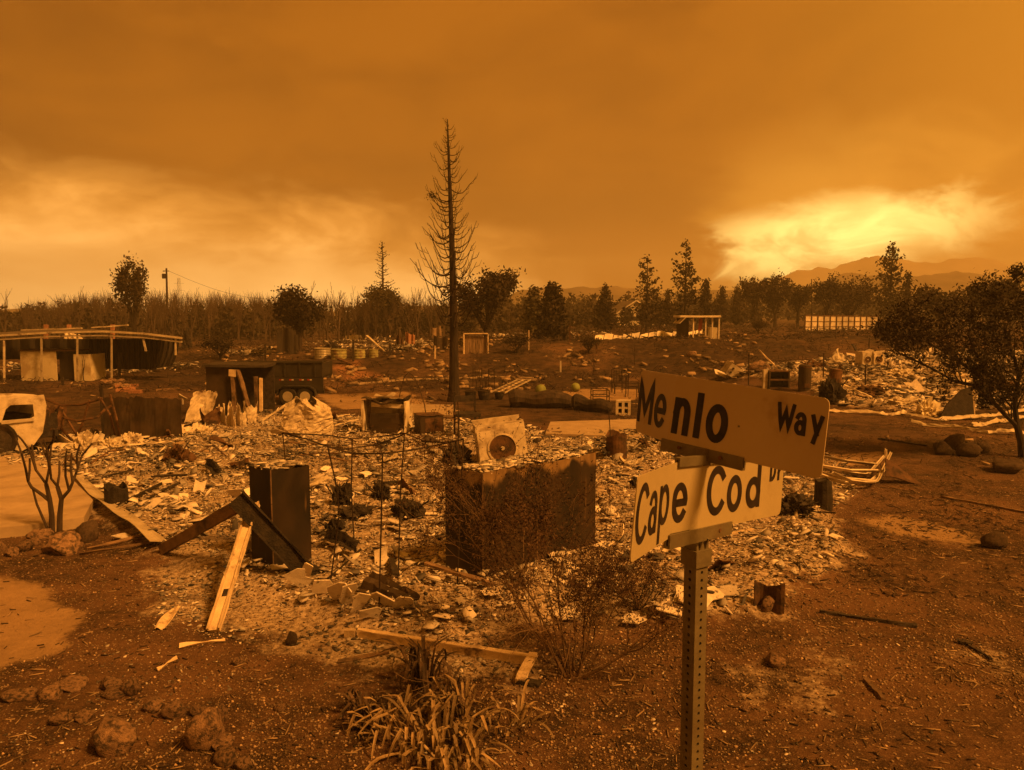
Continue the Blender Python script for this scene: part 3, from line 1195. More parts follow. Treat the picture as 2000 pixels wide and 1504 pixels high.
class Plate:
    """bent sign blade from measured columns: (top px, bottom px, distance)"""

    def __init__(s, cols):
        s.c = [(at(*t, d), at(*b, d)) for t, b, d in cols]
        s.u = [0.0]
        for i in range(1, len(s.c)):
            m0 = (s.c[i - 1][0] + s.c[i - 1][1]) / 2
            m1 = (s.c[i][0] + s.c[i][1]) / 2
            s.u.append(s.u[-1] + (m1 - m0).length)
        s.L = s.u[-1]

    def pt(s, u, v, off=0.0):
        k = 0
        while k < len(s.u) - 2 and u > s.u[k + 1]:
            k += 1
        f = (u - s.u[k]) / (s.u[k + 1] - s.u[k])
        t = s.c[k][0].lerp(s.c[k + 1][0], f)
        b = s.c[k][1].lerp(s.c[k + 1][1], f)
        n = (s.c[k + 1][0] - s.c[k][0]).cross(s.c[k][0] - s.c[k][1]).normalized()   # towards the viewer
        return b.lerp(t, v / PLATE_H) + n * off

    def u_px(s, px):
        lo, hi = 0.0, s.L
        for _ in range(40):
            m = (lo + hi) / 2
            p = s.pt(m, PLATE_H / 2)
            c = p - Vector((0, 0, CAMZ))
            w = c.y * math.cos(PITCH) - c.z * math.sin(PITCH)
            if 1000 + F * c.x / w < px:
                lo = m
            else:
                hi = m
        return lo


def rr_outline(L, h, r, n=5):
    out = []
    for cx, cy, a in ((L - r, r, -90), (L - r, h - r, 0), (r, h - r, 90), (r, r, 180)):
        for i in range(n + 1):
            g = math.radians(a + 90 * i / n)
            out.append((cx + r * math.cos(g), cy + r * math.sin(g)))
    return out


def blade(pl, name, mat, parent, org, nu=44):
    """rounded sign blade as a thin solid, following its bends"""
    m = MB()
    rad = .018
    us = sorted(set([0.0, .003, .008, .018] + [pl.L * i / nu for i in range(nu + 1)] + [pl.L - .018, pl.L - .008, pl.L - .003, pl.L] + pl.u))
    us = [u for u in us if 0 <= u <= pl.L]
    vs, fs = [], []
    for off in (.0015, -.0015):
        for u in us:
            e = min(u, pl.L - u)
            cut = 0 if e >= rad else rad - math.sqrt(max(rad * rad - (rad - e) ** 2, 0))
            for v in (cut, PLATE_H - cut):
                vs.append(pl.pt(u, v, off) - org)
    n = len(us)
    for i in range(n - 1):
        a = i * 2
        fs.append((a, a + 2, a + 3, a + 1))
        b = n * 2 + i * 2
        fs.append((b, b + 1, b + 3, b + 2))
        fs.append((a, b, b + 2, a + 2))
        fs.append((a + 1, a + 3, b + 3, b + 1))
    fs.append((0, 1, n * 2 + 1, n * 2))
    fs.append((n * 2 - 2, n * 4 - 2, n * 4 - 1, n * 2 - 1))
    m.add(vs, fs)
    return m.build(name, mat, parent)


def letter(pl, ch, x0, x1, v0, v1, w, name, parent, org):
    u0, u1 = pl.u_px(x0), pl.u_px(x1)
    h0, h1 = v0 * PLATE_H, v1 * PLATE_H
    ww = min(w, (u1 - u0) * .45)
    u0 += ww / 2
    u1 -= ww / 2
    h0 += w / 2 * (0 if ch in 'Mnl' and False else 1)
    h1 -= w / 2
    m = MB()
    for kx, st in enumerate(GLY[ch]):
        P = [Vector((u0 + (u1 - u0) * a, h0 + (h1 - h0) * b)) for a, b in st]
        # resample long straight runs so that the ink follows the bend
        Q = [P[0]]
        for a, b in zip(P, P[1:]):
            k = max(1, int((b - a).length / .02))
            Q += [a.lerp(b, (i + 1) / k) for i in range(k)]
        P = Q
        closed = (P[0] - P[-1]).length < 1e-5
        vs, fs = [], []
        for i, p in enumerate(P):
            a = P[i - 1] if i else (P[-2] if closed else P[0])
            b = P[i + 1] if i < len(P) - 1 else (P[1] if closed else P[-1])
            t0 = (p - a)
            t1 = (b - p)
            t0 = t0.normalized() if t0.length > 1e-7 else t1.normalized()
            t1 = t1.normalized() if t1.length > 1e-7 else t0
            nr = Vector((-(t0 + t1).y, (t0 + t1).x))
            nr = nr.normalized() if nr.length > .05 else Vector((-t0.y, t0.x))
            c = max(nr.dot(Vector((-t0.y, t0.x))), .45)
            q = p.copy()
            ext = w / 2
            if not closed and i == 0:
                q -= t1 * ext * .95
            if not closed and i == len(P) - 1:
                q += t0 * ext * .95
            for s_ in (1, -1):
                e = q + nr * (s_ * w / 2 / c)
                vs.append(pl.pt(min(max(e.x, .001), pl.L - .001), min(max(e.y, .001), PLATE_H - .001), .0024 + kx * .0007) - org)
        for i in range(len(P) - 1):
            fs.append((i * 2 + 1, i * 2 + 3, i * 2 + 2, i * 2))
        m.add(vs, fs)
    return m.build(name, 'ink', parent)


PX, PY = (1369 - 1000) / F * 2.25, 2.25
post_top = at(1369, 1072, 2.25).z
org = Vector((PX, PY, hz(PX, PY) - .02))
sg = thing('street_sign', 'perforated steel post with two crossed street name plates reading Menlo Way and Cape Cod Dr', 'street sign', org)


def perforated_post(h, w=.051, pitch=.0254, hole=.0058):
    m = MB()
    k = 10
    n = int(h / pitch)
    for face in range(4):
        m.M = Matrix.Rotation(face * math.pi / 2, 4, 'Z')
        for i in range(n):
            z0 = i * pitch
            zc = z0 + pitch / 2
            sq = [(-w / 2, z0), (0, z0), (w / 2, z0), (w / 2, zc), (w / 2, z0 + pitch), (0, z0 + pitch), (-w / 2, z0 + pitch), (-w / 2, zc)]
            vs = [(a, -w / 2, b) for a, b in sq]
            hp = [(hole * math.cos(math.radians(225 + 45 * q)), zc + hole * math.sin(math.radians(225 + 45 * q))) for q in range(8)]
            vs += [(a, -w / 2, b) for a, b in hp]
            vs += [(a, -w / 2 + .003, b) for a, b in hp]
            fs = [(q, (q + 1) % 8, 8 + (q + 1) % 8, 8 + q) for q in range(8)]
            fs += [(8 + q, 8 + (q + 1) % 8, 16 + (q + 1) % 8, 16 + q) for q in range(8)]
            m.add(vs, fs)
    m.M = Matrix()
    # the shade seen through the holes comes from a dark core added below
    return m, n * pitch


pm, ph = perforated_post(post_top - org.z + .02)
post = pm.build('post', 'galv', sg, rz=math.radians(32))
MB().box((0, 0, ph / 2), (.043, .043, ph)).build('post_shade_core', 'tyre', post)  # dark solid fill standing in for shade inside the hollow tube

menlo = Plate([((1253, 722), (1241.5, 842), 2.53), ((1322, 733), (1303, 864), 2.34), ((1622, 779), (1604, 937), 1.947)])
cape = Plate([((1245, 931), (1229.5, 1101), 1.843), ((1318, 904), (1308.5, 1049.5), 2.11), ((1532, 884), (1523.5, 1004.5), 2.565)])
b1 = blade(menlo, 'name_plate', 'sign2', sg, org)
b1['label'] = 'upper bent white plate reading Menlo Way'
b2 = blade(cape, 'name_plate', 'sign', sg, org)
b2['label'] = 'lower bent white plate reading Cape Cod Dr'
SWL, SWS = .0245, .0175
for ch, x0, x1, v0, v1, w in (('M', 1248, 1277, .17, .86, .0195), ('e', 1280, 1303, .17, .69, .020), ('n', 1317, 1350, .15, .69, .024),
                              ('l', 1358, 1373, .155, .81, .0245), ('o', 1381, 1424, .15, .695, .0245), ('W', 1514, 1550, .50, .866, .0115),
                              ('a', 1550.5, 1574, .485, .78, .0125), ('y', 1581, 1607, .41, .78, .0125)):
    letter(menlo, ch, x0, x1, v0, v1, w, 'letter', b1, org)
for ch, x0, x1, v0, v1, w in (('C', 1240, 1264, .165, .90, .0205), ('a', 1266, 1282.5, .20, .75, .019), ('p', 1286, 1305, .02, .77, .0195),
                              ('e', 1312, 1342, .18, .73, .0225), ('C', 1379, 1415, .185, .905, .025), ('o', 1419, 1448, .185, .74, .025),
                              ('d', 1456, 1484, .195, .905, .025), ('D', 1501, 1513, .565, .92, .015), ('r', 1516.5, 1523.5, .565, .80, .015)):
    letter(cape, ch, x0, x1, v0, v1, w, 'letter', b2, org)


def channel(pl, xa, xb, v0, v1, name):
    """clamp rail gripping a blade edge on both faces"""
    m = MB()
    ua, ub = pl.u_px(xa), pl.u_px(xb)
    for s0, s1 in ((.003, .009), (-.009, -.003)):
        vs = [pl.pt(u, v, o) - org for u in (ua, ub) for v in (v0, v1) for o in (s0, s1)]
        m.add(vs, [(0, 1, 3, 2), (4, 6, 7, 5), (0, 4, 5, 1), (2, 3, 7, 6), (0, 2, 6, 4), (1, 5, 7, 3)])
    vs = [pl.pt(u, v, o) - org for u in (ua, ub) for v in ((v0 - .006, v0 + .001) if v0 < .1 else (v1 - .001, v1 + .006)) for o in (-.009, .009)]
    m.add(vs, [(0, 1, 3, 2), (4, 6, 7, 5), (0, 4, 5, 1), (2, 3, 7, 6), (0, 2, 6, 4), (1, 5, 7, 3)])
    return m.build(name, 'galv', sg)


channel(menlo, 1305, 1463, -.022, .010, 'clamp_rail')
channel(cape, 1308, 1430, -.022, .012, 'clamp_rail')
channel(cape, 1318, 1462, PLATE_H - .012, PLATE_H + .008, 'clamp_rail')
# cross hub between the plates, cap on the post
hubz = (menlo.pt(menlo.u_px(1385), -.022).z + cape.pt(cape.u_px(1385), PLATE_H + .018).z) / 2 - org.z
hp_ = menlo.pt(menlo.u_px(1385), 0) - org
MB().box((hp_.x, hp_.y, hubz), (.034, .034, .05), (0, 0, .5)).build('cross_hub', 'galv', sg)
cap = MB()
cap.box((0, 0, ph - .018), (.066, .066, .052))
cap.box((0, 0, ph + .016), (.052, .052, .026))
for k in (-1, 1):
    cap.box((k * .012, -.028, ph + .030), (.005, .012, .035), (.35, 0, 0))
cap.build('post_cap', 'galv', sg, rz=math.radians(32))
for pl, xs, v in ((menlo, (1340, 1420), -.006), (cape, (1330, 1405), -.006)):
    for x in xs:
        p = pl.pt(pl.u_px(x), v, .009) - org
        q = pl.pt(pl.u_px(x), v, .013) - org
        MB().tube([p, q], .006, 8).build('bolt', 'rust', sg)
p, q = menlo.pt(menlo.u_px(1445), .095, .0) - org, menlo.pt(menlo.u_px(1445), .095, .004) - org
MB().tube([p, q], .004, 4).build('rivet', 'galv', sg)


# ------------------------------------------------------------------ tall sooty appliances in the rubble
def soot_panel_mat(name, zc, h):
    """soot black over rust, with a paler band burnt clean along the top"""
    m = bpy.data.materials.new(name)
    m.use_nodes = True
    t = m.node_tree
    b = t.nodes['Principled BSDF']
    L = t.links.new
    co = t.nodes.new('ShaderNodeTexCoord')
    sp = t.nodes.new('ShaderNodeSeparateXYZ')
    L(co.outputs['Object'], sp.inputs[0])

    def nz(sc, st, det=7):
        mp = t.nodes.new('ShaderNodeMapping')
        mp.inputs['Scale'].default_value = st
        L(co.outputs['Object'], mp.inputs[0])
        n = t.nodes.new('ShaderNodeTexNoise')
        n.inputs['Scale'].default_value = sc
        n.inputs['Detail'].default_value = det
        L(mp.outputs[0], n.inputs[0])
        return n.outputs[0]

    def ramp(v, a, c, ca, cc):
        n = t.nodes.new('ShaderNodeValToRGB')
        e = n.color_ramp.elements
        e[0].position, e[1].position = a, c
        e[0].color, e[1].color = (*ca, 1), (*cc, 1)
        L(v, n.inputs[0])
        return n.outputs[0]
    base = ramp(nz(2.4, (1, 1, .5)), .35, .68, (.009, .0065, .0042), (.036, .0215, .0115))
    ma = t.nodes.new('ShaderNodeMath')
    ma.operation = 'MULTIPLY_ADD'
    L(nz(2.2, (1, 1, .35)), ma.inputs[0])
    ma.inputs[1].default_value = h * .62
    L(sp.outputs[2], ma.inputs[2])
    mr = t.nodes.new('ShaderNodeMapRange')
    mr.interpolation_type = 'SMOOTHSTEP'
    mr.inputs[1].default_value = zc
    mr.inputs[2].default_value = zc + .10
    L(ma.outputs[0], mr.inputs[0])
    top = ramp(nz(7, (1, 1, .4)), .3, .7, (.11, .066, .030), (.25, .16, .072))
    mx = t.nodes.new('ShaderNodeMix')
    mx.data_type = 'RGBA'
    L(mr.outputs[0], mx.inputs[0])
    L(base, mx.inputs[6])
    L(top, mx.inputs[7])
    st = nz(3.2, (5, 5, .25), 4)
    mr2 = t.nodes.new('ShaderNodeMapRange')
    mr2.inputs[1].default_value = .66
    mr2.inputs[2].default_value = .74
    L(st, mr2.inputs[0])
    mx2 = t.nodes.new('ShaderNodeMix')
    mx2.data_type = 'RGBA'
    L(mr2.outputs[0], mx2.inputs[0])
    L(mx.outputs[2], mx2.inputs[6])
    mx2.inputs[7].default_value = (.15, .088, .038, 1)
    L(mx2.outputs[2], b.inputs['Base Color'])
    b.inputs['Roughness'].default_value = .62
    b.inputs['Specular IOR Level'].default_value = .3
    bp = t.nodes.new('ShaderNodeBump')
    bp.inputs['Strength'].default_value = .15
    bp.inputs['Distance'].default_value = .02
    L(nz(9, (1, 1, 1)), bp.inputs['Height'])
    L(bp.outputs[0], b.inputs['Normal'])
    return m


def cabinet(fl, fr_corner, fr_, h, mats, name, label, cat, doors, warp):
    """open-topped sheet metal box from three ground corners: left back, front, right back"""
    A, B, C = Vector(fl), Vector(fr_corner), Vector(fr_)
    z0 = min(hz(A.x, A.y), hz(B.x, B.y), hz(C.x, C.y)) - .04
    o = Vector((B.x, B.y, z0))
    t = thing(name, label, cat, o)
    e1, e2 = (A - B), (C - B)
    e1.z = e2.z = 0
    P = [Vector((0, 0, 0)), e2, e1 + e2, e1]
    names = ('front_panel', 'side_panel', 'back_panel', 'side_panel')
    r = random.Random(len(label))
    cr = {}
    for i in range(4):
        cr[i] = [r.uniform(-.012, .012) for _ in range(2)]
    for i in range(4):
        a, b = P[i], P[(i + 1) % 4]

        def fn(u, v, a=a, b=b, i=i):
            q = a.lerp(b, u)
            n = Vector((b.y - a.y, a.x - b.x, 0)).normalized()
            s_ = math.sin(math.pi * u) * math.sin(math.pi * v * .9 + .1)
            q = q + n * (warp * s_ * (math.sin(5 * u + 3 * v + i) * .7 + .3) - .004)
            zz = h * v + (v ** 4) * warp * .9 * math.sin(7 * u + i) * math.sin(math.pi * u)
            return (q.x, q.y, zz)
        m = MB()
        m.sheet(fn, 14, 10, .006)
        m.build(names[i], mats, t, smooth=False)
    top = MB()

    def ft(u, v):
        q = P[0] + (P[1] - P[0]) * (.01 + u * .98) + (P[3] - P[0]) * (.01 + v * .98)
        return (q.x, q.y, h - .035 + .02 * math.sin(6 * u) * math.cos(4 * v))
    top.sheet(ft, 8, 4, .01)
    top.build('top_panel', 'soot', t)
    for u in doors:                           # raised door seams on the long face
        a = P[0].lerp(P[1], u)
        n = Vector((P[1].y - P[0].y, P[0].x - P[1].x, 0)).normalized()
        m = MB()
        m.bar(a + n * .012 + Vector((0, 0, .03)), a + n * .012 + Vector((0, 0, h - .03)), .02, .012, 6, .002, up=n)
        m.build('door_seam', mats, t)
    m = MB()
    for k in range(3):
        m.tube([P[0] + Vector((0, 0, h * (k + .02) / 3)), P[0] + Vector((0, 0, h * (k + 1) / 3))], .010, 6)
    m.build('corner_edge', 'rust' if len(doors) == 0 and h < 1.4 else 'brown_wood', t)
    CABS.append((P, o, h))
    return t


M['sootA'] = soot_panel_mat('sooty_fridge_panel', 1.98, 1.45)
M['sootB'] = soot_panel_mat('sooty_cabinet_panel', 1.68, 1.45)


def at_z(px, py, z):
    r = ray(px, py)
    return Vector((r.x * (z - CAMZ) / r.z, r.y * (z - CAMZ) / r.z, z))


def cab_corners(fpx, tops, ftop):
    """front foot pixel and three top corner pixels -> ground corners and height"""
    f = gp(*fpx)
    zt = at(*ftop, f.y).z
    a, c = at_z(*tops[0], zt), at_z(*tops[1], zt)
    return a, f, c, zt - (hz(f.x, f.y) - .04)


fa, f1, fc, fh_ = cab_corners((534, 1108), ((486, 904), (604, 905)), (528, 914))
cabinet(fa, f1, fc, fh_, M['sootA'],
        'refrigerator_shell', 'tall narrow sooty refrigerator shell with timbers leaning on it', 'refrigerator', (), .010)
fa, f2, fc, fh_ = cab_corners((943, 1130), ((869, 917), (1164, 884)), (945, 924))
cabinet(fa, f2, fc, fh_, M['sootB'],
        'metal_cabinet', 'long soot blackened metal cabinet behind the scorched bush', 'cabinet', (), .02)
# rubble lying on the two tops
rC = np.random.default_rng(15)
pc = []
for (P, o, h), n in zip(CABS, (170, 1300)):
    q = rC.uniform(.06, .94, (n, 2))
    X = o.x + P[1].x * q[:, 0] + P[3].x * q[:, 1]
    Y = o.y + P[1].y * q[:, 0] + P[3].y * q[:, 1]
    s = rC.uniform(.04, .24, n)
    Z = o.z + h - .015 + rC.uniform(0, .05, n) + (.13 * np.maximum(0, q[:, 0] - .45) * (q[:, 1] > .35) if n > 300 else 0) * rC.uniform(0, 1, n)
    pc.append((plates(np.stack([X, Y, Z], -1), s, np.abs(rC.normal(0, .16, n)), np.full(n, .012), rC), tones(n, rC, .14)))
rubble('cabinet_top_rubble', pc, 'plaster')


def clear_of_cabs(x, y):
    for P, o, h in CABS:
        a, b = P[1].xy, P[3].xy
        d = Vector((x, y)) - o.xy
        det = a.x * b.y - a.y * b.x
        s_ = (d.x * b.y - d.y * b.x) / det
        t_ = (a.x * d.y - a.y * d.x) / det
        if -.05 < s_ < 1.05 and -.12 < t_ < 1.12:
            return False
    return True


# individually built fragments in the burnt house plot
random.seed(21)
n = 0
while n < 190:
    q = in_poly_pts(LOT_A, 1, rA)[0]
    if not clear_of_cabs(*q) or q[1] > 15 and R(0, 1) < .5:
        continue
    put_shard(q, R(.20, .42), abs(random.gauss(0, .35)), R(0, 6.28), R(0, 6.28),
              'pale broken plaster fragment lying in the rubble of the burnt house plot', 'plaster fragments in the house rubble')
    n += 1
# upright ones by the refrigerator and along the plot edge
for px, py, s, tl in ((575, 1085, .42, 1.2), (545, 1090, .38, 1.1), (600, 1130, .30, 1.2), (500, 1080, .34, 1.0), (590, 1150, .36, 1.25), (630, 1165, .32, 1.1),
                      (660, 1180, .46, 1.15), (680, 1185, .42, 1.1), (705, 1195, .34, 1.0), (722, 1215, .28, 1.1), (750, 1190, .40, .9), (790, 1195, .34, .9)):
    p = gp(px, py)
    put_shard(p, s, tl, R(2.6, 3.6), R(0, 6), 'curled plaster sheet piece standing on edge along the near rim of the rubble',
              'upright plaster pieces')
for px, py, s in ((955, 1165, .32), (985, 1185, .26), (900, 1180, .24), (1330, 1170, .40), (1385, 1175, .44), (1310, 1200, .34), (1420, 1160, .36), (870, 1210, .26)):
    p = gp(px, py)
    put_shard(p, s, R(.1, .4), R(0, 6), R(0, 6), 'broad flat plaster slab at the near edge of the rubble', 'flat plaster slabs')
n = 0
while n < 70:
    q = in_poly_pts(LOT_B, 1, rB)[0]
    put_shard(q, R(.5, 1.0), abs(random.gauss(0, .4)), R(0, 6.28), R(0, 6.28),
              'large pale fragment in the rubble of the neighbouring plot beyond the road sign', 'fragments in the neighbouring rubble')
    n += 1


# scrap metal, pipes and burnt boards lying about in the rubble
random.seed(77)
def scrap_mesh(k):
    r = random.Random(700 + k)
    w, h = r.uniform(.3, .9), r.uniform(.15, .4)
    a, b, c = r.uniform(1, 5), r.uniform(0, 6), r.uniform(.05, .16)
    m = MB()
    m.sheet(lambda u, v: ((u - .5) * w, (v - .5) * h + .06 * math.sin(a * u + b), c * math.sin(a * u + b) * (.4 + v) + .04 * math.sin(9 * v + b)), 10, 5, .008, .05, .016)
    return m
SCR = [scrap_mesh(k).mesh('metal_scrap', M[('rust', 'soot', 'pale_metal', 'char', 'burnt_white', 'rust')[k % 6]]) for k in range(12)]
n = 0
while n < 46:
    q = in_poly_pts(LOT_A, 1, rA)[0]
    if not clear_of_cabs(*q):
        continue
    o = mesh_obj('metal_scrap', SCR[n % 12], None, (q[0], q[1], hz(*q) + .10))
    o.rotation_euler = (R(-.5, .5), R(-.4, .4), R(0, 6.28))
    tag(o, 'bent scrap of sheet metal lying in the burnt house rubble', 'scrap metal', 'metal scraps in the house rubble')
    n += 1
n = 0
while n < 30:
    q = in_poly_pts(LOT_A, 1, rA)[0]
    if not clear_of_cabs(*q):
        continue
    g = R(0, 6.28)
    L = R(.4, 1.3)
    A = Vector((q[0], q[1], hz(*q) + .07))
    B = Vector((q[0] + L * math.cos(g), q[1] + L * math.sin(g), 0))
    if not clear_of_cabs(B.x, B.y):
        continue
    B.z = hz(B.x, B.y) + R(.06, .22)
    if n % 3:
        beam('burnt_board', A, B, R(.05, .11), .03, 'char' if n % 2 else 'brown_wood', 'scorched board end poking out of the burnt house rubble', 'board', 6, .008, 'scorched boards in the house rubble')
    else:
        m = MB().tube([(0, 0, 0), (B - A) * .5 + Vector((0, 0, R(0, .25))), B - A], R(.012, .025), 6)
        tag(m.build('bent_pipe', 'rust', loc=A), 'thin rusty bent pipe lying in the burnt house rubble', 'pipe', 'bent pipes in the house rubble')
    n += 1


# ------------------------------------------------------------------ timbers and bent metal round the refrigerator
a, b = gp(418, 1236), f1 + Vector((-.20, -.02, 0))
pole = thing('leaning_timber', 'pale weathered timber leaning on the refrigerator with a bolt hole near its foot', 'timber', a)
tp = at(497, 985, f1.y + .02)
dirv = (tp - a)
mm = MB()
sidev = dirv.cross(Vector((0, -1, .3))).normalized()
mm.bar((0, 0, .02), dirv, .13, .05, 12, .006, up=(0, -1, .4))
mm.build('plank', 'pale_wood', pole)
mm = MB()
up_ = dirv.cross(sidev).normalized()
if up_.y > 0:
    up_ = -up_
for s_ in (-1, 1):
    mm.bar(sidev * (.062 * s_) + up_ * .035 + Vector((0, 0, .02)), dirv + sidev * (.062 * s_) + up_ * .035, .022, .03, 12, .005, up=up_)
mm.build('rail', 'pale_wood', pole)
hb = dirv * .26 + up_ * .031
MB().bar(hb - dirv.normalized() * .055, hb + dirv.normalized() * .055, .06, .012, up=up_).build('hole_plate', 'char', pole)

a, b = at(462, 972, f1.y - .30), at(597, 1112, f1.y - .36)
b.z = hz(b.x, b.y) + .06
m = MB()
dv = (a - b)
m.bar((0, 0, 0), dv, .23, .02, 8, .006, up=(0, -1, .55))
sd = dv.cross(Vector((0, -1, .55))).normalized()
n_ = sd.cross(dv).normalized()
for s_ in (-1, 1):
    m.bar(sd * (.11 * s_) + n_ * .03, dv + sd * (.11 * s_) + n_ * .03, .022, .06, 8, .006, up=n_)
tag(m.build('charred_channel', 'char', loc=b), 'black charred channel leaning diagonally across the refrigerator front', 'beam')

a, b = gp(318, 1080), at(470, 985, f1.y - .1)
beam('fallen_beam', a + Vector((0, 0, .05)), b, .10, .15, 'brown_wood', 'brown scorched beam rising from the rubble edge to the refrigerator', 'beam', 10, .008)

# bent white gutter strip lying towards the driveway
gpts = [gp(150, 938), gp(185, 975), gp(215, 1000), gp(262, 1032), gp(308, 1072)]
m = MB()
o = gpts[0]


def fg(u, v):
    k = min(int(u * 4), 3)
    f = u * 4 - k
    p = gpts[k].lerp(gpts[k + 1], f) - o
    d = (gpts[k + 1] - gpts[k]).normalized()
    s_ = d.cross(Vector((0, 0, 1))).normalized()
    w = .21
    return p + s_ * (v - .5) * w + Vector((0, 0, .10 + .08 * abs(v - .3) + .035 * math.sin(u * 17) * (v - .4)))


m.sheet(fg, 26, 5, .008)
tag(m.build('bent_gutter', 'pale_metal', loc=o), 'long twisted white metal gutter lying beside the driveway', 'gutter')
# dark stump-like bucket and charred sticks in the rubble
p = gp(228, 985)
m = MB()
m.lathe([(.17, 0), (.19, .1), (.19, .33), (.165, .34), (.16, .05)], 14)
m.v = [(x * (1 + .06 * math.sin(9 * z)), y, z + (.05 * math.sin(3 * x * 9) if z > .3 else 0)) for x, y, z in m.v]
tag(m.build('charred_bucket', 'char', loc=p), 'small black charred bucket standing in the rubble near the gutter', 'bucket')
stk = [((248, 985), (315, 953), .05), ((172, 945), (262, 925), .05), ((130, 915), (215, 905), .045), ((245, 1005), (300, 978), .035),
       ((640, 1140), (705, 1085), .02), ((1140, 905), (1215, 840), .06)]
for (a, b, w) in stk:
    A, B = gp(*a), gp(*b)
    beam('charred_stick', A + Vector((0, 0, .06)), B + Vector((0, 0, .09)), w, w * .8, 'char',
         'thin black charred stick lying in the house rubble', 'stick', 6, .006, 'charred sticks in the rubble')
# foreground plank with a broken-off end
A, B = gp(700, 1246), gp(1038, 1300)
dv = B - A
pk = thing('fallen_plank', 'long pale plank lying on the ground behind the strappy plant', 'plank', A)
m = MB().bar((0, 0, .055), dv + Vector((0, 0, .055)), .045, .10, 14, .004)
m.build('board', 'pale_wood', pk)
m = MB().bar(dv * .03 + Vector((0, -.012, .105)), dv * .98 + Vector((0, -.012, .108)), .06, .012, 14, .003)
m.build('top_strip', 'pale_wood', pk)
MB().box((-.09, .01, .05), (.11, .06, .085), (0, 0, -.15), (2, 1, 1), .004).build('end_block', 'pale_wood', pk)
A, B = gp(1042, 1296), gp(1015, 1338)
beam('plank_end', A + Vector((0, 0, .10)), B + Vector((0, 0, .04)), .09, .05, 'pale_wood', 'short plank end with burnt tip touching the long plank', 'plank')
A, B = gp(1010, 1334), gp(1055, 1340)
beam('burnt_chunk', A + Vector((0, 0, .02)), B + Vector((0, 0, .02)), .08, .05, 'char', 'black charred chunk lying at the short plank end', 'wood', 5, .012)
# splinters in the left foreground
for k, (a, b, w, mt) in enumerate((((310, 1232), (345, 1190), .13, 'pale_wood'), ((350, 1266), (440, 1254), .07, 'pale_wood'), ((310, 1312), (345, 1288), .05, 'pale_wood'),
                                   ((155, 1085), (310, 1060), .06, 'brown_wood'), ((170, 1075), (290, 1045), .05, 'brown_wood'), ((660, 1296), (760, 1278), .05, 'brown_wood'))):
    A, B = gp(*a), gp(*b)
    o = A
    m = MB()

    def fs_(u, v, A=A, B=B, w=w, k=k):
        p = A.lerp(B, u) - A
        s_ = (B - A).cross(Vector((0, 0, 1))).normalized()
        wd = w * (.65 + .35 * math.sin(3.1 * u + k)) * (1 - .5 * u * (k % 2))
        return p + s_ * (v - .5) * wd + Vector((0, 0, .025 + .035 * math.sin(5 * v + 4 * u + k) * .5))
    m.sheet(fs_, 10, 4, .008)
    tag(m.build('wood_splinter', mt, loc=o), ('curled pale splinter of siding lying on the gravel' if mt == 'pale_wood' else
        'flat brown strip of scorched siding lying on the gravel'), 'wood', 'pale splinters' if mt == 'pale_wood' else 'brown strips')


# ------------------------------------------------------------------ rocks
def rock_mesh(seed, mat):
    r = np.random.default_rng(seed)
    import bmesh
    bm = bmesh.new()
    bmesh.ops.create_icosphere(bm, subdivisions=3, radius=1)
    off = r.uniform(0, 50, 3)
    pl = [(Vector(r.normal(size=3)).normalized(), r.uniform(.5, .82)) for _ in range(14)]
    for v in bm.verts:
        p = v.co.copy()
        for nn, dd in pl:
            e = p.dot(nn) - dd
            if e > 0:
                p -= nn * e * .95
        a = float(fbm(p.x * 2.2 + off[0], p.y * 2.2 + p.z * 1.7 + off[1], seed, 3)) - .5
        b = float(fbm(p.x * 7 + off[0], p.z * 7 + p.y * 5 + off[1], seed + 3, 3)) - .5
        v.co = p * (1.12 + a * .40 + b * .26)
    me = bpy.data.meshes.new('rock')
    bm.to_mesh(me)
    bm.free()
    me.materials.append(M[mat])
    me.shade_smooth()
    return me


RK = [rock_mesh(k, 'rock') for k in range(6)]
RD = [rock_mesh(k + 20, 'darkrock') for k in range(4)]


def rock(px, py, wpx, hpx, label, group=None, dark=False, k=None):
    """rock whose base sits at the pixel, sized in pixels"""
    p = gp(px, py)
    u = p.y / F
    lst = RD if dark else RK
    me = lst[(k if k is not None else random.randrange(99)) % len(lst)]
    o = mesh_obj('rock', me)
    sx, sz = wpx * u / 2 * 1.08, hpx * u / 2 * 1.32
    o.scale = (sx, sx * R(.7, .95), sz)
    o.rotation_euler = (0, 0, R(-.5, .5))
    o.location = (p.x, p.y + sx * .5, hz(p.x, p.y) + sz * .45)
    return tag(o, label, 'rock', group)


rock(210, 1476, 108, 80, 'largest rounded boulder of the rock edging at the near ground', k=0)
rock(396, 1470, 74, 84, 'tall angular boulder beside two smaller stones', k=1)
rock(428, 1466, 50, 30, 'low stone tucked against the angular boulder', k=2)
rock(434, 1496, 44, 40, 'round stone in front of the angular boulder', k=3)
rock(474, 1504, 32, 28, 'small stone at the end of the near rock edging', k=4)
for q, (a, b, w, h) in enumerate(((212, 1350, 46, 30), (252, 1362, 40, 34), (130, 1350, 62, 26), (90, 1366, 50, 26), (30, 1372, 60, 24), (330, 1404, 48, 32),
                                  (295, 1392, 50, 26), (112, 1420, 46, 24), (160, 1408, 40, 22), (215, 1366, 44, 20), (385, 1400, 32, 24), (425, 1412, 30, 34))):
    rock(a, b, w, h, 'half buried brown stone in the rock edging of the old bed', 'edging stones', k=q)
rock(110, 1084, 64, 48, 'big reddish boulder at the foot of the pruned shrub', k=2)
rock(162, 1060, 54, 42, 'dark rough boulder right of the pruned shrub', dark=True, k=1)
rock(75, 1058, 46, 26, 'smooth flat boulder behind the reddish boulder under the shrub', k=4)
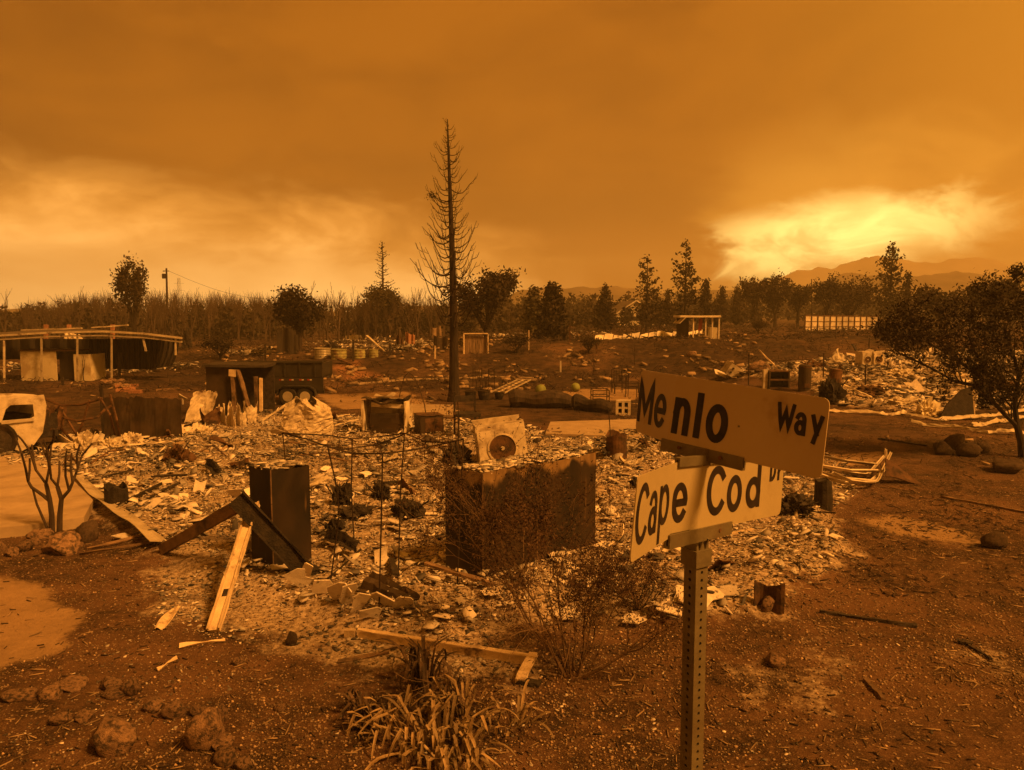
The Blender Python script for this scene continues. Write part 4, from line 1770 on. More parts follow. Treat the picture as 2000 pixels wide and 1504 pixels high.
for q, (a, b, w, h) in enumerate(((45, 1078, 32, 22), (18, 1088, 26, 20), (62, 1066, 26, 18), (150, 1072, 22, 14), (-6, 1082, 26, 22))):
    rock(a, b, w, h, 'small brown stone edging the driveway near the pruned shrub', 'driveway edging stones', k=q + 1)
rock(568, 1262, 24, 28, 'small black charred lump lying on pale ash', dark=True, k=0)
for q, (a, b, w, h) in enumerate(((1520, 1305, 46, 28), (1500, 1196, 36, 30), (1455, 1390, 20, 12), (545, 1390, 22, 16), (465, 1300, 24, 18))):
    rock(a, b, w, h, 'lone brown stone lying on open gravel', 'stones on the gravel', k=q)
rock(1950, 1072, 44, 32, 'dark rough rock beside the pale sandy patch', dark=True, k=2)
for q, (a, b, w, h) in enumerate(((1848, 890, 34, 28), (1872, 880, 40, 34), (1900, 893, 40, 28), (1925, 886, 30, 24), (1836, 884, 24, 20))):
    rock(a, b, w, h, 'dark rock in the cluster on bare ground left of the small tree', 'dark rock cluster', True, q)
rock(1978, 925, 70, 30, 'low dark mound of rock at the foot of the small tree', dark=True, k=3)
rock(1480, 728, 44, 22, 'pale rounded boulder on the slope below the fence', k=5)
rock(1352, 697, 18, 14, 'reddish boulder on the slope under the small open shed', k=3)


# ------------------------------------------------------------------ strappy plants in the foreground
def strap_mesh(k, mat):
    r = random.Random(300 + k)
    L = 1.0
    bend = r.choice((.3, .6, 1.0, 1.5, 2.0))
    kink = r.random() < .7
    kp = r.uniform(.45, .75)
    n = 9
    a = 0.0
    p = Vector((0, 0, 0))
    pts = [p.copy()]
    for i in range(n):
        a += bend / n * (1.9 if i > 4 else .5)
        if kink and i == int(kp * n):
            a += r.uniform(.9, 1.7)
        p = p + Vector((math.sin(a), 0, math.cos(a))) * (L / n)
        pts.append(p.copy())
    tw = r.uniform(-.7, .7)
    m = MB()

    def fn(u, v):
        i = min(int(u * n), n - 1)
        q = pts[i].lerp(pts[i + 1], u * n - i)
        w = .060 * min(1, .55 + u * 1.2) * (1 - u ** 6 * .7)
        s_ = (v - .5) * w
        g = tw * u
        return q + Vector((-math.sin(g) * s_ * .6, math.cos(g) * s_, abs(v - .5) * w * .35))
    m.sheet(fn, n, 2, .004)
    return m.mesh('leaf', M[mat])


SL = [strap_mesh(k, 'strap') for k in range(12)]
SC = [strap_mesh(k, 'strap_char') for k in range(10)]


def strap_plant(px, py, label, n, lmin, lmax, spread, meshes, rad, lean=None):
    p = gp(px, py)
    t = thing('strap_leaf_plant', label, 'plant', (p.x, p.y, hz(p.x, p.y) - .01))
    for i in range(n):
        o = bpy.data.objects.new('leaf', random.choice(meshes))
        col.objects.link(o)
        o.parent = t
        g = R(0, 6.28)
        q = rad * math.sqrt(R(0, 1))
        tl = spread * (R(.1, 1) if lean is None else R(.2, 1)) * (.35 + .65 * q / rad)
        yaw = g + R(-.4, .4)
        if lean is not None and R(0, 1) < .6:
            yaw = lean + R(-.9, .9)
        o.location = (math.cos(g) * q, math.sin(g) * q, 0)
        o.rotation_euler = (Matrix.Rotation(yaw, 3, 'Z') @ Matrix.Rotation(tl, 3, 'Y')).to_euler()
        s_ = R(lmin, lmax)
        o.scale = (s_, max(s_, .45) * R(.75, 1.15), s_)
    return t


random.seed(5)
strap_plant(850, 1452, 'large pale dried strap leaf clump with folded tips', 70, .34, .60, 1.25, SL, .26, -1.57)
strap_plant(905, 1400, 'straw coloured strap leaf clump with cut upright leaves near the plank', 46, .30, .52, .95, SL, .18)
strap_plant(890, 1496, 'low drooping strap leaf clump spreading towards the sign post', 52, .30, .55, 1.35, SL, .22, -1.2)
strap_plant(770, 1420, 'browned strap leaf clump leaning over the gravel', 44, .30, .55, 1.2, SL, .2, 3.4)
strap_plant(828, 1345, 'tall charred upright strap leaf clump in front of the plank', 34, .42, .70, .28, SC, .10)
strap_plant(712, 1400, 'small charred strap leaf clump at the far side of the dried plants', 26, .22, .42, .4, SC, .12)
strap_plant(870, 1385, 'charred strap leaf tuft between the dried clumps', 24, .22, .42, .6, SC, .16)
strap_plant(1010, 1420, 'flattened dry strap leaves lying on the dark gravel', 14, .28, .48, 1.5, SL, .12, .1)

# ------------------------------------------------------------------ woody plants
def grow(mb, p, d, L, r, lev, rnd, tips, nseg=4, n=5, up=.15, split=(2, 4), spread=.6, shrink=.68, wob=.18, rmin=.003):
    """recursive limb: tapered tube, then children from its upper part"""
    pts = [p.copy()]
    dd = d.normalized()
    rad = [r]
    for i in range(nseg):
        dd = (dd + Vector((rnd.uniform(-wob, wob), rnd.uniform(-wob, wob), rnd.uniform(-wob, wob) * .6 + up * .35))).normalized()
        pts.append(pts[-1] + dd * (L / nseg))
        rad.append(max(r * (1 - .42 * (i + 1) / nseg), rmin))
    if lev == 0:
        rad[-1] = rmin
    mb.tube(pts, rad, n, cap=False)
    if lev == 0:
        tips.append((pts[-1], dd))
        tips.append((pts[-2], dd))
        return
    k = rnd.randint(*split)
    for i in range(k):
        f = 1.0 if i == 0 else rnd.uniform(.45, 1)
        j = min(int(f * nseg), nseg - 1)
        q = pts[j].lerp(pts[j + 1], f * nseg - j) if f < 1 else pts[-1]
        ax = dd.orthogonal().normalized()
        ax = Matrix.Rotation(rnd.uniform(0, 6.28), 3, dd) @ ax
        nd = (dd + ax * spread * rnd.uniform(.5, 1.2) + Vector((0, 0, up))).normalized()
        grow(mb, q, nd, L * shrink * rnd.uniform(.75, 1.2), max(rad[-1] * .78, rmin), lev - 1, rnd, tips, max(3, nseg - 1), max(3, n - 1),
             up, split, spread, shrink, wob, rmin)


def leaf_obj(P, size, mat, seed, elong=2.0, name='crown', parent=None):
    V = leaves(np.asarray(P), size, np.random.default_rng(seed), elong)
    return mesh_obj(name, pattern_mesh(name, V, LEAF_FACES, M[mat]), parent)


# scorched bush in front of the cabinet
rnd = random.Random(4)
p = gp(1118, 1318)
bush = thing('scorched_bush', 'large scorched bush with brown leaves between cabinet and sign post', 'bush', p)
m = MB()
tips = []
for i in range(13):
    g = i * .52 + rnd.uniform(-.25, .25)
    sp = rnd.uniform(.20, .85)
    left = math.cos(g) < .25
    grow(m, Vector((math.cos(g) * .07, math.sin(g) * .07, -.03)), Vector((math.cos(g) * sp - .06, math.sin(g) * sp * .7, 1.5 if left else .62)),
         rnd.uniform(.95, 1.25) if left else rnd.uniform(.5, .75), rnd.uniform(.009, .017), 3, rnd, tips, 6, 5, .07, (3, 4), .66, .68, .24, .0019)
m.build('branches', 'brown_wood', bush)
r = np.random.default_rng(44)
T = np.array([t[0][:] for t in tips])
T = T[T[:, 2] > .30]
# leaves cling in uneven bunches
wt = (fbm(T[:, 0] * 2.6 + 5, T[:, 2] * 2.6 + T[:, 1], 66) ** 3)
idx = r.choice(len(T), 17000, p=wt / wt.sum())
P = T[idx] + r.normal(0, .055, (17000, 3))
leaf_obj(P, .034, 'leaf_brown', 45, 2.8, 'foliage', bush)

# low dark ground shrub lobe left of post
p = gp(1245, 1190)
sb = thing('low_shrub', 'low dense twiggy shrub left of the perforated post', 'bush', p)
m = MB()
tips = []
for i in range(9):
    g = i * .7
    grow(m, Vector((0, 0, -.02)), Vector((math.cos(g) * .9, math.sin(g) * .6, .8)), .30, .010, 2, rnd, tips, 4, 4, .05, (3, 4), .7, .7, .2, .002)
m.build('branches', 'bark', sb)
T = np.array([t[0][:] for t in tips])
P = T[r.integers(0, len(T), 2600)] + r.normal(0, .06, (2600, 3))
leaf_obj(P, .026, 'leaf_brown', 46, 2.2, 'foliage', sb)

# pruned bare shrub with thick stems on the left
rnd = random.Random(9)
p = gp(108, 1050)
ps = thing('pruned_shrub', 'bare hard pruned shrub with thick upright stems among boulders', 'shrub', p)
U = p.y / F


def PL(px, py, dy=0):
    q = at(px, py, p.y + dy)
    return q - p


stems = [[(102, 1052), (101, 1005), (97, 975), (90, 945)], [(116, 1052), (117, 1005), (120, 975), (112, 950)],
         [(97, 978), (85, 968), (62, 952), (55, 940)], [(120, 975), (135, 958), (142, 942)], [(96, 1040), (72, 985), (64, 955)],
         [(90, 945), (70, 918), (58, 880), (42, 858), (34, 850)], [(90, 945), (96, 915), (92, 880), (85, 858)], [(112, 950), (100, 935), (97, 905), (100, 870)],
         [(112, 950), (116, 925), (116, 900)], [(55, 940), (50, 915), (42, 885), (30, 855)], [(55, 940), (58, 918), (58, 895)], [(142, 942), (152, 915), (160, 890), (180, 866)],
         [(135, 958), (128, 930), (128, 900), (130, 880)], [(142, 942), (138, 915), (140, 885)], [(70, 918), (66, 900), (62, 868)], [(92, 880), (104, 860), (106, 838)],
         [(152, 915), (150, 890), (156, 868)], [(97, 905), (88, 885), (78, 862)]]
m = MB()
for i, s_ in enumerate(stems):
    w = (.075, .075, .05, .05, .035)[i] if i < 5 else .034
    dy = rnd.uniform(-.25, .25) if i > 4 else 0
    pts = [PL(a, b, dy * min(k, 2) / 2) for k, (a, b) in enumerate(s_)]
    m.tube(pts, [w * (1 - .45 * k / len(pts)) * .6 for k in range(len(pts))], 7)
m.build('stems', 'greybark', ps)


# ------------------------------------------------------------------ the tall charred conifer
def tall_tree():
    rnd = random.Random(12)
    p = gp(887, 784)
    top = at(880, 228, p.y).z - hz(p.x, p.y)
    t = thing('charred_conifer', 'very tall burnt conifer with bare upcurved branches', 'tree', (p.x, p.y, hz(p.x, p.y) - .1))
    u = p.y / F
    m = MB()

    def trunk(z):
        f = z / top
        return Vector(((880 - 887) * u * f + .05 * math.sin(4 * f), .03 * math.sin(5 * f), z))
    N = 26
    pts, rad = [], []
    for i in range(N + 1):
        f = i / N
        pts.append(trunk(top * f))
        rad.append((.205 * (1 - f) ** .85 + .016) * (1 + .45 * math.exp(-f * 30)))
    m.tube(pts, rad, 12)
    m.build('trunk', 'bark', t)
    for i in range(128):
        f = .27 + .72 * (i / 128) ** .9 + rnd.uniform(-.006, .006)
        z = top * f
        g = i * 2.39996 + rnd.uniform(-.6, .6)
        L = np.interp(f, [.25, .36, .5, .65, .8, .92, 1], [1.5, 1.95, 1.75, 1.3, 1.0, .55, .2]) * rnd.uniform(.45, 1.12)
        b = trunk(z)
        dr = Vector((math.cos(g), math.sin(g), 0))
        sag = rnd.uniform(.05, .22)
        cu = rnd.uniform(.35, .8)
        m = MB()
        pts = []
        n = 7
        for k in range(n + 1):
            s_ = k / n
            pts.append(b + dr * L * (s_ - .25 * cu * s_ ** 3) + Vector((rnd.uniform(-.03, .03) * L * s_, rnd.uniform(-.03, .03) * L * s_, L * (-sag * math.sin(math.pi * min(s_ * 1.3, 1)) + cu * s_ ** 2.4))))
        r0 = .011 + .013 * L
        m.tube(pts, [r0 * (1 - .75 * k / n) for k in range(n + 1)], 5)
        for _ in range(rnd.randint(2, 6)):
            k = rnd.randint(2, n - 1)
            sd = Vector((-dr.y, dr.x, 0)) * rnd.choice((-1, 1))
            q = pts[k]
            ll = L * rnd.uniform(.12, .30)
            m.tube([q, q + sd * ll * .5 + dr * ll * .4 + Vector((0, 0, ll * .25)), q + sd * ll * .7 + dr * ll * .6 + Vector((0, 0, ll * .9))],
                   [r0 * .4, r0 * .3, r0 * .18], 4)
        m.build('branch', 'bark', t)
    # a scrap of clinging foliage
    z = top * .725
    b = trunk(z) + Vector((-.75, 0, .15))
    r = np.random.default_rng(3)
    m = MB()
    q0 = trunk(z - .12)
    m.tube([q0, q0.lerp(b, .5) + Vector((0, 0, -.05)), b], [.026, .018, .008], 5)
    for k in range(7):
        m.tube([b.lerp(q0, .25), b + Vector((rnd.uniform(-.18, .12), rnd.uniform(-.15, .15), rnd.uniform(-.1, .25)))], [.008, .004], 4)
    m.build('branch', 'bark', t)
    leaf_obj(np.array(b) + r.normal(0, .085, (75, 3)) * [1.3, 1, 1], .085, 'leaf', 5, 2, 'foliage', t)
    return t


tall_tree()


# ------------------------------------------------------------------ tree makers for the background
def broad_tree(seed, h, w, lf, mat, bark='bark', trunk_f=.28, n_leaf=2600, clump=.10, elong=1.8):
    """trunk mesh and crown mesh of a burnt broadleaf, height h, crown width w"""
    rnd = random.Random(seed)
    m = MB()
    tips = []
    r0 = h * .028
    m.tube([Vector((0, 0, -.2)), Vector((0, 0, h * trunk_f))], [r0 * 1.3, r0], 7, cap=False)
    for i in range(6):
        g = i * 1.05 + rnd.uniform(-.3, .3)
        sp = rnd.uniform(.2, .75) * w / h * 1.25
        grow(m, Vector((0, 0, h * trunk_f * rnd.uniform(.75, 1))), Vector((math.cos(g) * sp, math.sin(g) * sp, 1 if i else 1.2)),
             h * .29 * rnd.uniform(.85, 1.15), r0 * .62, 2, rnd, tips, 4, 5, .12, (3, 4), .62, .66, .16, h * .0012)
    T = np.array([t[0][:] for t in tips])
    # scale skeleton tips into the wanted envelope
    sz = (h * .97) / T[:, 2].max()
    sx = (w / 2) / np.percentile(np.hypot(T[:, 0], T[:, 1]), 94)
    V = np.array(m.v)
    f = np.clip(V[:, 2] / (h * trunk_f), 0, 1)
    V[:, 0] *= 1 + (sx - 1) * f
    V[:, 1] *= 1 + (sx - 1) * f
    V[:, 2] *= sz
    m.v = [tuple(q) for q in V]
    T = T * [sx, sx, sz]
    r = np.random.default_rng(seed)
    V = V[V[:, 2] > h * max(trunk_f * 1.25, .2)] * [1, 1, 1]
    T = np.vstack([T, V[r.integers(0, len(V), max(len(T) // 2, 1))]])
    wt = fbm(T[:, 0] * 2.2 / w * 2 + seed, T[:, 2] * 2.2 / w * 2 + T[:, 1] / w * 3, 91 + seed) ** 2.5
    idx = r.choice(len(T), n_leaf, p=wt / wt.sum())
    P = T[idx] + r.normal(0, 1, (n_leaf, 3)) * [clump * w, clump * w, clump * h * .6]
    P = P[P[:, 2] > h * trunk_f * .9]
    me = pattern_mesh('crown', leaves(P, lf, r, elong), LEAF_FACES, M[mat])
    return m.mesh('trunk', M[bark]), me


def fir_tree(seed, h, w, lf, mat, n_br=60, dens=26, start=.12, droop=-.1, upturn=0., gap=0., pw=.9):
    rnd = random.Random(seed)
    r = np.random.default_rng(seed)
    m = MB()
    m.tube([Vector((0, 0, -.2)), Vector((0, 0, h * .5)), Vector((0, 0, h))], [h * .018, h * .011, h * .002], 7, cap=False)
    P = []
    for i in range(n_br):
        f = start + (1 - start) * (i + .5) / n_br
        if rnd.random() < gap:
            continue
        L = w / 2 * ((1 - f) / (1 - start)) ** pw * rnd.uniform(.55, 1.12) + .02 * w
        g = i * 2.4 + rnd.uniform(-.5, .5)
        d = Vector((math.cos(g), math.sin(g), droop + rnd.uniform(-.15, .25)))
        b = Vector((0, 0, h * f))
        pts = [b, b + d * L * .55, b + d * L + Vector((0, 0, upturn * L))]
        m.tube(pts, [h * .006, h * .004, h * .0018], 4, cap=False)
        k = max(4, int(dens * L / (w / 2)))
        s_ = r.uniform(.18, 1, k)
        q = np.array([(b + d * L * float(x) + Vector((0, 0, upturn * L * float(x) ** 2))) for x in s_])
        P.append(q + r.normal(0, 1, (k, 3)) * [lf * .55, lf * .55, lf * .4])
    P = np.vstack(P)
    me = pattern_mesh('crown', leaves(P, lf, r, 1.7), LEAF_FACES, M[mat])
    return m.mesh('trunk', M['bark']), me


def bare_tree(seed, h, n=4, lev=3, spread=.42, thick=1.0):
    rnd = random.Random(seed)
    m = MB()
    tips = []
    r0 = h * .012 * thick
    m.tube([Vector((0, 0, -.3)), Vector((0, 0, h * .22))], [r0 * 1.3, r0], n, cap=False)
    for i in range(rnd.randint(3, 4)):
        g = i * 1.7 + rnd.uniform(-.4, .4)
        sp = rnd.uniform(.08, spread)
        grow(m, Vector((0, 0, h * rnd.uniform(.12, .22))), Vector((math.cos(g) * sp, math.sin(g) * sp, 1)), h * .34, r0 * .75, lev - 1, rnd, tips, 3, n, .22,
             (2, 4), .45, .66, .14, h * .0009 * thick ** 2)
    return m


def plant_tree(name, px, d, pair, label, cat='tree', group=None, s=(1, 1, 1), rz=None, parts=('trunk', 'crown'), dz=0):
    q = ground_at(px, d)
    t = thing(name, label, cat, q + Vector((0, 0, dz)), R(0, 6) if rz is None else rz, group)
    t.scale = s
    for nm, me in zip(parts, pair):
        if me is not None:
            mesh_obj(nm, me, t)
    return t


def tree_h(px, pytop, d):
    return at(px, pytop, d).z - ground_at(px, d).z


random.seed(31)
W = lambda px, d: px * d / F
H_ = tree_h
plant_tree('broadleaf_tree', 265, 75, broad_tree(1, H_(265, 498, 75), W(74, 75), .34, 'leaf', n_leaf=2300, clump=.07, trunk_f=.12), 'tall scorched tree rising above the bare wood behind the carport')
plant_tree('broadleaf_tree', 585, 60, broad_tree(2, H_(585, 566, 60), W(96, 60), .30, 'leaf', n_leaf=5200, clump=.10, trunk_f=.30), 'dense dark round crowned tree behind the dump trailer')
plant_tree('conifer', 750, 110, fir_tree(3, H_(750, 473, 110), W(56, 110), .26, 'leaf', 70, 9, .28, -.02, .25, .1, .6), 'thin nearly bare conifer standing above the round tree')
plant_tree('broadleaf_tree', 752, 95, broad_tree(4, H_(752, 560, 95), W(84, 95), .34, 'leaf_olive', n_leaf=4200, clump=.09, trunk_f=.35), 'round bushy tree under the thin bare conifer')
plant_tree('broadleaf_tree', 950, 58, broad_tree(5, H_(950, 522, 58), W(136, 58), .34, 'leaf', n_leaf=5200, clump=.075, trunk_f=.16, elong=2.2), 'wide burnt tree with curled leaves right behind the tall charred trunk')
plant_tree('conifer', 1078, 60, fir_tree(6, H_(1078, 556, 60), W(66, 60), .36, 'leaf', 110, 60, .03, -.05, .1, 0, .55), 'dense dark conical conifer on the terrace')
plant_tree('conifer', 1042, 72, fir_tree(7, H_(1042, 560, 72), W(46, 72), .36, 'leaf_olive', 80, 40, .1, -.05, .1, 0, .6), 'smaller conifer beside the dense conical one')
plant_tree('conifer', 1182, 84, fir_tree(8, H_(1182, 556, 84), W(60, 84), .36, 'leaf', 80, 40, .1, -.2, .1, 0, .8), 'slender dark spire shaped fir near the gabled house')
plant_tree('conifer', 1262, 80, fir_tree(9, H_(1262, 500, 80), W(84, 80), .40, 'leaf', 54, 34, .10, .12, .2, .18, .7), 'ragged fir with open gaps left of the open shed')
plant_tree('conifer', 1336, 80, fir_tree(10, H_(1336, 470, 80), W(122, 80), .42, 'leaf', 54, 34, .12, .05, .2, .25, .8), 'tallest ragged fir with long side limbs above the open shed')
col_pair = fir_tree(11, 6.0, 1.9, .34, 'leaf', 80, 30, .12, 0, .2, 0, .5)
for px, d, s, lb in ((1376, 95, 1.05, 'narrow dark conifer right of the tallest fir'), (1408, 105, .95, 'narrow conifer between the two firs and the pale box'), (1436, 110, .98, 'narrow conifer next to the broad twin trees'),
                     (1302, 92, .8, 'narrow conifer between the two ragged firs'), (1398, 84, .5, 'short conifer behind the open shed')):
    plant_tree('conifer', px, d, col_pair, lb, s=(s, s, s))
plant_tree('broadleaf_tree', 1474, 98, broad_tree(13, H_(1474, 543, 98), W(50, 98), .36, 'leaf', n_leaf=2600, clump=.08, trunk_f=.22), 'left one of the broad twin trees on the rise')
plant_tree('broadleaf_tree', 1512, 100, broad_tree(14, H_(1512, 534, 100), W(60, 100), .36, 'leaf', n_leaf=3000, clump=.08, trunk_f=.25), 'right taller one of the broad twin trees on the rise')
plant_tree('broadleaf_tree', 1556, 102, broad_tree(15, H_(1556, 560, 102), W(50, 102), .36, 'leaf', n_leaf=2000, clump=.09, trunk_f=.3), 'lower tree leaning left of the white fence')
plant_tree('broadleaf_tree', 1612, 96, broad_tree(16, H_(1612, 532, 96), W(44, 96), .34, 'leaf', n_leaf=2000, clump=.08, trunk_f=.2), 'slim tree rising behind the start of the white fence')
plant_tree('broadleaf_tree', 1654, 98, broad_tree(17, H_(1654, 538, 98), W(84, 98), .36, 'leaf', n_leaf=3600, clump=.09, trunk_f=.15), 'broad domed tree behind the white fence')
plant_tree('conifer', 1734, 88, fir_tree(18, H_(1734, 474, 88), W(84, 88), .42, 'leaf_olive', 64, 36, .15, .12, .2, .05, .6), 'tall feathery pine behind the far end of the white fence')
plant_tree('conifer', 1767, 84, fir_tree(19, H_(1767, 532, 84), W(17, 84), .26, 'leaf', 110, 24, .03, .5, .4, 0, .45), 'pencil thin cypress next to the tall pine')
plant_tree('broadleaf_tree', 1835, 70, broad_tree(20, H_(1835, 556, 70), W(90, 70), .34, 'leaf', n_leaf=2400, clump=.08, trunk_f=.2), 'dark tree half hidden behind the small tree canopy')
plant_tree('broadleaf_tree', 1930, 62, broad_tree(22, H_(1930, 548, 62), W(110, 62), .34, 'leaf', n_leaf=2800, clump=.08, trunk_f=.2), 'dark spreading tree beyond the small tree canopy')
sh = broad_tree(23, 1.7, 2.2, .16, 'leaf', n_leaf=1300, clump=.10, trunk_f=.12)
for px, py, s, lb in ((430, 702, 1.0, 'dark rounded bush on the lawn behind the dump trailer'), (500, 650, .9, 'dark bush in front of the bare wood'), (1480, 652, .75, 'small dark bush on the slope left of the white fence'),
                      (1150, 690, .7, 'scorched bush on the terrace bank'), (1010, 690, .8, 'scorched bush under the dense conical conifer')):
    q = gp(px, py)
    plant_tree('bush', px, q.y, sh, lb, 'bush', s=(s, s, s))
for px, py, h_, lb in ((160, 745, 2.3, 'thin twiggy shrub in front of the carport'), (60, 742, 1.6, 'bare twigs in front of the pale container'), (330, 700, 2.0, 'thin shrub at the carport corner'), (1240, 712, 1.5, 'bare sapling on the bank below the fallen panels'),
                       (1160, 728, 1.6, 'bare sapling at the foot of the bank'), (760, 690, 2.4, 'bare sapling behind the green drums'), (1990, 772, 2.4, 'bare sapling in the neighbouring rubble')):
    q = gp(px, py)
    mm = bare_tree(int(px), h_, 4, 3, .6)
    plant_tree('sapling', px, q.y, (mm.mesh('trunk', M['bark']),), lb, 'shrub', parts=('stems',))

# bare burnt trees: the ones that can be told apart, then the wood as one mass
BT = [bare_tree(50 + k, 7.0, 4, 3, .5, 1.5).mesh('bare_tree', M['greybark']) for k in range(5)]
rows = [(12, 566, 90), (150, 552, 88), (50, 585, 95), (95, 588, 100), (190, 575, 92), (340, 575, 92), (375, 555, 88), (440, 566, 100), (410, 575, 90), (470, 572, 96), (520, 575, 92), (640, 560, 88), (662, 556, 84),
        (680, 570, 92), (625, 575, 96), (595, 550, 100), (700, 552, 98), (720, 575, 90), (800, 560, 84), (815, 555, 90), (840, 560, 84), (868, 560, 92), (780, 578, 95), (225, 570, 97), (300, 572, 90), (1110, 590, 110), (1320, 585, 120)]
for k, (px, pt, d) in enumerate(rows):
    s = tree_h(px, pt - 7, d) / 7.0
    q = ground_at(px, d)
    o = mesh_obj('bare_tree', BT[k % 5])
    o.location = q
    o.scale = (s * 1.05, s * 1.05, s)
    o.rotation_euler = (0, 0, R(0, 6))
    tag(o, 'bare leafless burnt tree along the edge of the dead wood', 'tree', 'bare trees at the wood edge')


def mass(name, protos, places, mat):
    VV, QQ = [], []
    base = 0
    for k, (x, y, s, a) in enumerate(places):
        pv, pf = protos[k % len(protos)]
        c, s_ = math.cos(a), math.sin(a)
        v = pv * s
        v = np.stack([v[:, 0] * c - v[:, 1] * s_, v[:, 0] * s_ + v[:, 1] * c, v[:, 2]], -1) + [x, y, hz(x, y)]
        VV.append(v)
        QQ.append(pf + base)
        base += len(v)
    V, Q = np.vstack(VV), np.vstack(QQ)
    k = Q.shape[1]
    me = np_mesh(name, V, Q.ravel(), np.arange(len(Q)) * k, np.full(len(Q), k), M[mat])
    return kind(mesh_obj(name, me), 'stuff')


pr = []
for k in range(4):
    b_ = bare_tree(70 + k, 7.0, 3, 3)
    pr.append((np.array(b_.v), np.array([f for f in b_.f if len(f) == 4])))
pl_ = []
for _ in range(420):
    px = random.choice((R(-60, 560), R(-60, 560), R(560, 1000), R(100, 560)))
    d = R(88, 150)
    tgt = np.interp(px, [-60, 30, 60, 200, 330, 560, 800, 1000], [592, 594, 576, 556, 552, 562, 562, 583]) + R(-4, 20)
    x = (px - 1000) / F * d
    pl_.append((x, d, max(tree_h(px, tgt, d), 1.5) / 7.0, R(0, 6)))
mass('dead_wood', pr, pl_, 'greybark')
# undergrowth and far leafy woodland as leaf masses
r = np.random.default_rng(61)
M['leaf_far'] = wmat('far_woodland_leaves', (.022, .016, .009), (.055, .038, .020), .12, .9, bump=0, vary=.1)


def leaf_mass(name, zone, n_blob, n_leaf, size):
    P = []
    for _ in range(n_blob):
        px, d, pt, wpx = zone()
        x = (px - 1000) / F * d
        g = hz(x, d)
        top = max(at(px, pt, d).z - g, .8)
        w = wpx * d / F
        q = r.normal(0, 1, (n_leaf, 3))
        q /= np.maximum(np.linalg.norm(q, axis=1), 1e-6)[:, None]
        q *= r.uniform(.45, 1.06, (n_leaf, 1))
        q = q * [w / 2, w / 2, top * .5] + [x, d, g + top * .5]
        P.append(q)
    P = np.vstack(P)
    P = P[P[:, 2] > H(P[:, 0], P[:, 1])]
    o = leaf_obj(P, size, 'leaf_far', 71, 1.5, name)
    return kind(o, 'stuff')


leaf_mass('undergrowth', lambda: (R(-60, 1000), R(92, 160), R(584, 622), R(14, 40)), 330, 110, .6)
leaf_mass('far_woodland', lambda: (R(980, 2080), R(130, 260), R(568, 600), R(20, 44)), 190, 190, .85)
leaf_mass('far_woodland', lambda: (R(980, 1500), R(100, 150), R(585, 612), R(16, 36)), 80, 120, .6)


# ------------------------------------------------------------------ small tree on the right
def right_tree():
    rnd = random.Random(77)
    p = gp(1996, 893)
    t = thing('small_tree', 'small forked tree with drooping scorched leaves on the bare ground', 'tree', p)
    U_ = lambda a, b, dy=0: at(a, b, p.y + dy) - p
    m = MB()
    tips = []
    m.tube([U_(1998, 900), U_(1994, 862), U_(1986, 830)], [.105, .085, .078], 9, cap=False)
    mains = [([(1986, 832), (1965, 812), (1935, 780), (1900, 752), (1865, 745)], .058, 0), ([(1987, 832), (1983, 800), (1984, 775)], .07, .1),
             ([(1984, 776), (1965, 760), (1935, 748), (1895, 722), (1850, 690)], .042, -.5), ([(1984, 776), (2005, 755), (2040, 720), (2075, 680)], .05, .4),
             ([(1984, 776), (1990, 730), (1975, 680), (1960, 640)], .046, .5), ([(1865, 745), (1830, 725), (1790, 705), (1755, 690)], .03, .3),
             ([(1935, 780), (1930, 735), (1905, 690), (1890, 650)], .032, -.4), ([(1850, 690), (1810, 668), (1770, 655)], .025, -.4), ([(2005, 755), (2020, 700), (2010, 640), (2000, 590)], .04, -.3)]
    for pts, w, dy in mains:
        n = len(pts)
        P = [U_(a, b, dy * k / (n - 1)) for k, (a, b) in enumerate(pts)]
        m.tube(P, [w * (1 - .4 * k / n) for k in range(n)], 7, cap=False)
        for k in range(1, n):
            for _ in range(3):
                d = (P[k] - P[k - 1]).normalized() + Vector((rnd.uniform(-.9, .9), rnd.uniform(-1, 1), rnd.uniform(.1, 1.0)))
                grow(m, P[k].lerp(P[k - 1], rnd.random() * .6), d, rnd.uniform(.45, .8), w * .36, 2, rnd, tips, 4, 5, .06, (2, 4), .6, .68, .2, .003)
    m.build('trunk', 'bark', t)
    r = np.random.default_rng(78)
    T = np.array([q[0][:] for q in tips])
    # the outline is lower on the left than over the trunk
    pxx = 1000 + F * (T[:, 0] + p.x) / (T[:, 1] + p.y)
    lim = np.interp(pxx, [1700, 1740, 1800, 1860, 1900, 1940, 2000, 2100], [640, 620, 575, 570, 535, 520, 528, 530])
    zl = (620 - lim) / F * (T[:, 1] + p.y) + CAMZ - p.z
    T = T[(T[:, 2] < zl) & (T[:, 2] > .95)]
    n = 9000
    wt = fbm(T[:, 0] * 1.6 + 3, T[:, 2] * 1.6 + T[:, 1], 91) ** 4
    P = T[r.choice(len(T), n, p=wt / wt.sum())] + r.normal(0, .085, (n, 3)) + [0, 0, -.04]
    # extra clumps to fill the crown volume
    C = []
    for _ in range(85):
        px = rnd.uniform(1720, 2090)
        lo = float(np.interp(px, [1720, 1745, 1800, 1860, 1900, 1940, 2090], [640, 612, 575, 580, 545, 528, 535]))
        hi = float(np.interp(px, [1720, 1760, 1850, 2090], [660, 680, 690, 700]))
        c = U_(px, rnd.uniform(lo, hi), rnd.uniform(-1.1, 1.1))
        C.append(np.array(c) + r.normal(0, .13, (80, 3)))
    P = np.vstack([P] + C)
    leaf_obj(P, .105, 'leaf', 79, 2.6, 'crown', t)


right_tree()

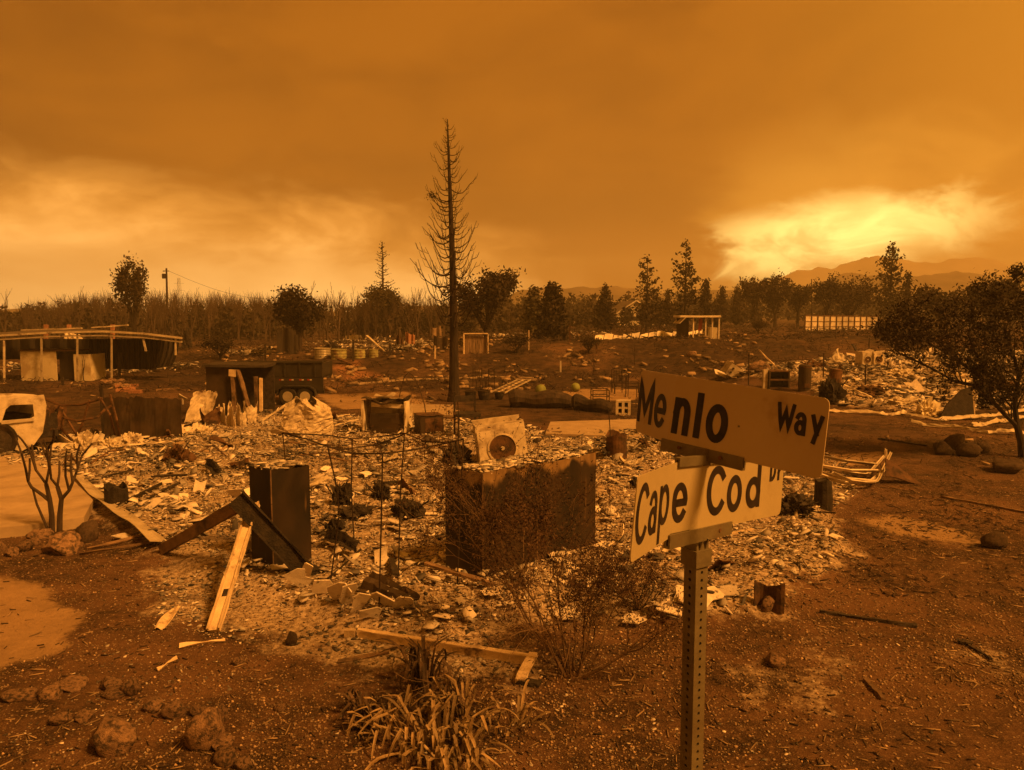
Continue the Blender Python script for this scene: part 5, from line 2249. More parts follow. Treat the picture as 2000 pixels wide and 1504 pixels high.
# ------------------------------------------------------------------ thin rod frame standing in the rubble
def rods(name, label, base, polys, rad, mat='dark_rod', cat='frame', names=None):
    t = thing(name, label, cat, base)
    for k, pl in enumerate(polys):
        m = MB()
        m.tube([Vector(q) - Vector(base) for q in pl], rad, 5)
        m.build('rod' if names is None else names[k], mat, t)
    return t


b0 = gp(740, 1196)
g1, g2, g3, g4, g5 = gp(645, 1140), gp(693, 1082), gp(740, 1196), gp(778, 1122), gp(893, 1142)
dn = g3.y
pr_ = [[at(640, 872, g1.y), at(655, 940, g1.y), at(663, 1000, g1.y), g1],
       [at(688, 856, g2.y), at(686, 960, g2.y), at(690, 1030, g2.y), g2],
       [at(747, 886, g3.y), at(745, 1000, g3.y), g3],
       [at(790, 846, g4.y), at(782, 960, g4.y), g4],
       [at(905, 858, g5.y), at(900, 960, g5.y), g5],
       [at(552, 845, 11.6), at(558, 910, 11.6), Vector((at(560, 930, 11.6).x, 11.6, hz(at(560, 930, 11.6).x, 11.6)))],
       [at(552, 845, 11.6), at(600, 858, 11.2), at(640, 872, g1.y), at(690, 886, 9), at(747, 886, g3.y)],
       [at(552, 846, 11.6), at(640, 850, 10.9), at(688, 857, g2.y), at(740, 853, 10.6), at(790, 846, g4.y)],
       [at(747, 886, g3.y), at(800, 880, 8.8), at(850, 870, 9.3), at(905, 858, g5.y)],
       [at(790, 846, g4.y), at(830, 862, 10), at(870, 864, 9.8), at(905, 858, g5.y)],
       [at(640, 872, g1.y), at(670, 878, 10.0), at(740, 868, 10.2), at(790, 848, g4.y)]]
rods('rod_frame', 'collapsed frame of thin dark rods standing between the two tall metal boxes', b0, pr_, .010)
q = gp(775, 800)
q2 = gp(833, 818)
rods('bent_hoop', 'bent dark iron hoop arching above the burnt stove', q,
     [[q, at(783, 760, q.y), at(790, 736, q.y), at(798, 727, q.y), at(808, 735, q.y), at(820, 760, q.y), at(829, 790, q2.y), q2]], .018)
for (x, y0, y1, lb) in ((895, 862, 785, 'upright dark rod left of the white washer'), (1190, 895, 800, 'thin dark rod in the rubble right of the washer')):
    q = gp(x, y0)
    rods('iron_rod', lb, q, [[q, at(x + 2, (y0 + y1) / 2, q.y), at(x - 1, y1, q.y)]], .012, cat='rod')
# dangling dark cloth-like mass
def lump(name, px, py, wpx, hpx, mat, label, cat='debris', seed=1, dark=True):
    """crumpled broken heap: ragged core with plates and splinters stuck in it, base at the pixel"""
    import bmesh
    p = gp(px, py)
    u = p.y / F
    a, b = wpx * u / 2, hpx * u
    r = np.random.default_rng(seed + 900)
    bm = bmesh.new()
    bmesh.ops.create_icosphere(bm, subdivisions=4, radius=1)
    V = np.array([v.co[:] for v in bm.verts])
    Fc = [tuple(v.index for v in f.verts) for f in bm.faces]
    bm.free()
    o1, o2 = r.uniform(0, 90, 2)
    n1_ = fbm(V[:, 0] * 1.6 + o1, V[:, 1] * 1.6 + V[:, 2] * 1.3 + o2, seed, 3)
    n2_ = fbm(V[:, 0] * 5 + V[:, 2] * 4 + o1, V[:, 1] * 5 - V[:, 2] * 3 + o2, seed + 5, 3)
    k = .35 + 1.0 * n1_ + .9 * (np.abs(n2_ - .5) * 2 - .25)
    V = V * k[:, None] * [a, a * .8, b * .85]
    V[:, 2] = np.maximum(V[:, 2], -.06) + b * .10
    m = MB()
    m.add([tuple(q) for q in V], Fc)
    nP = 26
    g = r.uniform(0, 6.28, nP)
    q = r.uniform(.2, 1.15, nP)
    Pp = np.stack([np.cos(g) * q * a, np.sin(g) * q * a * .8, b * np.clip(.75 * (1 - q * .8), .03, 1) * r.uniform(.5, 1.2, nP)], -1)
    PL_ = plates(Pp, r.uniform(.25, .8, nP) * a, np.abs(r.normal(0, .7, nP)), np.full(nP, .012), r)
    for t in PL_:
        m.add([tuple(c) for c in t], PLATE_FACES)
    for _ in range(7):
        c0 = Vector((R(-.8, .8) * a, R(-.6, .6) * a, R(.02, .5) * b))
        m.bar(c0, c0 + Vector((R(-1, 1) * a, R(-1, 1) * a, R(-.1, .7) * b)), .025 * a + .008, .02, 2, .004)
    return tag(m.build(name, mat, loc=p), label, cat)


lump('charred_heap', 668, 985, 46, 58, 'char', 'black charred heap hanging under the rod frame', seed=2)
lump('charred_heap', 745, 975, 44, 40, 'char', 'low charred heap behind the rod frame', seed=3)
lump('charred_heap', 795, 1008, 60, 36, 'char', 'charred tangle left of the long metal cabinet', seed=4)
lump('charred_heap', 345, 900, 54, 34, 'rust', 'dark rusty heap in the middle of the rubble', seed=5)
lump('charred_heap', 890, 905, 60, 48, 'char', 'charred heap against the back of the white washer', seed=6)
lump('charred_heap', 655, 1040, 46, 26, 'char', 'small charred pile beside the refrigerator', seed=7)
lump('charred_heap', 590, 1122, 70, 22, 'char', 'flat black ash pile at the refrigerator foot', seed=8)
lump('charred_heap', 1555, 1000, 80, 36, 'char', 'charred pile below the street name plates', seed=9)
lump('charred_heap', 690, 1010, 70, 24, 'char', 'black scorched pile in the rubble centre', seed=10)


# ------------------------------------------------------------------ washer, stove, crushed tank
def washer(name, p, w, h, dp, rz, tiltv, label, mat='burnt_white', lid=True, win=.27, group=None):
    t = thing(name, label, 'washer', p, rz, group)
    t.rotation_euler = (tiltv[0], tiltv[1], rz)
    m = MB()
    m.box((0, .012, h / 2), (w, dp - .02, h), None, (4, 3, 4), .006)
    m.build('body', mat, t)
    m = MB()
    m.box((0, -dp / 2 - .004, h * .46), (w * .96, .02, h * .86), None, (5, 1, 5), .002)
    fp = m.build('front_panel', mat, t)
    R0 = win * w
    m = MB()
    m.lathe([(R0 * 1.14, 0), (R0 * 1.14, -.02), (R0 * 1.0, -.025), (R0, 0)], 26, (0, -dp / 2 - .016, h * .42), 'Y', False)
    m.build('door_ring', 'pale_metal' if lid else 'burnt_white', t)
    m = MB()
    m.lathe([(R0, -.016), (R0 * .96, -.012), (R0 * .2, -.006), (.02, -.03)], 24, (0, -dp / 2 - .004, h * .42), 'Y')
    dr = m.build('drum', 'rust', t)
    m = MB()
    m.lathe([(R0 * .17, -.03), (R0 * .15, -.045)], 10, (0, -dp / 2 - .004, h * .42), 'Y')
    m.build('hub', 'pale_metal', dr)
    if lid:
        m = MB()
        m.box((0, -dp / 2 + .06, h + .015), (w * .94, .03, .05))
        m.box((0, dp / 2 - .05, h + .06), (w, .05, .15), (.15, 0, 0), (4, 1, 1), .006)
        m.box((-w / 2 + .02, 0, h + .02), (.03, dp * .9, .05))
        m.box((w / 2 - .02, 0, h + .02), (.03, dp * .9, .05))
        m.build('top_rim', mat, t)
    return t


p = gp(982, 902)
washer('washing_machine', p - Vector((0, -.1, .05)), 1.12, .92, .95, .12, (-.10, -.12, 0), 'tilted burnt white washing machine with rusty round drum behind the long cabinet')

# crushed pale tank
p = gp(598, 846)
m = MB()


def tankfn(u, v):
    g = u * 2 * math.pi
    rr = .66 * (1 - .15 * v) * (1 + .16 * math.sin(2 * g + 3 * v) + .10 * math.sin(5 * g + 2 * v))
    z = .98 * v + .12 * math.sin(3 * g) * v
    if v > .82:
        rr *= 1 - (v - .82) * 2.6
    dent = .28 * math.exp(-((g - 4.9) ** 2) / .12) * math.exp(-((v - .65) ** 2) / .08)
    rr *= 1 - dent
    return (math.cos(g) * rr, math.sin(g) * rr * .8, z - .05)


m.sheet(tankfn, 44, 18, .01, .05, .03)
tag(m.build('crushed_tank', 'pale_metal', loc=p), 'crumpled pale metal tank standing at the back of the rubble', 'tank')
# burnt stove with open oven, and dark box next to it
p = gp(757, 842)
t = thing('burnt_stove', 'burnt stove with sagging top and dark open oven', 'stove', p, -.1)
w, h, dp = 1.28, .95, .8
m = MB()
m.box((0, dp / 2 - .02, h / 2), (w, .03, h), None, (5, 1, 4), .015)
m.box((-w / 2, 0, h / 2), (.05, dp, h), None, (1, 4, 4), .015)
m.box((w / 2, 0, h / 2), (.05, dp, h * .95), None, (1, 4, 4), .015)
m.build('body', 'burnt_white', t)
MB().box((.02, -dp / 2 + .03, .30), (w * .66, .05, .56), None, (4, 1, 4), .01).build('oven_door', 'soot', t)
m = MB()
m.sheet(lambda u, v: ((u - .5) * w * 1.02, (v - .5) * dp * 1.05, h + .06 - .10 * math.sin(math.pi * u) + .05 * math.sin(9 * u + 5 * v)), 14, 8, .02, .05, .025)
m.build('cooktop', 'soot', t)
MB().box((.12, -dp / 2 + .1, h - .14), (w * .8, .06, .12), (0, .06, 0), (4, 1, 1), .01).build('control_panel', 'burnt_white', t)
m = MB()
m.sheet(lambda u, v: ((u - .5) * .6 - .05, (v - .5) * .4, h + .12 + .08 * math.sin(6 * u + 3 * v) * v), 8, 4, .012)
m.build('sheet_scrap', 'pale_metal', t)
p = gp(838, 846)
t = thing('dark_box', 'small sooty metal box right of the burnt stove', 'box', p, .5)
m = MB()
m.box((0, 0, .27), (.72, .5, .56), None, (4, 3, 3), .012)
m.build('body', 'soot', t)
MB().box((0, 0, .56), (.76, .54, .02), (.03, .04, 0), (4, 3, 1), .012).build('lid', 'rust', t)
MB().box((.05, -.258, .28), (.55, .012, .4), None, (3, 1, 3), .003).build('door', 'rust', t)
# chair skeleton
p = gp(912, 852)
t = thing('burnt_chair', 'burnt chair skeleton standing left of the washing machine', 'chair', p, .3)
for sx in (-.3, .3):
    for sy in (-.25, .25):
        MB().bar((sx, sy, -.05), (sx, sy, .62 if sy < 0 else 1.25), .045, .045, 4, .006).build('leg', 'char', t)
MB().box((0, 0, .62), (.66, .56, .10), None, (3, 3, 1), .012).build('seat', 'char', t)
MB().box((0, .26, 1.05), (.62, .04, .16), None, (3, 1, 1), .01).build('backrest', 'char', t)
# leaning scorched panels by the dark plate
p = gp(385, 824)
m = MB()
m.sheet(lambda u, v: ((u - .5) * .8 + .25 * v, .22 * math.sin(u * 3) - .15 + .3 * v, 1.05 * v * (1 - .25 * (u - .4) ** 2) - .05), 14, 10, .014, .06, .02)
tag(m.build('curled_panel', 'pale_metal', loc=p), 'curled pale metal sheet standing by the dark wall panel', 'panel')
p = gp(357, 790)
m = MB().box((0, 0, .28), (.36, .03, .16), (.5, .55, .2), (3, 1, 1), .01)
m.bar((0, .02, -.1), (0, .02, .28), .05, .05)
tag(m.build('white_board', 'white', loc=p), 'small bright white panel on a stake behind the curled metal sheet', 'panel')
p = gp(278, 858)
t = thing('wall_panel', 'wide dark scorched metal wall panel standing behind the rubble', 'panel', p, .08)
for k in range(3):
    m = MB()
    x0 = -1.0 + k * .68
    m.sheet(lambda u, v, x0=x0: (x0 + u * .70, .012 * math.sin(9 * u) + .05 * v + .004 * k, 1.22 * v - .08 + .03 * math.sin(3 * u + k)), 12, 8, .012, .03, .006)
    m.build('panel', 'soot', t)
MB().bar((-1.05, .05, -.08), (-1.05, .05, 1.5), .07, .07, 5, .006).build('post', 'char', t)
# row of scorched sheet remnants behind the rubble
for k, (px, py, w, h, mt) in enumerate(((432, 830, .45, .62, 'burnt_white'), (452, 834, .4, .7, 'pale_metal'), (470, 832, .42, .6, 'burnt_white'), (488, 828, .34, .66, 'pale_metal'), (412, 832, .4, .5, 'rust'))):
    p = gp(px, py)
    m = MB()
    m.sheet(lambda u, v, w=w, h=h, k=k: ((u - .5) * w * (1 - .25 * v * math.sin(k + 1)), .12 * math.sin(4 * u + k) * (1 + v), h * v * (1 + .12 * math.sin(7 * u + 2 * k)) - .06), 14, 9, .012, .14, .016)
    tag(m.build('torn_sheet', mt, loc=p), 'torn upright sheet of scorched appliance metal below the dark shed', 'sheet metal', 'torn metal sheets')
for k, (a, b, w) in enumerate((((510, 826), (560, 805), .10), ((335, 866), (230, 880), .14), ((300, 855), (225, 868), .12), ((640, 838), (700, 826), .06))):
    A, B = gp(*a), gp(*b)
    beam('bent_strip', A + Vector((0, 0, .06)), B + Vector((0, 0, .28 if k == 0 else .12)), w, .03, 'pale_metal', 'pale bent strip along the back of the house rubble', 'strip', 8, .012, 'bent strips')
for k, (px, py, w, h) in enumerate(((165, 880, 60, 40), (215, 875, 40, 24), (348, 852, 60, 22), (400, 848, 40, 20), (255, 865, 50, 22))):
    lump('crumpled_sheet', px, py, w, h, 'burnt_white', 'crumpled pale sheet at the left back of the house rubble', 'sheet metal', 30 + k)['group'] = 'crumpled pale sheets'


# ------------------------------------------------------------------ dark shed and dump trailer
p = gp(482, 806)
d0 = p.y
t = thing('dark_shed', 'open fronted dark shed with pale door posts in front of the dump trailer', 'shed', p, 0)
u = d0 / F
X = lambda px: (px - 482) * u
Zp = lambda py: at(482, py, d0).z - p.z
m = MB()
m.box(((X(404) + X(452)) / 2, .55, Zp(716) / 2), (X(452) - X(404), 1.1, Zp(716)), None, (3, 3, 3), .015)
m.build('side_bay', 'soot', t)
m = MB()
m.box(((X(452) + X(520)) / 2, 1.0, Zp(720) / 2), (X(520) - X(452), .06, Zp(720)))
m.build('back_wall', 'char', t)
MB().box(((X(400) + X(522)) / 2, .5, Zp(714)), (X(522) - X(400), 1.3, .09), (.02, .015, 0), (5, 3, 1), .012).build('roof', 'char', t)
MB().bar((X(462), -.1, -.05), (X(459), -.1, Zp(722)), .17, .12, 6, .012).build('door_post', 'brown_wood', t)
MB().bar((X(505), -.1, -.05), (X(504), -.1, Zp(735)), .20, .10, 6, .010).build('door_post', 'brown_wood', t)
MB().bar((X(512), -.1, -.05), (X(514), -.1, Zp(738)), .10, .10, 6, .008).build('door_post', 'pale_wood', t)
MB().bar((X(496), -.35, .05), (X(470), -.12, Zp(722)), .16, .06, 6, .01).build('leaning_board', 'brown_wood', t)
MB().box((X(460), -.12, Zp(728)), (.24, .14, .24), (0, .1, 0), (1, 1, 1), .01).build('post_block', 'pale_wood', t)

p = gp(562, 792)
u = p.y / F
t = thing('dump_trailer', 'black dump trailer with two steel wheels parked behind the shed', 'trailer', p, 0)
X = lambda px: (px - 562) * u
Zp = lambda py: at(562, py, p.y).z - p.z
yb = .35
bw = 1.7
xl, xr = X(448), X(627)
zt, zm, zb = Zp(710), Zp(738), Zp(764)


def tbox(name, x0, x1, y0, y1, z0, z1, mat, par):
    m = MB().box(((x0 + x1) / 2, (y0 + y1) / 2, (z0 + z1) / 2), (x1 - x0, y1 - y0, z1 - z0))
    return m.build(name, mat, par)


body = tbox('side_wall', xl, xr, yb, yb + .06, zm, zt, 'trailer', t)
tbox('side_wall', xl, xr, yb + bw - .06, yb + bw, zm, zt, 'trailer', t)
tbox('end_wall', xl, xl + .06, yb + .06, yb + bw - .06, zm, zt, 'trailer', t)
tbox('end_wall', xr - .06, xr, yb + .06, yb + bw - .06, zm, zt, 'trailer', t)
tbox('bed', xl, xr, yb + .06, yb + bw - .06, zm - .05, zm + .03, 'trailer', t)
tbox('lower_side', xl + .02, xr + .03, yb - .03, yb + .035, zb, zm - .02, 'trailer', t)
tbox('top_rail', xl - .03, xr + .03, yb - .05, yb + .11, zt, zt + .07, 'trailer', t)
tbox('chassis_rail', xl, xr, yb + .25, yb + .35, zb - .16, zb - .003, 'trailer', t)
for k in range(6):
    x = xl + (xr - xl) * (k + .5) / 6
    tbox('stake', x - .03, x + .03, yb - .045, yb - .003, zm + .01, zt - .01, 'trailer', t)
for px in (525, 546, 566, 586, 602):
    tbox('reflector', X(px) - .09, X(px) - .005, yb - .042, yb - .033, zm - .13, zm - .085, 'red', t)
    tbox('reflector', X(px) + .005, X(px) + .09, yb - .042, yb - .033, zm - .13, zm - .085, 'white', t)
for px in (562, 596):
    x = X(px)
    wh = bpy.data.objects.new('wheel', None)
    col.objects.link(wh)
    wh.parent = t
    wh.location = (x, .12, .36)
    MB().lathe([(.20, -.09), (.33, -.10), (.365, -.06), (.365, .06), (.33, .10), (.2, .09)], 26, (0, 0, 0), 'Y').build('tyre', 'tyre', wh)
    MB().lathe([(.205, -.105), (.20, -.07), (.12, -.06), (.11, -.095), (.05, -.10)], 22, (0, 0, 0), 'Y').build('rim', 'rim', wh)
    for k in range(8):
        g = k * math.pi / 4
        MB().lathe([(.026, -.075), (.026, -.062)], 8, (.155 * math.cos(g), 0, .155 * math.sin(g)), 'Y').build('hand_hole', 'tyre', wh)
m = MB()
fp = [(X(540), .40), (X(545), .66), (X(555), .78), (X(603), .78), (X(613), .66), (X(618), .40)]
for a, b in zip(fp, fp[1:]):
    m.bar((a[0], .12, a[1]), (b[0], .12, b[1]), .30, .025)
m.build('fender', 'trailer', t)

# ------------------------------------------------------------------ burnt car at the left edge
p = gp(10, 886)
t = thing('burnt_car', 'burnt out white car shell with empty window at the driveway end', 'car', p, .42)
u = p.y / F
C_ = lambda a, b, dy=0: at(a, b, p.y + dy) - p
arch = [(-4 + 27 * math.cos(math.radians(a)), 868 - 27 * math.sin(math.radians(a))) for a in range(-20, 201, 20)]
out = [(-260, 876), (-250, 830), (-200, 822), (-150, 785), (-60, 781), (20, 779), (50, 776), (73, 774), (78, 796), (76, 822), (72, 850), (58, 872), (36, 884)] + arch + [(-60, 882)]
win = [(4, 822), (10, 800), (18, 792), (55, 792), (58, 816), (50, 820)]


def ring(name, outer, inner, y0, mat):
    """side panel with the window cut through"""
    import bmesh
    from mathutils.geometry import tessellate_polygon
    V3 = [C_(a, b, y0) for a, b in outer]
    W3 = [C_(a, b, y0) for a, b in inner]
    tris = tessellate_polygon([[Vector((q.x, q.z, 0)) for q in V3], [Vector((q.x, q.z, 0)) for q in W3]])
    allv = V3 + W3
    n = len(allv)
    m = MB()
    vs = [tuple(q) for q in allv] + [(q.x, q.y + .05, q.z) for q in allv]
    fs = []
    for a, b, c in tris:
        fs.append((a, b, c))
        fs.append((n + c, n + b, n + a))
    k = len(V3)
    for i in range(k):
        fs.append((i, (i + 1) % k, n + (i + 1) % k, n + i))
    for i in range(len(W3)):
        j = (i + 1) % len(W3)
        fs.append((k + i, k + j, n + k + j, n + k + i))
    m.add(vs, fs)
    return m.build(name, mat, t)


ring('side_panel', out, win, 0, 'burnt_white')
ring('side_panel', out, win, 1.55, 'burnt_white')
m = MB()
m.sheet(lambda a, b: C_(-150 + 222 * a, 783 - 6 * a, .05 + 1.5 * b) + Vector((0, 0, .05 * math.sin(3.14 * b) - .09 * math.sin(6 * a) * math.sin(5 * b) ** 2)), 14, 8, .015)
m.build('roof', 'burnt_white', t)
m = MB()
m.sheet(lambda a, b: C_(72 - 4 * a, 778 + 100 * a * .55, .06 + 1.48 * b) + Vector((.05 * math.sin(5 * a + 3 * b), 0, 0)), 8, 8, .015)
m.build('tailgate', 'burnt_white', t)
tbox('floor_pan', C_(-240, 0).x, C_(40, 0).x, .06, 1.53, .22, .30, 'soot', t)
c = C_(-2, 862)
for y in (-.008, 1.52):
    MB().lathe([(.40, -.01), (.43, -.03), (.36, -.035), (.30, -.01)], 22, (c.x, y, .36), 'Y').build('wheel_arch', 'soot', t)
    MB().lathe([(.30, -.03), (.30, .1), (.14, .1), (.12, .02)], 20, (c.x, y, .30), 'Y').build('wheel', 'char', t)
m = MB()
m.bar(C_(2, 826, -.03), C_(56, 822, -.03), .03, .07, 5, .006)
m.build('window_sill', 'burnt_white', t)
tbox('interior_shade', C_(-140, 0).x, C_(46, 0).x, .35, 1.15, .31, .92, 'char', t)  # dark block added as shade, so the window opening looks black
for k in range(3):
    MB().box((C_(20 + 14 * k, 0).x, .8, .75), (.10, .9, .55), (0, .2, 0), (2, 3, 3), .03).build('seat_frame', 'rust', t)

# tangled ring and struts right of the car
q = gp(150, 872)
pls = [[at(85, 796, q.y), at(110, 812, q.y), at(150, 822, q.y - .3), at(190, 815, q.y), at(205, 800, q.y + .4), at(222, 790, q.y + .5)],
       [at(85, 778, q.y), at(120, 792, q.y), at(160, 790, q.y), at(200, 778, q.y)], [at(80, 770, q.y), at(78, 830, q.y), gp(80, 878)], [at(215, 770, q.y), at(228, 820, q.y), gp(236, 862)],
       [at(120, 800, q.y), at(150, 850, q.y), gp(160, 878)], [at(175, 782, q.y), at(160, 830, q.y), gp(140, 872)], [at(195, 776, q.y), at(215, 810, q.y), gp(228, 858)], [at(88, 800, q.y), at(140, 860, q.y), gp(165, 884)]]
rods('tangled_frame', 'tangled dark frame with a sagging hoop right of the burnt car', q, pls, .032, 'rust')
m = MB()
m.sheet(lambda u, v: at(90 + 70 * u, 845 + 20 * u + 20 * v, q.y - .1 + .5 * v) - q + Vector((0, .06 * math.sin(7 * u), .05 * math.sin(6 * v + 5 * u))), 10, 6, .015)
tag(m.build('crumpled_sheet', 'pale_metal', loc=q), 'crumpled pale body panel under the tangled frame', 'panel')

# ------------------------------------------------------------------ collapsed carport, far left
p = gp(120, 746)
d0 = p.y
u = d0 / F
t = thing('carport', 'sagging carport with pale roof edge and white posts', 'carport', p, 0)
c_ = lambda a, b, dy=0: at(a, b, d0 + dy) - p
m = MB()
roof = [(-120, 664), (0, 656), (100, 650), (200, 648), (280, 652), (356, 661)]


def frf(s, v):
    x = -120 + 476 * s
    y = np.interp(x, [a for a, b in roof], [b for a, b in roof])
    q = c_(x, float(y), 0)
    return q + Vector((-2.6 * v, 3.0 * v, .06 * v))


m.sheet(frf, 30, 8, .07)
m.build('roof', 'roofing', t)
m = MB()
for (a, b), (a2, b2) in zip(roof, roof[1:]):
    m.bar(c_(a, b - .5, -.06), c_(a2, b2 - .5, -.06), .05, .10)
m.build('fascia', 'pale_metal', t)
m = MB()
for (a, b), (a2, b2) in zip(roof, roof[1:]):
    m.bar(c_(a, b + 7, .02), c_(a2, b2 + 7, .02), .06, .08)
m.build('beam', 'pale_metal', t)
for a, b0_, b1_ in ((8, 745, 658), (81, 745, 655), (151, 742, 652), (218, 736, 652), (343, 690, 662)):
    q0, q1 = c_(a, b0_, .05), c_(a, b1_, .05)
    MB().bar(q0 - Vector((0, 0, .1)), q1, .075, .075, 4, .004).build('post', 'pale_metal', t)
m = MB()
m.bar(c_(280, 662, .1), c_(285, 686, .1), .09, .09, 4, .01)
m.build('broken_post', 'white', t)
for k in range(4):                            # hanging scorched wall sheets
    x0, x1 = (170, 218, 262, 306)[k], (218, 262, 306, 350)[k]
    m = MB()

    def fh(s, v, x0=x0, x1=x1, k=k):
        x = x0 + (x1 - x0) * s
        slant = -.10 * (x - 300) / 50 * v if x > 300 else 0
        q0, q1 = c_(x, 662, 2.6 + .12 * math.sin(x * .6)), c_(x - (14 * v if k == 3 else 0), np.interp(x, [170, 300, 350], [720, 722, 725 - 10]), 2.2 + .10 * math.sin(x * .6))
        return q0.lerp(q1, v)
    m.sheet(fh, 22, 6, .02)
    m.build('wall_sheet', 'dark_wall', t)
m = MB()
m.sheet(lambda s, v: c_(-120 + 290 * s, 662 + 40 * v, 3.6 + .1 * math.sin(60 * s)), 60, 3, .02)
m.build('back_wall', 'dark_wall', t)
q = gp(112, 744)
t = thing('storage_container', 'pale cream storage box with dark open door under the carport', 'shed', q, 0)
u = q.y / F
cx = lambda a: (a - 112) * u
hh = 58 * u
tbox('wall', cx(42), cx(80) - .01, 0, .05, .0, hh, 'cream', t)
tbox('wall', cx(80) + .01, cx(112), .0, .05, .0, hh, 'cream', t)
tbox('door', cx(113), cx(145), .25, .29, .05, hh - .1, 'dark_wall', t)
tbox('wall', cx(146), cx(178), .0, .05, .0, hh * .9, 'cream', t)
tbox('side_wall', cx(42), cx(42) + .05, .06, 1.5, 0, hh, 'cream', t)
tbox('side_wall', cx(178) - .05, cx(178), .06, 1.5, 0, hh * .9, 'cream', t)
tbox('roof', cx(40), cx(150), -.04, 1.55, hh + .003, hh + .08, 'rust', t)
lump('debris_heap', 140, 690, 40, 24, 'burnt_white', 'pale heap of insulation on top of the storage box', seed=41).location.z += hh * .45
# roof remnants behind
p = gp(130, 690)
m = MB()
for a, b, a2, b2 in ((42, 645, 160, 641), (180, 640, 250, 635)):
    m.bar(at(a, b, 70) - p, at(a2, b2, 70) - p, .30, .12, 6, .02)
tag(m.build('fallen_roof', 'pale_metal', loc=p), 'thin pale roof edge seen above the carport', 'roof')
for k, a in enumerate((90, 135, 220)):
    q = ground_at(a, 72)
    tag(MB().bar((0, 0, -.2), at(a, 634, 72) - q, .30, .30, 3, .01).build('chimney_post', 'terracotta', loc=q), 'short brick stub standing behind the carport roof', 'post', 'brick stubs')
# terrace stones, bricks, kerb log by the carport
for k, (px, py) in enumerate(((215, 748), (232, 752), (240, 760), (225, 757), (205, 752))):
    rock(px, py, 22, 12, 'flat stone at the step in front of the carport', 'carport step stones', k=k)
for k, (px, py) in enumerate(((238, 757), (240, 765), (258, 756), (265, 768), (252, 762))):
    q = gp(px, py)
    o = MB().box((0, 0, .07), (.55, .28, .16), (0, 0, R(-.4, .4)), (2, 1, 1), .01).build('brick', 'terracotta', loc=q)
    tag(o, 'loose clay block on the slope below the carport', 'brick', 'loose clay blocks')
beam('timber', gp(305, 764) + Vector((0, 0, .05)), gp(352, 762) + Vector((0, 0, .05)), .12, .12, 'brown_wood', 'reddish timber lying on the lawn behind the wall panel', 'timber')
for k, (a, y0, y1) in enumerate(((233, 742, 690), (122, 752, 737), (518, 706, 672), (690, 706, 664), (762, 700, 672))):
    q = gp(a, y0)
    tag(MB().bar((0, 0, -.1), at(a, y1, q.y) - q, .11, .11, 4, .006).build('fence_post', 'char', loc=q), 'dark wooden fence post in the burnt yards behind', 'post', 'dark fence posts')
lump('plank_pile', 365, 682, 22, 40, 'char', 'dark stacked pile of charred boards at the carport corner', 'wood', 42)

# ------------------------------------------------------------------ drums, frame with boards, remains on the terrace
for k, (px, py, w, h, mt, lb) in enumerate(((630, 699, 31, 19, 'silver', 'ribbed silver stock tank at the end of the drum row'), (662, 700, 30, 18, 'drum', 'wide green drum next to the ribbed silver tank'),
                                            (702, 698, 23, 16, 'drum', 'green drum between two others'), (730, 697, 18, 15, 'drum', 'smallest green drum of the row'))):
    q = gp(px, py)
    u = q.y / F
    r_ = w * u / 2
    hh = h * u * 1.0
    t = thing('drum_planter', lb, 'drum', q)
    m = MB()
    pf = []
    nr = 6 if mt == 'silver' else 3
    for i in range(nr * 4 + 1):
        f = i / (nr * 4)
        pf.append((r_ * (1 + .022 * math.cos(f * nr * 6.283)), -.05 + hh * f))
    m.lathe(pf + [(r_ * .94, hh - .03), (r_ * .93, hh * .5)], 22)
    m.build('shell', mt, t)
    MB().lathe([(r_ * 1.03, hh - .03), (r_ * 1.04, hh), (r_ * .97, hh + .012), (r_ * .96, hh - .02)], 22, close=False).build('rim', mt, t)
q = gp(930, 692)
u = q.y / F
t = thing('board_fence', 'short weathered board fence inside a pale pipe frame on the terrace', 'fence', q)
x = lambda a: (a - 930) * u
hh = 40 * u
for a in (906, 953):
    MB().tube([(x(a), -.1, -.1), (x(a), -.1, hh)], .055, 8).build('pipe_post', 'pale_wood', t)
MB().tube([(x(906), -.1, hh), (x(953), -.1, hh)], .055, 8).build('pipe_rail', 'pale_wood', t)
for k in range(13):
    a = 909 + 3.3 * k
    MB().box((x(a), .05, hh * .45), (3.05 * u, .03, hh * .86 + R(-.05, .05)), (0, R(-.01, .01), 0)).build('board', 'board', t)
for k, (px, py, w, h, mt, lb) in enumerate(((780, 680, 12, 24, 'rust', 'rusty standing sheet in the far rubble'), (800, 676, 16, 26, 'terracotta', 'reddish upright box in the far rubble'), (860, 684, 26, 28, 'soot', 'dark low shed remnant left of the charred trunk'),
                                            (852, 660, 18, 22, 'board', 'pale wall stub behind the dark remnant'), (690, 664, 30, 10, 'cream', 'tilted pale panel in the far rubble'), (560, 690, 36, 46, 'dark_wall', 'dark corrugated stub wall under the round tree'))):
    q = gp(px, py)
    u = q.y / F
    m = MB()
    m.sheet(lambda s, v, w=w, h=h, u=u, k=k: ((s - .5) * w * u, .10 * math.sin(9 * s + k), h * u * v * (1 + .10 * math.sin(5 * s + k)) - .05), 10, 5, .04)
    m.box((w * u * .5, .35, h * u * .4), (.05, .7, h * u * .8), None, (1, 2, 2), .02)
    tag(m.build('wall_remnant', mt, loc=q), lb, 'wall')
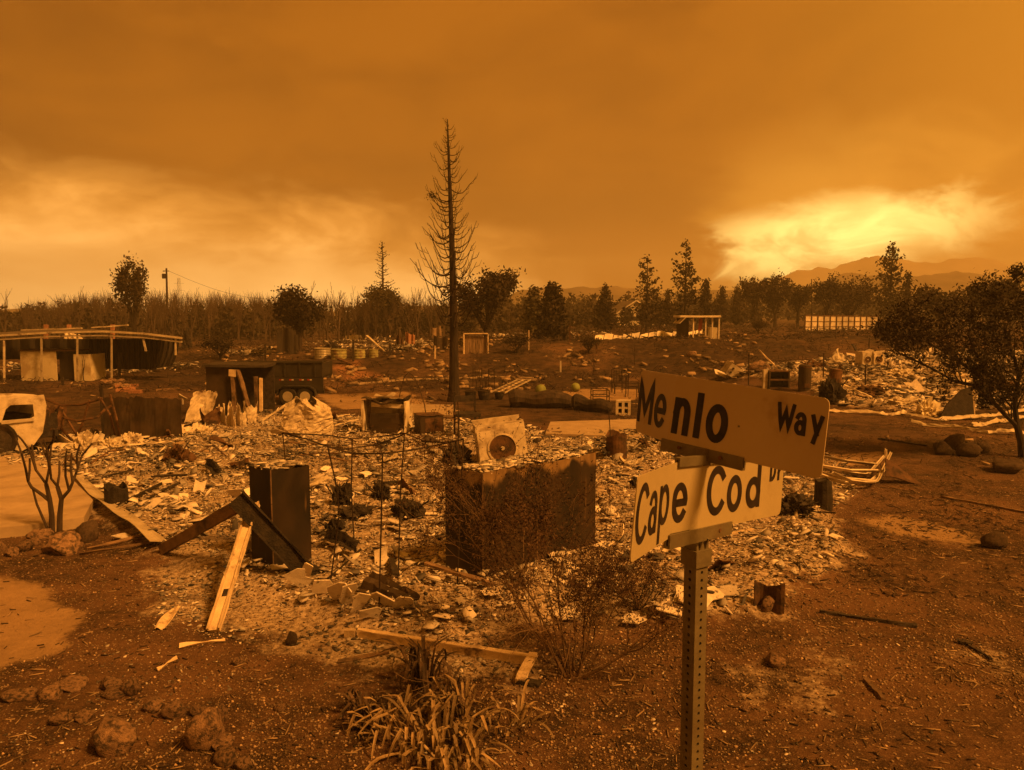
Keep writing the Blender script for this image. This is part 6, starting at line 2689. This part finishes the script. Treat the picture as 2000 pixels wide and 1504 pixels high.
for k, (a, b, a2, b2, w, mt, lb) in enumerate(((716, 655, 752, 688, .28, 'pale_metal', 'pale curved roof sheet sliding off the far rubble'), (705, 640, 740, 660, .12, 'char', 'charred rafter over the far rubble'),
                                               (660, 700, 690, 712, .5, 'rust', 'rusty sheet lying below the drums'), (765, 706, 800, 704, .12, 'brown_wood', 'brown board lying on the bank'))):
    A, B = gp(a2, b2), gp(a2, b2)
    q = gp(a2, b2)
    pa = at(a, b, q.y + .6)
    beam('roof_strip' if k == 0 else 'board', q + Vector((0, 0, .04)), pa, w, .06, mt, lb, 'debris', 6, .02)
lump('debris_heap', 648, 684, 24, 18, 'char', 'round black lump above the silver tank', seed=51)
# brush pile and board heaps on the right terrace
for k, (px, py) in enumerate(((1225, 648), (1260, 650), (1290, 645), (1240, 640), (1300, 655), (1200, 650), (1275, 640))):
    q = gp(px, py)
    m = MB()
    for i in range(9):
        a = Vector((R(-1.2, 1.2), R(-.6, .6), R(0, .5)))
        b = a + Vector((R(-1.6, 1.6), R(-.8, .8), R(.2, 1.5)))
        m.bar(a, b, .05, .05, 2, .01)
    tag(m.build('brush_pile', 'char', loc=q), 'tangled pile of charred branches on the terrace left of the open shed', 'brush', 'charred brush piles')
# long strip of fallen pale wall panels
A, B = gp(1160, 669), gp(1372, 656)
t = thing('collapsed_wall', 'long row of fallen pale wall panels lying along the terrace edge', 'panel', A)
n = 13
for k in range(n):
    a = (B - A) * (k / n)
    b = (B - A) * ((k + .9) / n)
    dv = b - a
    m = MB()
    h = .42 + .1 * math.sin(k * 2.1)
    m.sheet(lambda s, v, a=a, dv=dv, h=h, k=k: a + dv * s + Vector((.15 * v, .45 * v, h * v * .8 + .15 + .05 * math.sin(3 * s + k))), 4, 3, .05)
    m.build('panel', 'white', t)
# open shed with posts
q = gp(1368, 660)
u = q.y / F
t = thing('open_shed', 'small open sided shed with pale flat roof on the terrace', 'shed', q)
x = lambda a: (a - 1368) * u
z = lambda b: at(1368, b, q.y).z - q.z
MB().box(((x(1326) + x(1406)) / 2, 1.0, z(618)), (x(1406) - x(1326), 2.4, .14), (0, .0, 0), (6, 3, 1), .01).build('roof', 'white', t)
MB().sheet(lambda s, v: (x(1326) + .5 * s, -.2 + 2.4 * v, z(618) - .05 - .5 * (1 - s)), 4, 4, .04).build('roof_flap', 'cream', t)
tbox('wall', x(1328), x(1352), 1.2, 1.26, -.1, z(621), 'soot', t)
for a in (1354, 1378, 1391, 1404):
    tbox('post', x(a) - .05, x(a) + .05, .0, .10, -.1, z(620), 'white', t)
    tbox('post', x(a) - .05, x(a) + .05, 2.0, 2.10, -.1, z(620), 'white', t)
tbox('counter', x(1386), x(1404), .5, 1.4, -.1, z(640), 'cream', t)
MB().box((x(1369), .3, z(634)), (.28, .06, 1.0), (0, .06, 0), (2, 1, 3), .02).build('hanging_cloth', 'cushion', t)
# white panel fence
A, B = ground_at(1570, 80), ground_at(1712, 84)
t = thing('panel_fence', 'long white panel fence with rust stained posts on the rise', 'fence', A)
n = 12
L = B - A
hh = (at(1570, 617, 80).z - A.z)
for k in range(n + 1):
    f = k / n
    q = L * f
    tb = MB().bar(q + Vector((0, -.06, -.3)), q + Vector((0, -.06, hh * (1 - .12 * f))), .12, .08).build('post', 'rust', t)
    if k < n:
        a, b = L * ((k + .06) / n), L * ((k + .94) / n)
        zz = hh * (1 - .12 * f)
        m = MB()
        m.sheet(lambda s, v, a=a, b=b, zz=zz: a.lerp(b, s) + Vector((0, 0, -.2 + (zz + .2) * v)), 2, 2, .05)
        m.build('panel', 'white', t)
for zz in (.25, .62):
    MB().bar(Vector((0, -.045, hh * zz)), L + Vector((0, -.045, hh * zz * .88)), .05, .05).build('rail', 'rust', t)
MB().bar(Vector((0, -.02, hh + .05)), L + Vector((0, -.02, hh * .88 + .05)), .12, .08).build('top_rail', 'rust', t)
# gabled house, only its gable shows
q = ground_at(1240, 118)
u = 118 / F
t = thing('gabled_house', 'pale gabled house with dark roof behind the firs', 'house', q, .25)
zb_ = at(1240, 612, 118).z - q.z
zr = at(1240, 588, 118).z - q.z
w2 = 3.2
MB().box((0, 2.5, zb_ / 2), (w2 * 2, 5, zb_)).build('wall', 'cream', t)
m = MB()
m.add([(-w2, -.02, zb_), (w2, -.02, zb_), (0, -.02, zr), (-w2, .03, zb_), (w2, .03, zb_), (0, .03, zr)], [(0, 1, 2), (5, 4, 3), (0, 3, 4, 1), (1, 4, 5, 2), (2, 5, 3, 0)])
m.build('gable', 'cream', t)
for s_ in (-1, 1):
    m = MB()
    m.sheet(lambda a, b, s_=s_: (s_ * (w2 + .35) * a, -.3 + 5.6 * b, zr + .06 - (zr - zb_ + .25) * a), 4, 4, .1)
    rf = m.build('roof', 'roofing', t)
    m = MB().bar((0, -.33, zr + .08), (s_ * (w2 + .35), -.33, zb_ - .17), .06, .18)
    m.build('barge_board', 'white', rf)
tbox('window', -.9, .9, -.03, -.004, zb_ * .4, zb_ * .75, 'dark_wall', t)
for px, py, lb in ((1464, 628, 'small white car parked on the rise left of the twin trees'), (1503, 627, 'white car parked under the taller twin tree')):
    q = gp(px, py)
    u = q.y / F
    w = 12 * u
    t = thing('parked_car', lb, 'car', q)
    m = MB()
    m.prism([(-w / 2, 0), (w / 2, 0), (w / 2, .9), (-w / 2, .9)], w * .12, w * .30)
    m.build('body', 'white', t)
    m = MB()
    m.box((-w * .05, .45, w * .38), (w * .62, .82, w * .17), None, (1, 1, 1), 0, .8)
    m.build('cabin', 'white', t)
    tbox('window', -w * .28, w * .18, -.004, .03, w * .33, w * .42, 'dark_wall', t)
    for sx in (-.3, .3):
        MB().lathe([(w * .10, -.03), (w * .10, .08)], 12, (sx * w, 0, w * .10), 'Y').build('wheel', 'tyre', t)

# utility pole with cross arm, far lattice pylon
q = ground_at(329, 95)
t = thing('utility_pole', 'leaning wooden utility pole with transformer above the dead wood', 'pole', q)
tp = at(325, 524, 95) - q
MB().tube([(0, 0, -.3), tp], [.16, .11], 8).build('pole', 'bark', t)
MB().bar(tp + Vector((-.45, 0, -.35)), tp + Vector((.3, 0, -.35)), .10, .10).build('cross_arm', 'bark', t)
MB().lathe([(.2, 0), (.24, .05), (.24, .55), (.18, .62)], 12, (tp.x - .35, 0, tp.z - 1.3)).build('transformer', 'soot', t)
m = MB()
A = tp + Vector((.2, 0, -.3))
Bw = at(620, 580, 95) - q
pts = [A.lerp(Bw, k / 14) + Vector((0, 0, -1.6 * math.sin(math.pi * k / 14))) for k in range(15)]
m.tube(pts, .018, 4)
m.build('wire', 'dark_rod', t)
q = ground_at(355, 330)
t = thing('lattice_pylon', 'distant lattice power pylon behind the dead wood', 'pylon', q)
hp = at(355, 543, 330).z - q.z
m = MB()
for sx in (-1, 1):
    for sy in (-1, 1):
        m.bar((sx * 1.2, sy * 1.2, 0), (sx * .4, sy * .4, hp), .08, .08)
for k in range(7):
    f0, f1_ = k / 7, (k + 1) / 7
    a, b = 1.2 - .7 * f0, 1.2 - .7 * f1_
    m.bar((-a, -a, hp * f0), (b, -b, hp * f1_), .05, .05)
    m.bar((a, -a, hp * f0), (-b, -b, hp * f1_), .05, .05)
m.build('tower', 'greybark', t)
for zz in (.72, .88):
    MB().bar((-2.2, 0, hp * zz), (2.2, 0, hp * zz), .08, .08).build('cross_arm', 'greybark', t)
q = ground_at(1584, 105)
tag(MB().tube([(0, 0, -.2), at(1585, 545, 105) - q], .06, 6).build('thin_pole', 'bark', loc=q), 'thin pole standing left of the white fence', 'pole')

# ------------------------------------------------------------------ yard objects in the middle distance
for k, (px, py, w, mt, lb) in enumerate(((1056, 772, 22, 'green', 'olive green garden ball lying by the charred log'), (1124, 765, 18, 'green', 'smaller green ball on the paved yard'))):
    q = gp(px, py)
    r_ = w * q.y / F / 2
    m = MB()
    pf = [(max(r_ * math.sin(a), .004) * (1 + .03 * math.sin(6 * a)), -r_ * math.cos(a)) for a in np.linspace(.05, 3.09, 12)]
    m.lathe(pf, 18)
    o = m.build('garden_ball', mt, loc=q + Vector((0, 0, r_ * .95)), smooth=True)
    tag(o, lb, 'ball')
for k, (px, py, w) in enumerate(((918, 779, 20), (945, 781, 24), (975, 780, 18))):
    q = gp(px, py)
    r_ = w * q.y / F / 2
    t = thing('dark_pot', 'dark burnt garden pot right of the charred trunk', 'pot', q, 0, 'burnt garden pots')
    MB().lathe([(r_ * .7, -.02), (r_ * .95, r_ * .8), (r_, r_ * 1.5), (r_ * .85, r_ * 1.52), (r_ * .7, r_ * .9)], 14).build('bowl', 'char', t)
    MB().lathe([(r_ * 1.06, r_ * 1.42), (r_ * 1.08, r_ * 1.55), (r_ * .9, r_ * 1.57)], 14, close=False).build('rim', 'soot', t)
# charred log berm
for (a, b, a2, b2, r0, r1, lb) in ((995, 795, 1118, 796, .40, .34, 'thick charred log lying beyond the washing machine'), (1120, 800, 1195, 806, .33, .22, 'second charred log end to end with the thick one')):
    A, B = gp(a, b), gp(a2, b2)
    m = MB()
    N = 12
    pts, rad = [], []
    for i in range(N + 1):
        f = i / N
        q = A.lerp(B, f) - A
        pts.append(q + Vector((0, .05 * math.sin(7 * f), (r0 + (r1 - r0) * f) * .75 + .04 * math.sin(11 * f))))
        rad.append((r0 + (r1 - r0) * f) * (1 + .13 * math.sin(9 * f + a)) * (.72 if i in (0, N) else 1))
    m.tube(pts, rad, 12)
    tag(m.build('charred_log', 'bark', loc=A), lb, 'log')
# cinder block
q = gp(1217, 810)
u = q.y / F
t = thing('cinder_block', 'pale concrete block standing on end with dark holes left of the name plates', 'block', q, -.15)
w, h = 29 * u, 29 * u
m = MB()
for a, b, c, d in ((-.5, -.32, 0, 1), (-.09, .09, 0, 1), (.32, .5, 0, 1)):
    m.box(((a + b) / 2 * w, 0, h / 2), ((b - a) * w, .36, h * (d - c)))
for a, b in ((0, .14), (.44, .56), (.86, 1.0)):
    for c, d in ((-.32, -.09), (.09, .32)):
        m.box(((c + d) / 2 * w, .003, (a + b) / 2 * h), ((d - c) * w, .35, (b - a) * h))
m.build('shell', 'burnt_white', t)
MB().box((0, .14, h / 2), (w * .62, .04, h * .8)).build('core', 'soot', t)
# wire garden chairs, lattice and bed frames
def wire_chair(px, py, s, rz, label, mat='dark_rod'):
    q = gp(px, py)
    t = thing('wire_chair', label, 'chair', q, rz)
    for sx in (-1, 1):
        for sy in (-1, 1):
            MB().tube([(sx * .25 * s, sy * .25 * s, -.05), (sx * .23 * s, sy * .23 * s, (.45 if sy < 0 else 1.0) * s)], .018, 5).build('leg', mat, t)
    m = MB()
    for k in range(5):
        m.tube([((-.24 + .12 * k) * s, -.25 * s, .45 * s), ((-.24 + .12 * k) * s, .24 * s, .44 * s), ((-.22 + .11 * k) * s, .27 * s, .95 * s)], .012, 4)
    m.build('seat_wires', mat, t)
    MB().tube([(-.25 * s, .26 * s, .98 * s), (0, .27 * s, 1.06 * s), (.25 * s, .26 * s, .98 * s)], .016, 5).build('back_rail', mat, t)
    return t


wire_chair(936, 760, 1.0, .4, 'wire garden chair facing the charred trunk')
wire_chair(952, 762, 1.0, -.9, 'wire garden chair turned away beside the other one')
wire_chair(1208, 768, 1.1, .2, 'tall wire chair frame left of the name plates')
wire_chair(1235, 775, 1.0, 1.2, 'wire chair frame half behind the upper name plate')
A, B = gp(972, 772), gp(1024, 756)
t = thing('metal_lattice', 'pale metal ladder like lattice lying in the yard', 'lattice', A)
d_ = B - A
s_ = d_.cross(Vector((0, 0, 1))).normalized() * .34
for k in (-1, 0, 1):
    MB().bar(s_ * k + Vector((0, 0, .12)), d_ + s_ * k + Vector((0, 0, .38)), .05, .05).build('rail', 'pale_metal', t)
for k in range(8):
    f = (k + .5) / 8
    MB().bar(d_ * f - s_ + Vector((0, 0, .15 + .26 * f)), d_ * f + s_ + Vector((0, 0, .15 + .26 * f)), .035, .035).build('rung', 'pale_metal', t)
for k, (x0, y0, x1, lb) in enumerate(((1158, 786, 1190, 'low wire bed frame on the paved yard'), (1200, 770, 1250, 'wire table frame behind the upper name plate'))):
    A, B = gp(x0, y0), gp(x1, y0)
    w = (B - A).length
    t = thing('wire_bed' if k == 0 else 'wire_table', lb, 'frame', A)
    for a in (0, w):
        for b in (0, .8):
            MB().tube([(a, b, -.03), (a, b, .5)], .02, 5).build('leg', 'dark_rod', t)
    for zz in (.25, .5):
        MB().tube([(0, 0, zz), (w, 0, zz), (w, .8, zz), (0, .8, zz), (0, 0, zz)], .018, 5).build('rail', 'dark_rod', t)
# pale kerb path lines across the yard
for pts, lb in (([(690, 752), (790, 743), (880, 741), (960, 737), (1040, 740)], 'path_edge'),):
    P = [gp(*q) for q in pts]
    m = MB()
    for a, b in zip(P, P[1:]):
        m.bar(a + Vector((0, 0, .03)), b + Vector((0, 0, .03)), .35, .10)
    kind(m.build('path', 'concrete'), 'structure')
for k, (px, y0, y1, mt) in enumerate(((1033, 684, 645, 'pale_wood'), (1095, 727, 705, 'white'), (1113, 672, 635, 'rust'), (1165, 690, 665, 'rust'), (850, 700, 675, 'pale_wood'))):
    q = gp(px, y0)
    tag(MB().bar((0, 0, -.1), at(px, y1, q.y) - q, .10, .10, 3, .005).build('stake', mt, loc=q), 'thin stake standing on the bank', 'stake', 'stakes on the bank')

# ------------------------------------------------------------------ neighbouring plot on the right
for k, (px, lb) in enumerate(((1687, 'burnt front loading washer left of its twin in the neighbouring rubble'), (1709, 'burnt front loading dryer right of its twin in the neighbouring rubble'))):
    q = gp(px, 713)
    u = q.y / F
    washer('washing_machine', q, 21.5 * u, 27 * u, .7, .05, (0, 0, 0), lb, 'burnt_white', False, .30)


def boiler(px, py, wpx, hpx, label, mat='soot', tilt=0.):
    q = gp(px, py)
    u = q.y / F
    r_, h = wpx * u / 2, hpx * u
    t = thing('water_heater', label, 'water heater', q)
    t.rotation_euler = (0, tilt, 0)
    MB().lathe([(r_, -.05), (r_, h * .96), (r_ * .8, h), (r_ * .1, h * 1.01)], 18).build('tank', mat, t)
    for zz in (.12, .9):
        MB().lathe([(r_ * 1.02, h * zz), (r_ * 1.035, h * (zz + .015)), (r_ * 1.02, h * (zz + .03))], 18, close=False).build('band', 'rust', t)
    MB().tube([(r_ * .4, 0, h), (r_ * .4, 0, h + .12), (r_ * .7, -.1, h + .2)], .03, 6).build('pipe', 'rust', t)
    MB().box((0, -r_ - .004, h * .2), (r_ * .8, .03, h * .16)).build('access_panel', 'rust', t)


boiler(1571, 762, 24, 50, 'dark upright water heater at the back of the name plates')
boiler(1629, 752, 24, 32, 'dented pale water heater leaning in the neighbouring rubble', 'rust', .12)
lump('charred_heap', 1625, 784, 52, 46, 'char', 'black charred mass under the leaning water heater', seed=61)
q = gp(1522, 760)
u = q.y / F
t = thing('burnt_stove', 'burnt stove with dark open shelves above the upper name plate', 'stove', q)
w, h = 38 * u, 36 * u
for a in (-1, 1):
    tbox('side_wall', a * w / 2 - .03, a * w / 2 + .03, 0, .7, -.05, h, 'soot', t)
for k, zz in enumerate((.04, .5, .97)):
    tbox('shelf', -w / 2 + .033, w / 2 - .033, .0, .7, h * zz - .03, h * zz + .03, 'rust', t)
tbox('back_wall', -w / 2 + .033, w / 2 - .033, .66, .7, -.05, h, 'char', t)
tbox('side_post', -w / 2 - .25, -w / 2 - .06, .1, .3, -.05, h * 1.05, 'burnt_white', t)
q = gp(1422, 738)
t = thing('tipped_stove', 'tipped over pale stove lying on its back in the neighbouring rubble', 'stove', q, .2)
t.rotation_euler = (.2, .55, .2)
MB().box((0, 0, .42), (.85, .65, .6), None, (3, 3, 3), .012).build('body', 'burnt_white', t)
for a, b in ((-.2, .1), (.2, .1), (-.2, -.12), (.2, -.12)):
    MB().lathe([(.10, .722), (.10, .745), (.05, .75)], 12, (a, b, 0)).build('burner', 'char', t)
    MB().lathe([(.055, -.012), (.055, .0)], 10, (a * 1.1, -.335, .42 + b), 'Y').build('knob', 'char', t)
# big dark roof panel, pale siding strips
q = gp(1872, 817)
u = q.y / F
t = thing('tilted_panel', 'large dark triangular panel propped on a pale post', 'panel', q)
m = MB()
P = [(-38, 0), (32, 0), (32, 64), (12, 58), (-20, 30)]
vs = [(a * u, .25 * b / 64, b * u - .05) for a, b in P] + [(a * u, .25 * b / 64 + .06, b * u - .05) for a, b in P]
m.add(vs, [(0, 1, 2, 3, 4), (9, 8, 7, 6, 5)] + [(i, 5 + i, 5 + (i + 1) % 5, (i + 1) % 5) for i in range(5)])
m.build('panel', 'char', t)
MB().bar((35 * u, .15, -.05), (36 * u, .35, 66 * u), .10, .08, 4, .006).build('post', 'pale_wood', t)
lump('pale_mound', 1808, 812, 44, 30, 'cream', 'smooth pale rounded tank end beside the triangular panel', 'tank', 62)
for k, (pts, w) in enumerate((([(1560, 806), (1640, 806), (1720, 812), (1770, 812)], .22), ([(1770, 815), (1830, 822), (1900, 820), (1950, 812), (2030, 803)], .28),
                              ([(1780, 830), (1850, 838), (1930, 848), (2000, 850)], .18), ([(1900, 836), (1960, 826), (2010, 818)], .2))):
    Pq = [gp(*q_) for q_ in pts]
    m = MB()
    n = len(Pq) - 1

    w = w * .62

    def fst(s, v, Pq=Pq, n=n, w=w, k=k):
        i = min(int(s * n), n - 1)
        p_ = Pq[i].lerp(Pq[i + 1], s * n - i) - Pq[0]
        return p_ + Vector((0, (v - .5) * w, .05 + .08 * v + .03 * math.sin(14 * s + k)))
    m.sheet(fst, 30, 3, .025, .05, .02)
    tag(m.build('siding_strip', 'pale_metal', loc=Pq[0]), 'long pale strip of siding along the near edge of the neighbouring plot', 'siding', 'pale siding strips')
for k, (a, b, a2, b2, w, mt, lb) in enumerate(((1648, 752, 1702, 778, .28, 'pale_metal', 'pale curved metal sheet sliding down the neighbouring rubble'),
                                               (1482, 683, 1528, 732, .10, 'pale_wood', 'slim pale pole leaning behind the stove'), (1665, 672, 1680, 700, .14, 'char', 'dark slanted post behind the twin washers'))):
    q = gp(a2, b2)
    beam('leaning_strip', q + Vector((0, 0, .05)), at(a, b, q.y + .5), w, .05, mt, lb, 'strip', 8, .015)
q = gp(1640, 712)
m = MB()
m.sheet(lambda s, v: ((s - .5) * 1.3 * (1 - .8 * v), .3 * v, .7 * v + .08 * math.sin(6 * s)), 8, 6, .03, .12, .05)
tag(m.build('bent_sheet', 'pale_metal', loc=q), 'pointed pale metal sheet left of the twin washers', 'sheet metal')
for k, (px, py, w, h) in enumerate(((1590, 720, 60, 16), (1760, 735, 60, 16), (1700, 770, 70, 18), (1850, 740, 70, 18), (1950, 760, 60, 18), (1760, 790, 50, 14))):
    lump('rubble_heap', px, py, w, h, 'burnt_white' if k % 2 else 'rust', 'low heap of collapsed sheet metal in the neighbouring plot', 'heap', 63 + k)['group'] = 'collapsed sheet heaps'
for k, (px, y0, y1) in enumerate(((1608, 738, 690), (1697, 694, 660), (1462, 752, 690), (1690, 752, 712), (1885, 790, 740))):
    q = gp(px, y0)
    tag(MB().tube([(0, 0, -.1), at(px + 1, y1, q.y) - q], .03, 6).build('thin_rod', 'dark_rod', loc=q), 'thin upright dark rod in the neighbouring plot', 'rod', 'rods in the neighbouring plot')

# ------------------------------------------------------------------ wreckage right of the name plates
q = gp(1660, 940)
t = thing('twisted_gutters', 'heap of twisted pale gutters curling up right of the name plates', 'gutter', q)
for k, pts in enumerate(([(1530, 905), (1620, 925), (1690, 935), (1725, 920)], [(1560, 918), (1640, 945), (1700, 950), (1730, 925), (1728, 908)], [(1580, 935), (1650, 958), (1710, 955), (1738, 918)],
                         [(1600, 925), (1660, 935), (1715, 935)], [(1570, 900), (1650, 918), (1715, 925)], [(1625, 945), (1660, 962), (1690, 966)])):
    Pq = [gp(*z_) for z_ in pts]
    m = MB()
    n = len(Pq) - 1

    def fgu(s, v, Pq=Pq, n=n, k=k):
        i = min(int(s * n), n - 1)
        p_ = Pq[i].lerp(Pq[i + 1], s * n - i) - q
        lift = .06 + .05 * k * .6 + (.42 * max(0, s - .72) * 2.2 if k < 3 else 0)
        return p_ + Vector((.03 * math.sin(9 * v), (v - .5) * .10, lift + .05 * abs(v - .5) * 2))
    m.sheet(fgu, 22, 4, .008)
    m.build('gutter', 'pale_metal', t)
q = gp(1768, 946)
m = MB()
m.sheet(lambda u, v: (-.42 + u * .75 + .1 * v, .25 * v, .34 * (1 - u) * (.5 + v) + .02 * math.sin(6 * u)), 8, 4, .02)
tag(m.build('dark_flap', 'rust', loc=q), 'dark bent metal flap at the end of the twisted gutters', 'sheet metal')
q = gp(1606, 990)
m = MB()
N = 9
pts = [(0, 0, -.1), (.01, 0, .2), (0, .01, .45)]
m.tube(pts, [.17, .155, .14], 11)
m.v = [(x * (1 + .1 * math.sin(13 * y + 7 * x)), y, z + (R(-.04, .08) if z > .4 else 0)) for x, y, z in m.v]
tag(m.build('charred_stump', 'char', loc=q), 'black charred stump behind the corner of the lower name plate', 'stump')
q = gp(1205, 893)
m = MB()
m.sheet(lambda u, v: (.28 * math.cos(1.2 + 4.4 * u) * (1 - .1 * v), .26 * math.sin(1.2 + 4.4 * u), .62 * v + .06 * math.sin(9 * u) * v - .05), 16, 6, .01)
tag(m.build('metal_flue', 'rust', loc=q), 'rusty upright flue pipe in the rubble left of the name plates', 'pipe')
for k, (a, b, w, mt, lb) in enumerate((((1600, 1197), (1790, 1226), .045, 'char', 'long thin charred stick on the gravel right of the post'), ((1838, 972), (2010, 1004), .06, 'brown_wood', 'long dark branch on the bare ground beyond the sand patch'),
                                       ((1715, 858), (1810, 872), .07, 'char', 'dark stick lying left of the dark rock cluster'), ((1870, 862), (1925, 872), .05, 'char', 'short dark stick behind the dark rock cluster'),
                                       ((1400, 1052), (1470, 1036), .05, 'pale_wood', 'short pale splinter below the lower name plate'), ((1890, 1262), (1935, 1290), .03, 'char', 'thin charred twig on the gravel at the far side'),
                                       ((1870, 1256), (1900, 1262), .06, 'char', 'small charred chip near a thin twig'), ((1690, 1330), (1725, 1368), .05, 'brown_wood', 'brown bark piece lying on the gravel'))):
    A, B = gp(*a), gp(*b)
    beam('stick', A + Vector((0, 0, .02)), B + Vector((0, 0, .02)), w, w * .7, mt, lb, 'stick', 10, .008)
q = gp(1500, 1192)
m = MB()
m.sheet(lambda u, v: ((u - .5) * .34, .06 * math.sin(5 * u), .30 * v * (1 + .5 * abs(u - .5)) - .02), 8, 5, .01)
tag(m.build('torn_bucket', 'rust', loc=q), 'torn rusty can standing at the rubble edge right of the post', 'can')
